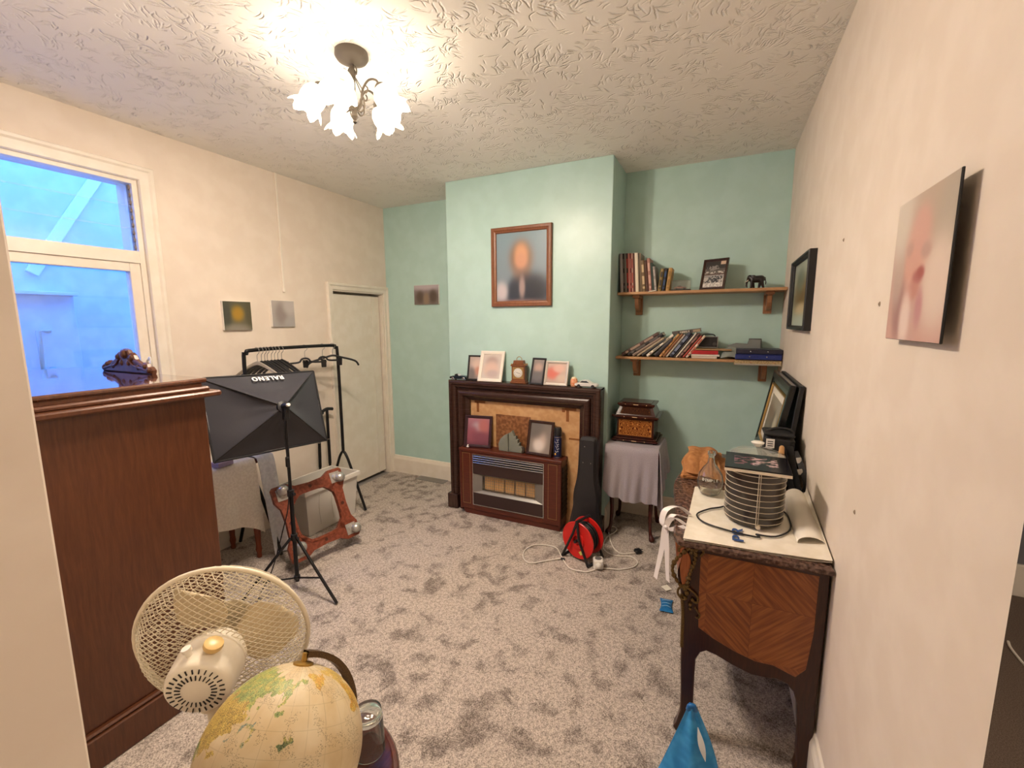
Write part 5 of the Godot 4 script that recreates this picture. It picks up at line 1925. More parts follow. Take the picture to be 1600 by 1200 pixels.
func mantel_items() -> void:
	var y := 1.107
	var z := -3.058
	var pale := plain("e9e2d6", 0.45)
	var silver := plain("c8c1b8", 0.3, 0.4)
	model_car("dark blue open-top model car at the left end of the mantel shelf", Vector3(-1.945, y, -3.075), 0.12, 0.155, plain("1c2430", 0.25), true)
	stood("black-framed photo half hidden behind the white frame on the mantel", 0.175, 0.205, 0.013, mat.black, blurred(40, 48, "b8a89c", "8d8078", [[0.5, 0.4, 0.4, 0.3, "d8bfae"], [0.6, 0.65, 0.3, 0.2, "c28c74"], [0.15, 0.8, 0.2, 0.3, "77706a"]]), Vector3(-1.785, y, -3.085), 0.05, 0.20)
	stood("white-framed photo at the front of the mantel, left of the clock", 0.212, 0.250, 0.026, pale, blurred(40, 48, "c7bcb4", "c9c2ba", [[0.5, 0.3, 0.3, 0.2, "a8938c"], [0.5, 0.6, 0.4, 0.3, "d4b8a8"], [0.6, 0.8, 0.3, 0.15, "b9a8a4"]]), Vector3(-1.648, y, -3.050), 0.03, 0.32)
	# carriage-style bracket clock
	var t := thing("mantel_clock", "small brown wooden mantel clock with a brass handle and silver dial", "clock", Vector3(-1.405, y, -3.085), 0.08)
	var st := mb()
	bx(st, -0.066, 0, -0.036, 0.066, 0.012, 0.036, 0.003)
	bx(st, -0.060, 0.012, -0.032, 0.060, 0.022, 0.032, 0.003)
	bx(st, -0.054, 0.022, -0.028, 0.054, 0.135, 0.028, 0.002)
	bx(st, -0.062, 0.133, -0.034, 0.062, 0.143, 0.034, 0.003)
	var bell := [Vector2(-0.056, 0.143), Vector2(-0.044, 0.152), Vector2(-0.038, 0.168), Vector2(0.038, 0.168), Vector2(0.044, 0.152), Vector2(0.056, 0.143)]
	extr(st, bell, -0.030, 0.030, 0.004)
	bx(st, -0.040, 0.166, -0.024, 0.040, 0.176, 0.024, 0.002)
	obj("case", st, mat.oak, t)
	st = mb()
	tube(st, curve([Vector3(-0.018, 0.176, 0), Vector3(-0.020, 0.188, 0), Vector3(-0.012, 0.200, 0), Vector3(0, 0.205, 0), Vector3(0.012, 0.200, 0), Vector3(0.020, 0.188, 0), Vector3(0.018, 0.176, 0)], 4), 0.0025, 7)
	obj("handle", st, mat.brass, t)
	st = mb()
	bx(st, -0.044, 0.036, 0.026, 0.044, 0.126, 0.0295, 0.001)
	obj("dial_plate", st, plain("a98a58", 0.35, 0.5), t)
	st = mb()
	var flatz := Basis(Vector3(1, 0, 0), Vector3(0, 0, 1), Vector3(0, -1, 0))
	lathe(st, [Vector2(0, 0.002), Vector2(0.034, 0.002), Vector2(0.036, 0.0012), Vector2(0.036, 0)], 28, Transform3D(flatz, Vector3(0, 0.082, 0.0295)))
	var dial := obj("dial", st, plain("dcdad2", 0.3), t)
	st = mb()
	for k in 12:
		var a := TAU * k / 12
		box(st, Vector3(sin(a) * 0.028, 0.082 + cos(a) * 0.028, 0.0318), Vector3(0.0018, 0.007, 0.0008), 0.0002, Basis(Vector3(0, 0, 1), -a))
	obj("hour_mark", st, mat.black, dial)
	st = mb()
	box(st, Vector3(-0.006, 0.084, 0.0325), Vector3(0.0024, 0.018, 0.0008), 0.0002, Basis(Vector3(0, 0, 1), 1.2))
	box(st, Vector3(0.008, 0.080, 0.0328), Vector3(0.0018, 0.024, 0.0008), 0.0002, Basis(Vector3(0, 0, 1), -1.8))
	obj("hand", st, mat.black, dial)
	for s in [-1, 1]:
		st = mb()
		for sz in [-1, 1]:
			lathe(st, [Vector2(0.004, 0), Vector2(0.006, 0.004), Vector2(0.003, 0.009), Vector2(0, 0.012)], 8, Transform3D(Basis(), Vector3(s * 0.054, 0.143, sz * 0.026)))
		obj("finial", st, mat.brass, t)
	stood("tall narrow black-framed photo right of the mantel clock", 0.115, 0.205, 0.013, mat.black, blurred(32, 48, "8f8680", "57544f", [[0.5, 0.35, 0.4, 0.2, "b89c8c"], [0.5, 0.7, 0.5, 0.2, "6c6864"]]), Vector3(-1.248, y, -3.050), -0.12, 0.29)
	stood("silver-framed photo with a pink blur at the right of the mantel", 0.185, 0.185, 0.020, silver, blurred(40, 40, "c4aa9c", "b8a498", [[0.3, 0.5, 0.35, 0.3, "cf6a5a"], [0.6, 0.25, 0.3, 0.2, "d9b0a0"], [0.8, 0.75, 0.3, 0.2, "c9b4a4"]]), Vector3(-1.098, y, -3.058), -0.02, 0.26)
	t = thing("candle_cup", "small orange and white candle cup on the mantel behind the white car", "candle cup", Vector3(-0.966, y, -3.09))
	st = mb()
	lathe(st, [Vector2(0, 0), Vector2(0.020, 0), Vector2(0.026, 0.012), Vector2(0.027, 0.040), Vector2(0.022, 0.058), Vector2(0.019, 0.058), Vector2(0.021, 0.045), Vector2(0, 0.042)], 18)
	obj("cup", st, mottled("d8622e", "ecd9b8", 0.03, 0.4, 0.08, 111), t)
	st = mb()
	lathe(st, [Vector2(0.020, 0.042), Vector2(0.018, 0.062), Vector2(0.014, 0.068), Vector2(0, 0.068)], 16)
	tube(st, [Vector3(0, 0.066, 0), Vector3(0.001, 0.076, 0)], 0.0012, 5)
	obj("candle", st, plain("eedcb6", 0.5), t)
	model_car("white saloon model car at the right end of the mantel shelf", Vector3(-0.862, y, -3.065), 0.0, 0.165, plain("d9d6d2", 0.2), false)

func heater_items() -> void:
	var y := 0.560
	stood("purple-framed photo with a pink blur on the left of the gas fire", 0.235, 0.262, 0.024, plain("33181f", 0.4), blurred(40, 48, "a5707c", "6a3a48", [[0.45, 0.42, 0.3, 0.25, "b8b0b8"], [0.2, 0.6, 0.3, 0.3, "90525e"], [0.75, 0.3, 0.25, 0.3, "b06a68"], [0.6, 0.7, 0.4, 0.2, "7d4654"]]), Vector3(-1.760, y, -3.035), 0.16, 0.20)
	stood("dark-framed photo with a grey blur on the right of the gas fire", 0.215, 0.268, 0.022, mat.darkv, blurred(40, 48, "7d766f", "8f857c", [[0.5, 0.6, 0.3, 0.3, "c4b0a4"], [0.45, 0.75, 0.25, 0.2, "d8cfc8"], [0.2, 0.2, 0.4, 0.3, "6e6862"]]), Vector3(-1.220, y, -3.035), -0.06, 0.23)
	# pair of grey stone slabs
	var t := thing("stone_ornament", "split grey stone ornament with a jagged edge on the gas fire", "ornament", Vector3(-1.462, y, -3.05))
	var stone := mottled("63665c", "95988c", 0.12, 0.85, 0.12, 113, 0.08)
	var st := mb()
	extr(st, [Vector2(-0.098, 0), Vector2(-0.104, 0.055), Vector2(-0.088, 0.095), Vector2(-0.055, 0.128), Vector2(-0.020, 0.146), Vector2(-0.016, 0)], -0.020, 0.022, 0.004)
	obj("left_half", st, stone, t)
	st = mb()
	extr(st, [Vector2(-0.014, 0), Vector2(-0.014, 0.148), Vector2(0.004, 0.158), Vector2(0.014, 0.172), Vector2(0.024, 0.150), Vector2(0.034, 0.128), Vector2(0.048, 0.134), Vector2(0.050, 0.105), Vector2(0.066, 0.104), Vector2(0.066, 0.078), Vector2(0.080, 0.080), Vector2(0.078, 0.055), Vector2(0.094, 0.046), Vector2(0.104, 0.030), Vector2(0.098, 0)], -0.020, 0.018, 0.004)
	obj("right_half", st, stone, t)
	st = mb()
	tube(st, curve([Vector3(0.10, 0.004, 0.01), Vector3(0.112, 0.016, 0.01), Vector3(0.116, 0.035, 0.01), Vector3(0.106, 0.05, 0.01)], 4), 0.010, 8)
	obj("edge_scroll", st, plain("3b322c", 0.5), t)
	# aerosol
	t = thing("aerosol_can", "dark blue aerosol can with a black cap at the right end of the gas fire", "aerosol", Vector3(-1.072, y, -3.05))
	st = mb()
	lathe(st, [Vector2(0, 0), Vector2(0.029, 0), Vector2(0.030, 0.004), Vector2(0.0295, 0.165), Vector2(0.027, 0.172), Vector2(0.022, 0.178)], 24)
	obj("can", st, plain("232c55", 0.3, 0.3), t)
	st = mb()
	lathe(st, [Vector2(0.0285, 0.172), Vector2(0.0285, 0.225), Vector2(0.024, 0.235), Vector2(0, 0.236)], 24)
	obj("cap", st, plain("15151a", 0.35), t)
	st = mb()
	lathe(st, [Vector2(0.0302, 0.005), Vector2(0.0302, 0.012)], 24)
	lathe(st, [Vector2(0.0300, 0.160), Vector2(0.0300, 0.166)], 24)
	obj("band", st, mat.chrome, t)
	# pale print that runs up the can: strokes of script and a round badge
	st = mb()
	for q in [[0.055, 0.4, 0.030], [0.075, -0.2, 0.022], [0.092, 0.5, 0.026], [0.108, 0.1, 0.020], [0.125, 0.45, 0.034], [0.143, 0.2, 0.018]]:
		var a: float = 1.35 + q[1] * 0.25
		var p := []
		for k in 6:
			var aa: float = a - 0.4 + k * q[2] * 6.0
			p.append(Vector3(cos(aa) * 0.0304, q[0] + 0.006 * sin(k * 1.6), sin(aa) * 0.0304))
		tube(st, p, 0.0016, 4)
	obj("print", st, plain("d8d4da", 0.4), t)
	st = mb()
	ball(st, Vector3(cos(1.9) * 0.028, 0.034, sin(1.9) * 0.028), Vector3(0.008, 0.010, 0.005), 10, Basis(Vector3.UP, PI / 2 - 1.9))
	obj("badge", st, plain("e0a83c", 0.4), t)
	t = thing("china_figure", "tiny white china figure on the left front of the gas fire", "figurine", Vector3(-1.832, y, -3.0))
	st = mb()
	ball(st, Vector3(0, 0.009, 0), Vector3(0.011, 0.009, 0.010), 10)
	ball(st, Vector3(0.004, 0.021, 0.002), Vector3(0.007, 0.008, 0.007), 10)
	obj("body", st, plain("eeeae4", 0.25), t)
	st = mb()
	tube(st, [Vector3(0.009, 0.022, 0.004), Vector3(0.014, 0.021, 0.006)], [0.003, 0.001], 6)
	obj("beak", st, plain("c9a27a", 0.4), t)

func floor_items() -> void:
	# black instrument case beside the fire
	var t := thing("violin_case", "black violin case standing upright against the right leg of the fireplace", "instrument case", Vector3(-0.815, 0, -2.935))
	t.rotation = Vector3(-0.075, 0, 0.0)
	var half := [Vector2(0, 0.765), Vector2(0.045, 0.762), Vector2(0.062, 0.74), Vector2(0.066, 0.68), Vector2(0.067, 0.56), Vector2(0.074, 0.46), Vector2(0.090, 0.38), Vector2(0.096, 0.32), Vector2(0.094, 0.26), Vector2(0.104, 0.20), Vector2(0.116, 0.13), Vector2(0.116, 0.07), Vector2(0.10, 0.02), Vector2(0.06, 0.0)]
	var poly := half.duplicate()
	for i in range(half.size() - 1, 0, -1):
		poly.append(Vector2(-half[i].x, half[i].y))
	poly = smooth2(poly, 3)
	var st := mb()
	extr(st, poly, -0.045, 0.042, 0.019, Transform3D(), true)
	obj("shell", st, mottled("1d1c1f", "2b292c", 0.3, 0.42, 0.1, 117, 0.02), t)
	st = mb()
	var seam := []
	for p in poly:
		seam.append(Vector3(p.x * 1.005, (p.y - 0.38) * 1.003 + 0.38, 0.002))
	tube(st, seam, 0.003, 5, true)
	obj("seam", st, mat.black, t)
	st = mb()
	for q in [[-0.02, 0.70], [-0.028, 0.585], [0.028, 0.585]]:
		ball(st, Vector3(q[0], q[1], 0.040), Vector3(0.0045, 0.0045, 0.003), 8)
	obj("rivet", st, mat.chrome, t)
	# cable reel
	t = thing("cable_reel", "red cable reel wound with black flex on the carpet by the fire", "cable reel", Vector3(-0.770, 0, -2.715))
	var ax := Vector3(-0.34, 0, 0.94).normalized()
	var sx := Vector3.UP.cross(ax).normalized()
	var xf := Transform3D(Basis(sx, Vector3.UP, ax), Vector3(0, 0.142, 0))
	var turn := Basis(Vector3(1, 0, 0), Vector3(0, 0, 1), Vector3(0, -1, 0))
	var red := plain("d0241f", 0.35)
	for z in [0.055, -0.055]:
		st = mb()
		var s := signf(z)
		lathe(st, [Vector2(0.030, 0.004), Vector2(0.033, 0.012), Vector2(0.052, 0.012), Vector2(0.056, 0.003), Vector2(0.112, 0.003), Vector2(0.122, 0.006), Vector2(0.126, 0.002), Vector2(0.124, -0.004), Vector2(0.112, -0.002), Vector2(0.030, -0.002)], 40, xf * Transform3D(turn * Basis.from_scale(Vector3(1, s, 1)), Vector3(0, 0, z)))
		obj("flange", st, red, t)
	st = mb()
	for k in 9:
		var p := []
		for j in 36:
			var a := TAU * j / 36
			var r := 0.086 + 0.012 * sin(k * 2.3) 
			p.append(xf * Vector3(cos(a) * r, sin(a) * r, -0.046 + k * 0.0115))
		tube(st, p, 0.0068, 6, true)
	lathe(st, [Vector2(0.085, -0.05), Vector2(0.085, 0.05)], 24, xf * Transform3D(turn, Vector3.ZERO))
	obj("wound_flex", st, mat.black, t)
	st = mb()
	lathe(st, [Vector2(0, 0.064), Vector2(0.020, 0.063), Vector2(0.030, 0.056), Vector2(0.030, -0.056)], 20, xf * Transform3D(turn, Vector3.ZERO))
	obj("hub", st, plain("a01a16", 0.4), t)
	st = mb()
	for z in [0.085, -0.085]:
		tube(st, [xf * Vector3(-0.105, -0.134, z), xf * Vector3(-0.02, 0.05, z), xf * Vector3(0.0, 0.132, z * 0.8)], 0.0085, 8)
		tube(st, [xf * Vector3(0.105, -0.134, z), xf * Vector3(0.03, 0.02, z), xf * Vector3(0.0, 0.132, z * 0.8)], 0.0085, 8)
	tube(st, [xf * Vector3(0, 0.132, 0.075), xf * Vector3(0, 0.132, -0.075)], 0.0095, 8)
	tube(st, [xf * Vector3(-0.105, -0.134, 0.085), xf * Vector3(-0.105, -0.134, -0.085)], 0.0085, 8)
	tube(st, [xf * Vector3(0.105, -0.134, 0.085), xf * Vector3(0.105, -0.134, -0.085)], 0.0085, 8)
	tube(st, [xf * Vector3(0, 0, 0.09), xf * Vector3(0, 0, -0.09)], 0.010, 8)
	obj("frame", st, mat.black, t)
	st = mb()
	bx(st, -0.02, -0.012, 0.0, 0.02, 0.012, 0.001, 0.0002)
	var lab := obj("sticker", st, plain("d8d46a", 0.5), t)
	lab.transform = xf * Transform3D(Basis(Vector3(0, 0, 1), 0.7), Vector3(0.035, -0.075, 0.0585))
	# cube socket with its white flex
	t = thing("cube_socket", "white cube extension socket on the carpet in front of the red reel", "socket", Vector3(-0.640, 0.002, -2.628), 0.35)
	st = mb()
	box(st, Vector3(0, 0.034, 0), Vector3(0.064, 0.064, 0.064), 0.008)
	obj("body", st, plain("ece9e2", 0.35), t)
	st = mb()
	lathe(st, [Vector2(0.0, 0.0665), Vector2(0.019, 0.0665), Vector2(0.021, 0.068), Vector2(0.022, 0.066)], 20)
	obj("outlet", st, plain("6f6a66", 0.5), t)
	st = mb()
	lathe(st, [Vector2(0.019, 0), Vector2(0.019, 0.012), Vector2(0.010, 0.020), Vector2(0.0, 0.021)], 16, Transform3D(Basis(Vector3(1, 0, 0), Vector3(0, 0, 1), Vector3(0, -1, 0)), Vector3(0, 0.034, 0.031)))
	obj("plug", st, mat.white, t)
	var fx := plain("e6e0d6", 0.45)
	st = mb()
	var pts := []
	for q in [[-0.650, -2.590], [-0.69, -2.545], [-0.718, -2.539], [-0.803, -2.540], [-0.889, -2.637], [-0.963, -2.742], [-1.044, -2.753], [-1.126, -2.715], [-1.155, -2.623], [-1.123, -2.528], [-1.059, -2.488], [-0.983, -2.549], [-0.925, -2.600], [-0.89, -2.62]]:
		pts.append(Vector3(q[0], 0.006, q[1]))
	pts[4].y = 0.009
	pts[13].y = 0.014
	tube(st, curve(pts, 6), 0.0042, 6)
	var f1 := tag(obj("white_flex", st, fx), "white flex looped on the carpet to the left of the red reel", "cable")
	st = mb()
	tube(st, [Vector3(-0.89, 0.012, -2.62), Vector3(-0.862, 0.012, -2.617)], [0.006, 0.008], 8)
	obj("plug", st, mat.black, f1)
	st = mb()
	pts = []
	for q in [[-0.606, -2.628], [-0.56, -2.645], [-0.502, -2.664], [-0.433, -2.729], [-0.422, -2.802], [-0.472, -2.849], [-0.552, -2.821], [-0.62, -2.83], [-0.675, -2.90], [-0.683, -3.045], [-0.650, -3.148], [-0.645, -3.21], [-0.675, -3.24], [-0.71, -3.21], [-0.684, -3.110], [-0.620, -2.945], [-0.549, -2.862], [-0.486, -2.889], [-0.457, -2.911]]:
		pts.append(Vector3(q[0], 0.006, q[1]))
	pts[14].y = 0.014
	tube(st, curve(pts, 6), 0.0042, 6)
	f1 = tag(obj("white_flex", st, fx), "white flex looped under the towel-covered table, ending in a black plug", "cable")
	st = mb()
	box(st, Vector3(-0.440, 0.016, -2.925), Vector3(0.045, 0.026, 0.04), 0.006, Basis(Vector3.UP, 0.7))
	for s in [-0.008, 0.008]:
		tube(st, [Vector3(-0.425, 0.016 + s, -2.937), Vector3(-0.41, 0.016 + s, -2.948)], 0.0025, 5)
	obj("plug", st, mat.black, f1)
	# floor vent plate in the left alcove
	t = thing("floor_plate", "grey metal plate let into the carpet in the left alcove", "floor plate", Vector3(-2.57, 0.0, -3.50))
	st = mb()
	bx(st, -0.17, 0.0, -0.05, 0.17, 0.006, 0.05, 0.002)
	obj("plate", st, plain("8a8884", 0.35, 0.6), t)
	st = mb()
	for x in [-0.14, 0.14]:
		lathe(st, [Vector2(0.007, 0.006), Vector2(0.006, 0.008), Vector2(0, 0.0085)], 10, Transform3D(Basis(), Vector3(x, 0, 0)))
	obj("screw", st, mat.chrome, t)
	# sweet wrapper and paper tag
	t = thing("sweet_packet", "bright blue sweet packet on the carpet beside the commode", "packet", Vector3(-0.197, 0.004, -2.405), 0.1)
	st = mb()
	sheet(st, 10, 12, func(u: float, v: float) -> Vector3:
		var x := (u - 0.5) * (0.072 - 0.018 * sin(PI * v))
		return Vector3(x, 0.005 + 0.012 * sin(PI * u) * sin(PI * v) + 0.002 * sin(v * 23.0) * (1.0 - sin(PI * v)), (v - 0.5) * 0.115), 0.002)
	obj("wrapper", st, mottled("0f5f9c", "2f86c4", 0.05, 0.3, 0.08, 121), t)
	for k in 3:
		st = mb()
		tube(st, curve([Vector3(-0.024, 0.013, -0.03 + k * 0.028), Vector3(0.0, 0.0205, -0.026 + k * 0.026), Vector3(0.022, 0.014, -0.034 + k * 0.03)], 4), 0.0016, 4)
		obj("printed_stroke", st, plain("9cc8e6", 0.4), t)
	t = thing("paper_tag", "small white diamond of paper on the carpet under the ribbons", "paper tag", Vector3(-0.215, 0.004, -2.58), 0.8)
	st = mb()
	box(st, Vector3(0, 0.003, 0), Vector3(0.045, 0.0015, 0.045), 0.0003, Basis(Vector3(1, 0, 0), 0.05))
	obj("card", st, mat.paper, t)
	# blue carrier bag
	t = thing("carrier_bag", "bright blue plastic carrier bag in front of the commode", "bag", Vector3(-0.022, 0, -1.395))
	var blue := mottled("1f83c8", "43a5e4", 0.02, 0.28, 0.4, 123, 0.1)
	st = mb()
	for side in [1.0, -1.0]:
		sheet(st, 18, 24, func(u: float, v: float) -> Vector3:
			var w := lerpf(0.115, 0.010, pow(v, 0.85)) + 0.012 * sin(PI * v)
			var x := (u - 0.5) * 2.0 * w
			var bulge := 0.060 * sin(PI * u) * (1.0 - v) + 0.006 * sin(u * 13.0 + v * 3.0) * (1.0 - v * 0.6)
			return Vector3(x + 0.012 * sin(v * 3.0), 0.004 + v * 0.325, side * bulge - 0.02 * v), 0.0015)
	obj("bag_body", st, blue, t)
	st = mb()
	tube(st, curve([Vector3(-0.010, 0.318, -0.006), Vector3(-0.006, 0.335, 0.0), Vector3(0.006, 0.336, -0.004), Vector3(0.012, 0.318, -0.010)], 4), 0.008, 7)
	obj("knot", st, plain("1764a6", 0.35), t)
	for q in [[0.022, 0.285, 0.050, 0.190, 0.010], [-0.045, 0.085, -0.012, 0.125, 0.008]]:
		st = mb()
		var a := Vector3(q[0], q[1], 0.050 * (1.0 - q[1] / 0.33) + 0.010)
		var b := Vector3(q[2], q[3], 0.052 * (1.0 - q[3] / 0.33) + 0.012)
		var d := (b - a).normalized().cross(Vector3(0, 0, 1))
		sheet(st, 8, 2, func(u: float, v: float) -> Vector3: return a.lerp(b, u) + d * (v - 0.5) * q[4] * 2.0 * sin(PI * clampf(u, 0.03, 0.97)) + Vector3(0, 0, 0.004 * sin(PI * u)), 0.001)
		obj("printed_stroke", st, plain("e8eef0", 0.4), t)

# a closed book: covers, spine and a block of pages; the spine faces +z, foot at y = 0, right side at x = 0
func book(label: String, w: float, h: float, d: float, hex: String, at: Vector3, lean: float, group: String, band := "") -> void:
	var t := thing("book", label, "book", at, 0.0, group)
	t.rotation.z = lean
	var c := plain(hex, 0.5)
	var k := minf(0.0022, w * 0.2)
	var st := mb()
	bx(st, -w, 0, -d, -w + k, h, 0, 0.0005)
	bx(st, -k, 0, -d, 0, h, 0, 0.0005)
	var sp := []
	for i in 7:
		var u := i / 6.0
		sp.append(Vector2(-w + w * u, 0.0 + minf(w * 0.18, 0.004) * sin(PI * u)))
	sp.append(Vector2(0, -0.003))
	sp.append(Vector2(-w, -0.003))
	extr(st, sp, 0.0, h, 0.0, Transform3D(Basis(Vector3(1, 0, 0), Vector3(0, 0, 1), Vector3(0, 1, 0)), Vector3.ZERO), true)
	obj("cover", st, c, t)
	st = mb()
	bx(st, -w + k, 0.003, -d + 0.004, -k, h - 0.003, -0.002, 0)
	obj("pages", st, mat.paper, t)
	if band != "":
		st = mb()
		for q in [[0.62, 0.86], [0.10, 0.17], [0.24, 0.50]]:
			bx(st, -w * 0.78, h * q[0], -0.001, -w * 0.22, h * q[1], minf(w * 0.18, 0.004) + 0.0004, 0)
		obj("spine_print", st, plain(band, 0.5), t)

func upper_books() -> void:
	var y := 1.792
	var g := "books on the upper shelf"
	var rows := [
		[-0.683, 0.021, 0.282, "a39c9c", 0.061, "", "pale grey book, first of the tall row on the upper shelf"],
		[-0.669, 0.012, 0.281, "2a2524", 0.061, "6d6560", "thin black book between two grey ones on the upper shelf"],
		[-0.656, 0.012, 0.281, "7f7d78", 0.061, "", "thin grey book, third of the tall row on the upper shelf"],
		[-0.643, 0.012, 0.281, "3c1c18", 0.061, "b8332c", "dark brown book with a red foot on the upper shelf"],
		[-0.631, 0.012, 0.280, "c98078", 0.061, "", "salmon pink book in the tall row on the upper shelf"],
		[-0.620, 0.010, 0.280, "7c2a28", 0.061, "c0786c", "dark red book in the tall row on the upper shelf"],
		[-0.607, 0.012, 0.279, "c59a8e", 0.061, "b33a34", "dusty pink book beside the thick white one on the upper shelf"],
		[-0.594, 0.011, 0.279, "5a2b22", 0.061, "", "reddish brown book against the thick white one on the upper shelf"],
		[-0.571, 0.023, 0.281, "e6dac6", 0.061, "", "thick cream white book in the tall row on the upper shelf"],
		[-0.558, 0.012, 0.278, "4d4030", 0.066, "", "dark olive book at the end of the tall row on the upper shelf"],
		[-0.548, 0.010, 0.277, "7c6a55", 0.070, "", "thin tan book at the end of the tall row on the upper shelf"],
		[-0.520, 0.026, 0.226, "6f5a3e", 0.095, "c8b08a", "speckled olive brown book, shorter, on the upper shelf"],
		[-0.502, 0.017, 0.224, "4c2c20", 0.098, "", "dark brown leaning book on the upper shelf"],
		[-0.477, 0.022, 0.238, "a5756a", 0.105, "d0a89a", "faded pink leaning book on the upper shelf"],
		[-0.462, 0.014, 0.205, "233a34", 0.11, "", "dark green leaning book on the upper shelf"],
		[-0.443, 0.018, 0.178, "8b8580", 0.115, "b0aaa4", "short grey book, last of the left-leaning row on the upper shelf"]]
	for r in rows:
		# leaning to the left: the lower left corner rests on the shelf
		var lean: float = r[4]
		book(r[6], r[1], r[2], 0.17, r[3], Vector3(r[0], y + sin(lean) * r[1] * 0.0 + 0.0008, -3.372), lean, g, r[5])
	for r in [[-0.416, 0.024, 0.158, "8a7440", -0.10, "2c2418", "gilt and black book, first of three short ones on the upper shelf"], [-0.391, 0.023, 0.160, "15151b", -0.10, "22406a", "black short book between two gilt ones on the upper shelf"], [-0.360, 0.026, 0.160, "b08a4c", -0.10, "8c6a30", "golden short book beside the clear display box on the upper shelf"]]:
		book(r[6], r[1], r[2], 0.13, r[3], Vector3(r[0], y + 0.0008, -3.380), r[4], g, r[5])
	# scrap of paper that pokes over the edge
	var st := mb()
	sheet(st, 6, 6, func(u: float, v: float) -> Vector3: return Vector3(-0.500 + 0.055 * u, 1.7955 + 0.008 * u - 0.024 * maxf(v - 0.6, 0.0), -3.40 + 0.062 * v), 0.001)
	tag(obj("paper_scrap", st, mat.paper), "scrap of white paper poking over the edge of the upper shelf", "paper")
	# clear display case with a model inside
	var t := thing("display_case", "clear plastic display case on the upper shelf beside the golden book", "display case", Vector3(-0.285, y, -3.42))
	st = mb()
	bx(st, -0.066, 0, -0.035, 0.066, 0.010, 0.035, 0.001)
	obj("base", st, mat.black, t)
	st = mb()
	bx(st, -0.062, 0.010, -0.031, 0.062, 0.072, 0.031, 0.001)
	obj("case_glass", st, glass_sheet("ffffff", 0.05), t)
	st = mb()
	for sx in [-1, 1]:
		for sz in [-1, 1]:
			tube(st, [Vector3(sx * 0.062, 0.010, sz * 0.031), Vector3(sx * 0.062, 0.072, sz * 0.031)], 0.0008, 4)
		tube(st, [Vector3(sx * 0.062, 0.072, -0.031), Vector3(sx * 0.062, 0.072, 0.031)], 0.0008, 4)
		tube(st, [Vector3(-0.062, 0.072, sx * 0.031), Vector3(0.062, 0.072, sx * 0.031)], 0.0008, 4)
	obj("edge", st, plain("6e7a70", 0.3), t)
	model_car("tiny brown model car inside the clear display case", Vector3(-0.290, y + 0.0105, -3.42), 0.0, 0.082, plain("8d6a5c", 0.3), false)
	# frame with two animal photographs
	framed("framed_photo", "brown frame holding two wildlife photos on the upper shelf", "photo frame", 0.172, 0.218, 0.014, 0.014, mat.darkv, two_photos(), Transform3D(Basis(Vector3.UP, -0.40) * Basis(Vector3(1, 0, 0), -0.26), Vector3(-0.072, y + 0.107, -3.440)), 0.0, "", 0.1)
	elephant(Vector3(0.182, y, -3.42))

func two_photos() -> StandardMaterial3D:
	var m := StandardMaterial3D.new()
	var n := noise(131, 0.09, 2)
	m.albedo_texture = gen(72, 96, func(x: int, y: int) -> Color:
		var q := y % 48
		if q < 2 or q > 45 or x < 2 or x > 69:
			return Color("4b2f24")
		var g := n.get_noise_2d(x, y)
		if y < 48:
			var c := Color("2f2a28") if q < 28 else Color("57504a")
			if Vector2((x - 30) / 16.0, (q - 26) / 8.0).length() < 1.0 + g:
				c = Color("8a8480")
			if x > 52 and q < 14:
				c = Color("d2b69c")
			if q > 36:
				c = c.lerp(Color("cdc6bc"), clampf(0.5 + g, 0, 1))
			return c
		var c2 := Color("b9b4ae") if q > 10 else Color("9a9692")
		if Vector2((x - 42) / 16.0, (q - 18) / 9.0).length() < 1.0 + g * 1.4:
			c2 = Color("2c2e34")
		if Vector2((x - 20) / 11.0, (q - 24) / 6.0).length() < 1.0 + g * 1.4:
			c2 = Color("4a4a4c")
		if q > 30 and g > 0.1:
			c2 = Color("e2ded8")
		return c2)
	m.roughness = 0.3
	m.texture_repeat = false
	return m

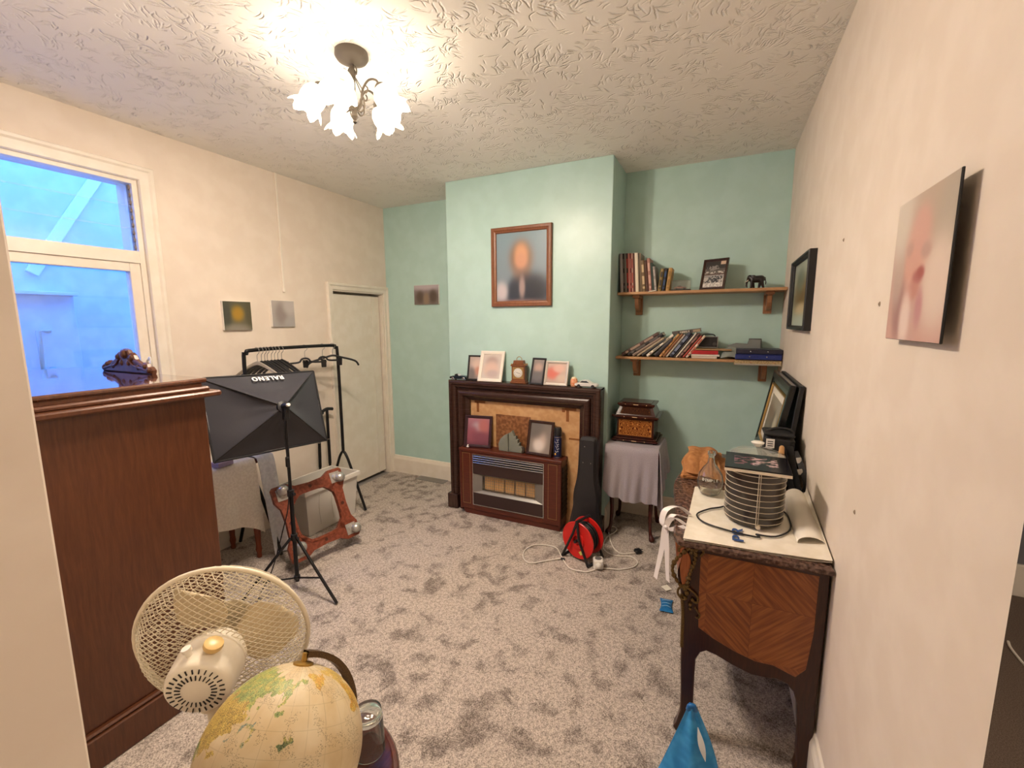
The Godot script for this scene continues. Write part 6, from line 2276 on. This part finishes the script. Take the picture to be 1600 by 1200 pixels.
# smooth skin round a skeleton of tapered bones: surface nets on a small grid
func skin(st: SurfaceTool, bones: Array, cell: float, blend: float) -> void:
	var lo := Vector3.INF
	var hi := -Vector3.INF
	for b in bones:
		for k in 2:
			var r: float = b[2 + k]
			lo = lo.min(b[k] - Vector3.ONE * (r + cell * 3))
			hi = hi.max(b[k] + Vector3.ONE * (r + cell * 3))
	var n := Vector3i(((hi - lo) / cell).ceil()) + Vector3i.ONE
	var f := PackedFloat32Array()
	f.resize(n.x * n.y * n.z)
	for z in n.z:
		for y in n.y:
			for x in n.x:
				var p := lo + Vector3(x, y, z) * cell
				var s := 0.0
				for b in bones:
					var ab: Vector3 = b[1] - b[0]
					var h := clampf((p - b[0]).dot(ab) / maxf(ab.length_squared(), 1e-9), 0, 1)
					var d: float = (p - b[0] - ab * h).length() - lerpf(b[2], b[3], h)
					s += exp(-d / blend)
				f[(z * n.y + y) * n.x + x] = -log(maxf(s, 1e-30)) * blend
	var vert := {}
	var at := func(x: int, y: int, z: int) -> float: return f[(z * n.y + y) * n.x + x]
	for z in n.z - 1:
		for y in n.y - 1:
			for x in n.x - 1:
				var sum := Vector3.ZERO
				var cnt := 0
				for e in [[0, 0, 0, 0], [0, 1, 0, 0], [0, 0, 1, 0], [0, 1, 1, 0], [0, 0, 0, 1], [1, 0, 0, 1], [0, 0, 1, 1], [1, 0, 1, 1], [0, 0, 0, 2], [1, 0, 0, 2], [0, 1, 0, 2], [1, 1, 0, 2]]:
					var a := Vector3i(x + e[0], y + e[1], z + e[2])
					var b := a
					b[e[3]] += 1
					var fa: float = at.call(a.x, a.y, a.z)
					var fb: float = at.call(b.x, b.y, b.z)
					if (fa < 0.0) != (fb < 0.0):
						sum += Vector3(a).lerp(Vector3(b), fa / (fa - fb))
						cnt += 1
				if cnt > 0:
					vert[Vector3i(x, y, z)] = lo + sum / cnt * cell
	smooth(st)
	for z in range(1, n.z - 1):
		for y in range(1, n.y - 1):
			for x in range(1, n.x - 1):
				var f0: float = at.call(x, y, z)
				for ax in 3:
					var b := Vector3i(x, y, z)
					b[ax] += 1
					var f1: float = at.call(b.x, b.y, b.z)
					if (f0 < 0.0) == (f1 < 0.0):
						continue
					var u := Vector3i.ZERO
					var w := Vector3i.ZERO
					u[(ax + 1) % 3] = 1
					w[(ax + 2) % 3] = 1
					var c := Vector3i(x, y, z)
					var out := Vector3.ZERO
					out[ax] = 1.0 if f0 < 0.0 else -1.0
					if vert.has(c) and vert.has(c - u) and vert.has(c - u - w) and vert.has(c - w):
						quad(st, vert[c], vert[c - u], vert[c - u - w], vert[c - w], out)

func elephant(at: Vector3) -> void:
	var t := thing("elephant_figure", "dark carved elephant figure standing on the upper shelf", "figurine", at)
	var st := mb()
	var bones := [
		[Vector3(-0.018, 0.062, 0), Vector3(0.030, 0.062, 0), 0.023, 0.024], [Vector3(-0.018, 0.066, 0), Vector3(-0.036, 0.074, 0), 0.018, 0.015], [Vector3(-0.036, 0.076, 0), Vector3(-0.043, 0.066, 0), 0.014, 0.010],
		[Vector3(-0.043, 0.066, 0), Vector3(-0.052, 0.044, 0), 0.008, 0.006], [Vector3(-0.052, 0.044, 0), Vector3(-0.053, 0.020, 0), 0.006, 0.005], [Vector3(-0.053, 0.020, 0), Vector3(-0.049, 0.010, 0), 0.005, 0.004],
		[Vector3(-0.022, 0.050, 0.014), Vector3(-0.026, 0.006, 0.014), 0.010, 0.0070], [Vector3(-0.018, 0.050, -0.014), Vector3(-0.008, 0.006, -0.014), 0.010, 0.0070],
		[Vector3(0.034, 0.050, 0.014), Vector3(0.046, 0.006, 0.014), 0.012, 0.0072], [Vector3(0.030, 0.050, -0.014), Vector3(0.022, 0.006, -0.014), 0.012, 0.0072],
		[Vector3(0.054, 0.070, 0), Vector3(0.060, 0.040, 0), 0.0035, 0.0025], [Vector3(0.060, 0.040, 0), Vector3(0.059, 0.026, 0), 0.0025, 0.003]]
	skin(st, bones, 0.0024, 0.0022)
	var wood_ := plain("1c1619", 0.3)
	obj("body", st, wood_, t)
	for s in [-1.0, 1.0]:
		st = mb()
		sheet(st, 6, 6, func(u: float, v: float) -> Vector3: return Vector3(-0.030 + 0.026 * u, 0.084 - 0.034 * v + 0.004 * sin(PI * u), s * (0.016 + 0.008 * sin(PI * u * 0.6) * (1.0 - 0.3 * v))), 0.002)
		obj("ear", st, wood_, t)
		st = mb()
		tube(st, curve([Vector3(-0.044, 0.058, s * 0.008), Vector3(-0.056, 0.046, s * 0.010), Vector3(-0.066, 0.046, s * 0.010)], 4), [0.003, 0.003, 0.0027, 0.0025, 0.002, 0.0018, 0.0015, 0.001, 0.0006], 6)
		obj("tusk", st, plain("e6dcc8", 0.4), t)

func lower_books() -> void:
	var y := 1.317
	var g := "books leaning on the lower shelf"
	var rows := [
		[-0.667, 0.028, 0.300, "4a302a", -58.0, "a08878", "brown album lying lowest at the left end of the lower shelf"],
		[-0.625, 0.026, 0.290, "1e1a1a", -57.0, "5c5652", "thick black book second from the left end of the lower shelf"],
		[-0.590, 0.020, 0.235, "8a776a", -55.0, "", "taupe leaning book on the lower shelf"],
		[-0.560, 0.014, 0.230, "a8977f", -54.0, "", "beige leaning book between taupe and black on the lower shelf"],
		[-0.523, 0.020, 0.205, "17161b", -53.0, "", "black leaning book left of the white one on the lower shelf"],
		[-0.488, 0.018, 0.236, "ece4d4", -48.5, "8c8478", "white leaning book standing highest at the left of the lower shelf"],
		[-0.425, 0.030, 0.165, "241f24", -44.0, "", "short black book under the white one on the lower shelf"],
		[-0.396, 0.016, 0.205, "c8965a", -37.0, "8a5a2c", "orange tan leaning book on the lower shelf"],
		[-0.371, 0.016, 0.205, "8a5a34", -36.5, "", "brown leaning book beside the orange one on the lower shelf"],
		[-0.352, 0.012, 0.200, "b5aa9c", -36.0, "", "pale grey leaning book left of the navy one on the lower shelf"],
		[-0.318, 0.026, 0.210, "252b40", -36.0, "7c86a0", "thick navy leaning book on the lower shelf"],
		[-0.302, 0.010, 0.200, "2a2020", -36.0, "", "thin dark leaning book right of the navy one on the lower shelf"],
		[-0.286, 0.011, 0.215, "ddd3c4", -36.0, "", "thin white leaning book near the middle of the lower shelf"],
		[-0.260, 0.018, 0.208, "52302c", -36.5, "a07c70", "dark maroon leaning book on the lower shelf"],
		[-0.238, 0.013, 0.190, "a33a2c", -36.5, "", "red leaning book, last but one on the lower shelf"],
		[-0.215, 0.015, 0.188, "e0c8b4", -36.0, "b8402f", "cream and red leaning book, last of the row on the lower shelf"]]
	for r in rows:
		book(r[6], r[1], r[2], 0.16, r[3], Vector3(r[0], y + 0.001, -3.362), deg_to_rad(r[4]), g, r[5])
	# book laid across the tops
	var t := thing("book", "flat book with pale block capitals on its spine, laid across the leaning books", "book", Vector3(-0.230, 1.492, -3.362))
	t.rotation.z = deg_to_rad(7.5)
	var st := mb()
	bx(st, -0.095, 0.0, -0.15, 0.095, 0.0025, 0, 0.0006)
	bx(st, -0.095, 0.0215, -0.15, 0.095, 0.024, 0, 0.0006)
	bx(st, -0.095, 0.0, -0.004, 0.095, 0.024, 0.0, 0.001)
	obj("cover", st, plain("5c5650", 0.5), t)
	st = mb()
	bx(st, -0.092, 0.0025, -0.147, 0.092, 0.0215, -0.004, 0)
	obj("pages", st, mat.paper, t)
	st = mb()
	bx(st, -0.055, 0.004, 0.0, 0.034, 0.020, 0.0006, 0)
	obj("spine_label", st, plain("3a3634", 0.5), t)
	lettering(t, "lettering", "FAMILY", 0.013, 0.0012, plain("f2ead8", 0.5), Transform3D(Basis(), Vector3(-0.010, 0.012, 0.0012)))
	st = mb()
	bx(st, 0.045, 0.004, 0.0, 0.090, 0.020, 0.0006, 0)
	obj("spine_print", st, plain("a8977c", 0.5), t)
	# little radio
	t = thing("radio", "small black radio with a chrome edge on the lower shelf", "radio", Vector3(-0.088, 1.392, -3.43))
	st = mb()
	box(st, Vector3(0, 0.038, 0), Vector3(0.125, 0.076, 0.045), 0.005)
	obj("case", st, mat.black, t)
	st = mb()
	moulding(st, 0.129, 0.080, [Vector2(0, -0.004), Vector2(0.001, 0.002), Vector2(0.005, 0.002), Vector2(0.006, 0)], Transform3D(Basis(), Vector3(0, 0.039, 0.0225)))
	obj("trim", st, mat.steel, t)
	st = mb()
	for k in 10:
		box(st, Vector3(-0.018, 0.012 + k * 0.0052, 0.0232), Vector3(0.076, 0.0022, 0.0015), 0.0004)
	obj("grille_bar", st, plain("2d2c30", 0.4), t)
	st = mb()
	lathe(st, [Vector2(0, 0.006), Vector2(0.011, 0.006), Vector2(0.013, 0.0)], 16, Transform3D(Basis(Vector3(1, 0, 0), Vector3(0, 0, 1), Vector3(0, -1, 0)), Vector3(0.042, 0.026, 0.0225)))
	obj("tuning_knob", st, plain("3a393c", 0.35), t)
	st = mb()
	tube(st, curve([Vector3(-0.045, 0.076, 0), Vector3(-0.03, 0.092, 0), Vector3(0.03, 0.092, 0), Vector3(0.045, 0.076, 0)], 5), 0.004, 6)
	obj("handle", st, mat.black, t)
	# flat stack: two books and the panel the radio stands on
	for q in [[0.0, 0.016, "d8cabc", "pale flat book, lowest of the stack beside the leaning row", 0.165], [0.016, 0.013, "e4dcd2", "white flat book in the middle of the stack on the lower shelf", 0.182], [0.029, 0.027, "b8202a", "red flat book on the stack under the thin board", 0.172]]:
		t = thing("book", q[3], "book", Vector3(-0.190, y + q[0] + 0.0005, -3.362), 0.0, "flat books stacked on the lower shelf")
		st = mb()
		bx(st, 0, 0, -0.14, q[4], 0.002, 0, 0.0004)
		bx(st, 0, q[1] - 0.002, -0.14, q[4], q[1] - 0.0004, 0, 0.0004)
		bx(st, 0, 0, -0.003, q[4], q[1] - 0.0004, 0, 0.0006)
		obj("cover", st, plain(q[2], 0.45), t)
		st = mb()
		bx(st, 0.002, 0.002, -0.138, q[4] - 0.003, q[1] - 0.002, -0.003, 0)
		obj("pages", st, mat.paper, t)
	st = mb()
	var bd := thing("thin_board", "thin tan board lying over the flat books under the radio", "board", Vector3(-0.06, y + 0.063, -3.43))
	box(st, Vector3.ZERO, Vector3(0.25, 0.010, 0.13), 0.002)
	obj("panel", st, plain("a8835a", 0.6), bd)
	st = mb()
	bx(st, -0.122, -0.0065, 0.0, 0.122, -0.005, 0.05, 0)
	obj("felt", st, mat.black, bd)
	# box files by the right wall
	for q in [[1.321, 0.036, "1e2f78", "royal blue box file under the dark one on the lower shelf", 0.088], [1.358, 0.032, "232338", "dark navy box file on top at the right end of the lower shelf", 0.092]]:
		t = thing("box_file", q[3], "box file", Vector3(q[4], q[0], -3.325), 0.0, "box files on the lower shelf")
		st = mb()
		bx(st, 0, 0, -0.23, 0.272, q[1], 0, 0.004)
		obj("case", st, plain(q[2], 0.45), t)
		for x in [0.085, 0.185]:
			st = mb()
			ball(st, Vector3(x, q[1] * 0.55, 0.0), Vector3(0.0045, 0.0045, 0.003), 8)
			obj("stud", st, mat.chrome, t)
		st = mb()
		bx(st, 0.002, q[1] * 0.86, -0.001, 0.27, q[1] * 0.90, 0.0008, 0)
		obj("lid_line", st, plain("0e1020", 0.6), t)
	t = thing("edge_lath", "narrow pale lath with dots under the box files at the shelf edge", "lath", Vector3(0.082, 1.283, -3.333))
	st = mb()
	bx(st, 0, 0, -0.012, 0.278, 0.032, 0.0, 0.002)
	obj("strip", st, mottled("9a855f", "c0aa80", 0.05, 0.6, 0.2, 137), t)
	st = mb()
	bx(st, 0.004, 0.001, 0.0, 0.274, 0.011, 0.0012, 0.0004)
	obj("lower_strip", st, plain("aaa49a", 0.5), t)
	st = mb()
	for x in [0.10, 0.235]:
		ball(st, Vector3(x, 0.02, 0.0005), Vector3(0.003, 0.003, 0.0015), 6)
	obj("dot", st, plain("c05a3c", 0.5), t)
	# grey papers and a grey folder behind
	st = mb()
	sheet(st, 10, 8, func(u: float, v: float) -> Vector3: return Vector3(0.028 + 0.075 * u - 0.03 * v * (1.0 - u), 1.325 + 0.062 * sin(PI * 0.5 * (1.0 - v)) + 0.012 * sin(PI * u), -3.47 + 0.13 * v + 0.006 * sin(u * 6.0)), 0.002)
	tag(obj("grey_paper", st, plain("98a09a", 0.7)), "crumpled grey paper sheet beside the box files on the lower shelf", "paper")
	t = thing("grey_stand", "grey plastic stand behind the box files on the lower shelf", "stand", Vector3(0.155, y + 0.002, -3.50))
	st = mb()
	extr(st, [Vector2(-0.115, 0), Vector2(0.09, 0), Vector2(0.09, 0.130), Vector2(0.018, 0.134), Vector2(0.008, 0.100), Vector2(-0.06, 0.104), Vector2(-0.115, 0.088)], -0.03, 0.03, 0.003)
	obj("body", st, plain("7d827f", 0.5), t)
	st = mb()
	bx(st, 0.016, 0.126, -0.028, 0.092, 0.137, 0.028, 0.002)
	bx(st, 0.084, 0.02, -0.031, 0.093, 0.128, 0.031, 0.002)
	obj("rim", st, plain("4c5250", 0.5), t)

func commode_items() -> void:
	var y := 0.8005
	# large sheets of drawings
	var t := thing("paper_sheets", "large cream paper sheets with blue capitals covering the commode top", "papers")
	var st := mb()
	for k in 3:
		var dx: float = [0.0, -0.004, 0.003][k]
		sheet(st, 30, 30, func(u: float, v: float) -> Vector3:
			var z := -1.598 - 0.555 * v - 0.03 * u * (1.0 - v) + dx
			var x := -0.084 + 0.444 * u + 0.010 * v + dx * 0.5
			var lift := 0.0015 + k * 0.004
			var c := maxf(u - 0.72, 0.0) / 0.28
			lift += (0.004 + 0.060 * v) * c * c * c * (1.0 if k == 2 else 0.8)
			lift += 0.003 * sin(u * 7.0 + k) * (1.0 - v) * u
			return Vector3(minf(x, RIGHT - 0.006), y + maxf(lift, 0.001), z), 0.0012)
	obj("sheet_stack", st, mottled("e6decd", "f0e9db", 0.02, 0.8, 0.5, 141), t)
	var ink := plain("2a4c86", 0.7)
	var lay := Basis(Vector3(0, 0, -1), Vector3(-1, 0, 0), Vector3(0, 1, 0))
	lettering(t, "lettering", "PR", 0.036, 0.0006, ink, Transform3D(lay.scaled_local(Vector3(1.9, 1, 1)), Vector3(0.091, y + 0.0150, -1.693)))
	# roll of the same paper by the wall
	st = mb()
	sheet(st, 16, 18, func(u: float, v: float) -> Vector3:
		var a := -0.3 + 3.3 * v
		return Vector3(0.318 - 0.042 * cos(a), y + 0.016 + 0.050 * sin(a) * (0.5 + 0.5 * u) , -1.72 - 0.42 * u), 0.0012)
	tag(obj("curled_paper", st, mat.paper), "cream sheet curling up against the right-hand wall on the commode", "paper")
	# ringed smoky drum and its magazine
	var c := Vector3(0.146, y + 0.012, -1.868)
	t = thing("ringed_drum", "dark smoky drum banded with cream hoops, standing on the commode papers", "drum", c)
	var smoke := plain("3d3733", 0.12)
	st = mb()
	lathe(st, [Vector2(0, 0.002), Vector2(0.078, 0.002), Vector2(0.098, 0.010), Vector2(0.1015, 0.018), Vector2(0.1015, 0.207), Vector2(0.094, 0.212), Vector2(0, 0.213)], 40)
	obj("body", st, smoke, t)
	var hoop := plain("c0b4a2", 0.35)
	for k in 9:
		st = mb()
		var p := []
		for j in 40:
			var a := TAU * j / 40
			p.append(Vector3(cos(a) * 0.102, 0.022 + k * 0.0225, sin(a) * 0.102))
		tube(st, p, 0.0016, 6, true)
		obj("hoop", st, hoop, t)
	for a in [1.47, 1.53, 3.4, 5.4]:
		st = mb()
		tube(st, [Vector3(cos(a) * 0.1035, 0.010, sin(a) * 0.104), Vector3(cos(a) * 0.104, 0.212, sin(a) * 0.104)], 0.0017, 6)
		obj("stay", st, hoop, t)
	st = mb()
	lathe(st, [Vector2(0, 0.008), Vector2(0.007, 0.007), Vector2(0.009, 0)], 12, Transform3D(Basis(Vector3(1, 0, 0), Vector3(0, 0, 1), Vector3(0, -1, 0)), Vector3(0.012, 0.012, 0.100)))
	obj("stud", st, plain("e0d4c0", 0.3), t)
	t = thing("magazine", "dark glossy magazine lying on top of the hooped drum", "magazine", c + Vector3(0.001, 0.2135, 0.0), -0.03)
	for k in 3:
		st = mb()
		bx(st, -0.108, k * 0.0048, -0.115, 0.108, k * 0.0048 + 0.004, 0.105 - k * 0.003, 0.0006)
		obj("pages" if k < 2 else "cover", st, plain("e0d2bc", 0.7) if k < 2 else plain("17151a", 0.15), t)
	st = mb()
	var n := noise(143, 0.05, 3)
	var cover := StandardMaterial3D.new()
	cover.albedo_texture = gen(96, 96, func(x: int, yy: int) -> Color:
		var q := Color("17151b")
		var g := n.get_noise_2d(x, yy * 2.2)
		if g > 0.12 and x > 12 and x < 80 and yy > 20 and yy < 70:
			q = Color("c4a8a8") if x > 40 else Color("8f5a66")
		return q)
	cover.roughness = 0.15
	print_quad(st, Vector3(-0.106, 0.0139, -0.113), Vector3(0.106, 0.0139, -0.113), Vector3(0.106, 0.0139, 0.097), Vector3(-0.106, 0.0139, 0.097), Vector3.UP)
	obj("cover_print", st, cover, t)
	# black lead lying round the drum
	st = mb()
	var pts := []
	for q in [[0.150, -1.722], [0.156, -1.700], [0.075, -1.708], [-0.020, -1.745], [-0.051, -1.812], [-0.010, -1.885], [0.033, -1.925], [0.10, -2.00], [0.20, -2.02], [0.262, -1.985], [0.274, -1.900], [0.262, -1.805], [0.21, -1.73], [0.150, -1.722]]:
		pts.append(Vector3(q[0], y + 0.0165, q[1]))
	tube(st, curve(pts, 5), 0.0032, 6)
	tag(obj("black_cord", st, mat.black), "black cord looped round the hooped drum on the papers", "cord")
	# glass flask lettered in relief
	t = thing("glass_flask", "round clear glass flask with raised lettering left of the hooped drum", "bottle", Vector3(-0.012, y + 0.012, -2.075))
	st = mb()
	var gm := glass_sheet("f4f2ea", 0.13)
	gm.metallic_specular = 0.9
	var outer := [Vector2(0, 0.003), Vector2(0.028, 0.0), Vector2(0.040, 0.006), Vector2(0.052, 0.035), Vector2(0.054, 0.062), Vector2(0.048, 0.095), Vector2(0.032, 0.122), Vector2(0.017, 0.142), Vector2(0.0125, 0.165), Vector2(0.013, 0.178), Vector2(0.017, 0.182), Vector2(0.017, 0.194), Vector2(0.013, 0.197)]
	outer.append_array([Vector2(0.010, 0.196), Vector2(0.0095, 0.165), Vector2(0.013, 0.142), Vector2(0.028, 0.120), Vector2(0.044, 0.094), Vector2(0.050, 0.062), Vector2(0.048, 0.035), Vector2(0.034, 0.010), Vector2(0, 0.010)])
	lathe(st, outer, 36)
	gm = solid_glass("f4f2ea")
	obj("flask_glass", st, gm, t)
	var word := "DIMPLE"
	for k in word.length():
		var a := PI / 2 + 0.55 - k * 0.22
		var d := Vector3(cos(a), 0, sin(a))
		lettering(t, "letter", word[k], 0.012, 0.0015, plain("f1efe6", 0.2), Transform3D(Basis(Vector3.UP.cross(d), Vector3.UP, d), d * 0.0525 + Vector3(0, 0.078, 0)))
	# big lidded jar behind the drum
	t = thing("glass_jar", "large lidded glass jar standing behind the hooped drum", "jar", Vector3(0.165, y + 0.013, -2.125))
	t.scale = Vector3(1.2, 1.0, 1.2)
	st = mb()
	lathe(st, [Vector2(0, 0.003), Vector2(0.065, 0.0), Vector2(0.078, 0.010), Vector2(0.096, 0.060), Vector2(0.101, 0.105), Vector2(0.096, 0.155), Vector2(0.086, 0.182), Vector2(0.084, 0.190)], 40)
	lathe(st, [Vector2(0, 0.010), Vector2(0.070, 0.010), Vector2(0.090, 0.060), Vector2(0.095, 0.105), Vector2(0.090, 0.153), Vector2(0.080, 0.180), Vector2(0.084, 0.190)], 40)
	var jm := glass_sheet("dfe3d8", 0.20)
	jm.metallic_specular = 0.9
	obj("jar_glass", st, jm, t)
	st = mb()
	lathe(st, [Vector2(0.090, 0.191), Vector2(0.088, 0.196), Vector2(0.060, 0.212), Vector2(0.016, 0.222), Vector2(0.010, 0.228)], 36)
	obj("lid_glass", st, jm, t)
	st = mb()
	lathe(st, [Vector2(0.009, 0.226), Vector2(0.012, 0.232), Vector2(0.020, 0.238), Vector2(0.022, 0.244), Vector2(0.014, 0.249), Vector2(0, 0.250)], 18)
	obj("lid_knob", st, plain("f0ede4", 0.1), t)
	t = thing("wooden_peg", "slim tan wooden peg standing on the commode between the glass jar and black bag", "peg", Vector3(0.268, y + 0.16, -2.230))
	st = mb()
	lathe(st, [Vector2(0, -0.16), Vector2(0.014, -0.16), Vector2(0.015, -0.02), Vector2(0.012, 0.02), Vector2(0.010, 0.06), Vector2(0.005, 0.066), Vector2(0, 0.066)], 14)
	obj("body", st, plain("c89a66", 0.7), t)
	# folded tan cloth
	st = mb()
	for k in 4:
		sheet(st, 24, 22, func(u: float, v: float) -> Vector3:
			var w := 1.0 - 0.08 * k
			var e := sin(PI * clampf(v, 0.0, 1.0))
			var x := -0.150 + (0.235 - 0.02 * k) * u * w + 0.006 * k
			var hgt := 0.010 + 0.020 * k + (0.036 * sin(PI * u * 0.75 + 0.3) + 0.010 * sin(u * 9.0 + k * 2.0)) * (0.45 + 0.55 * e)
			var lip := 0.5 * (1.0 - cos(TAU * minf(v * 3.0, 0.5)))
			return Vector3(x + 0.008 * sin(v * 7.0 + k), y + hgt * (0.35 + 0.65 * lip), -2.275 - 0.30 * v + 0.012 * sin(u * 8.0 + k * 1.7)), 0.012)
	tag(obj("tan_cloth", st, mottled("9a6334", "bb8450", 0.03, 0.85, 0.3, 147, 0.06)), "folded tan cloth lying on the far end of the commode top", "cloth")
	# frames leaning on the wall at the back of the commode
	var lean := Basis(Vector3(0, 0, 1), deg_to_rad(-10.0)) * Basis(Vector3(0, 0, 1), Vector3.UP, Vector3(-1, 0, 0))
	var art := blurred(64, 48, "8d8474", "6e6252", [[0.5, 0.5, 0.15, 0.5, "5a4a3c"], [0.7, 0.6, 0.12, 0.3, "c8bda4"], [0.3, 0.4, 0.2, 0.3, "7c5c44"], [0.5, 0.1, 0.6, 0.2, "a89c88"]])
	var host := framed("leaning_picture", "black and gilt framed picture leaning on the right-hand wall behind the black bag", "picture", 0.74, 0.475, 0.070, 0.026, mat.blackgloss, art, Transform3D(lean, Vector3(0.290, y + 0.236, -2.80)), 0.055)
	st = mb()
	moulding(st, 0.600, 0.335, [Vector2(0, 0.010), Vector2(0.002, 0.024), Vector2(0.008, 0.024), Vector2(0.012, 0.014)])
	obj("gilt_slip", st, plain("b8975a", 0.35, 0.6), host)
	framed("leaning_picture", "plain thin black frame behind the gilt one against the right-hand wall", "picture", 0.72, 0.47, 0.022, 0.020, mat.black, plain("4b463f", 0.5), Transform3D(Basis(Vector3(0, 0, 1), deg_to_rad(-6.0)) * Basis(Vector3(0, 0, 1), Vector3.UP, Vector3(-1, 0, 0)), Vector3(0.334, y + 0.240, -2.75)), 0.0)
	# black bag hung with straps
	t = thing("black_bag", "black fabric camera bag with straps and a white label, on the commode", "bag", Vector3(0.272, y, -2.33))
	var fab := mottled("141417", "222226", 0.2, 0.7, 0.1, 151, 0.04)
	st = mb()
	box(st, Vector3(-0.01, 0.13, 0.0), Vector3(0.120, 0.26, 0.12), 0.022, Basis(Vector3(0, 0, 1), -0.03))
	box(st, Vector3(-0.012, 0.262, 0.0), Vector3(0.124, 0.016, 0.126), 0.007, Basis(Vector3(0, 0, 1), -0.03))
	obj("body", st, fab, t)
	st = mb()
	box(st, Vector3(-0.01, 0.11, 0.066), Vector3(0.09, 0.13, 0.024), 0.008)
	obj("pocket", st, fab, t)
	st = mb()
	box(st, Vector3(-0.046, 0.222, 0.0615), Vector3(0.034, 0.042, 0.002), 0.0005)
	obj("label", st, plain("ece8e2", 0.6), t)
	st = mb()
	for k in 3:
		box(st, Vector3(-0.046, 0.211 + k * 0.010, 0.0630), Vector3(0.022, 0.004, 0.0008), 0.0002)
	obj("label_print", st, mat.black, t)
	st = mb()
	tube(st, curve([Vector3(-0.06, 0.268, 0.01), Vector3(-0.02, 0.284, 0.01), Vector3(0.03, 0.282, 0.01), Vector3(0.05, 0.264, 0.01)], 5), 0.007, 6)
	obj("handle", st, mat.black, t)
	for q in [[Vector3(0.03, 0.22, 0.07), Vector3(0.055, 0.10, 0.09), Vector3(0.075, 0.03, 0.11), Vector3(0.096, 0.065, 0.13), Vector3(0.075, 0.14, 0.10), Vector3(0.050, 0.20, 0.072)], [Vector3(0.0, 0.21, 0.075), Vector3(0.03, 0.10, 0.095), Vector3(0.055, 0.005, 0.11), Vector3(0.06, -0.0, 0.13)]]:
		st = mb()
		var cp := curve(q, 6)
		sheet(st, cp.size() - 1, 1, func(u: float, v: float) -> Vector3: return cp[roundi(u * (cp.size() - 1))] + Vector3(0.022, 0.006, 0.008) * (v - 0.5), 0.003)
		obj("strap", st, mat.black, t)
	st = mb()
	for q in [Vector3(0.066, 0.165, 0.092), Vector3(0.072, 0.118, 0.108)]:
		box(st, q, Vector3(0.020, 0.026, 0.005), 0.002, Basis(Vector3(0, 0, 1), 0.3))
	obj("buckle", st, plain("b9b4ac", 0.35), t)
	# white ribbons tied over the edge
	t = thing("ribbons", "white satin ribbons hanging over the left edge of the commode", "ribbon")
	for q in [[Vector3(-0.075, y + 0.014, -1.80), Vector3(-0.12, y + 0.045, -1.79), Vector3(-0.165, y + 0.03, -1.77), Vector3(-0.175, y - 0.02, -1.755), Vector3(-0.150, y - 0.035, -1.74), Vector3(-0.115, y - 0.010, -1.71), Vector3(-0.085, y + 0.012, -1.69)],
			[Vector3(-0.085, y + 0.014, -1.70), Vector3(-0.13, y + 0.025, -1.72), Vector3(-0.160, y - 0.03, -1.745), Vector3(-0.170, y - 0.12, -1.75), Vector3(-0.182, y - 0.20, -1.75), Vector3(-0.190, y - 0.255, -1.745)],
			[Vector3(-0.085, y + 0.016, -1.76), Vector3(-0.135, y + 0.02, -1.76), Vector3(-0.158, y - 0.03, -1.75), Vector3(-0.150, y - 0.12, -1.735), Vector3(-0.145, y - 0.20, -1.73), Vector3(-0.140, y - 0.245, -1.725)]]:
		st = mb()
		var cp := curve(q, 7)
		sheet(st, cp.size() - 1, 2, func(u: float, v: float) -> Vector3:
			var i := roundi(u * (cp.size() - 1))
			return cp[i] + Vector3(0.019 + 0.004 * sin(u * 5.0), 0.006 * cos(u * 4.0), 0.012) * (v - 0.5), 0.0012)
		var rm := plain("ece6e4", 0.35)
		obj("ribbon", st, rm, t)
	st = mb()
	ball(st, Vector3(-0.156, y - 0.030, -1.748), Vector3(0.012, 0.010, 0.012), 10)
	obj("knot", st, plain("e6e0de", 0.4), t)
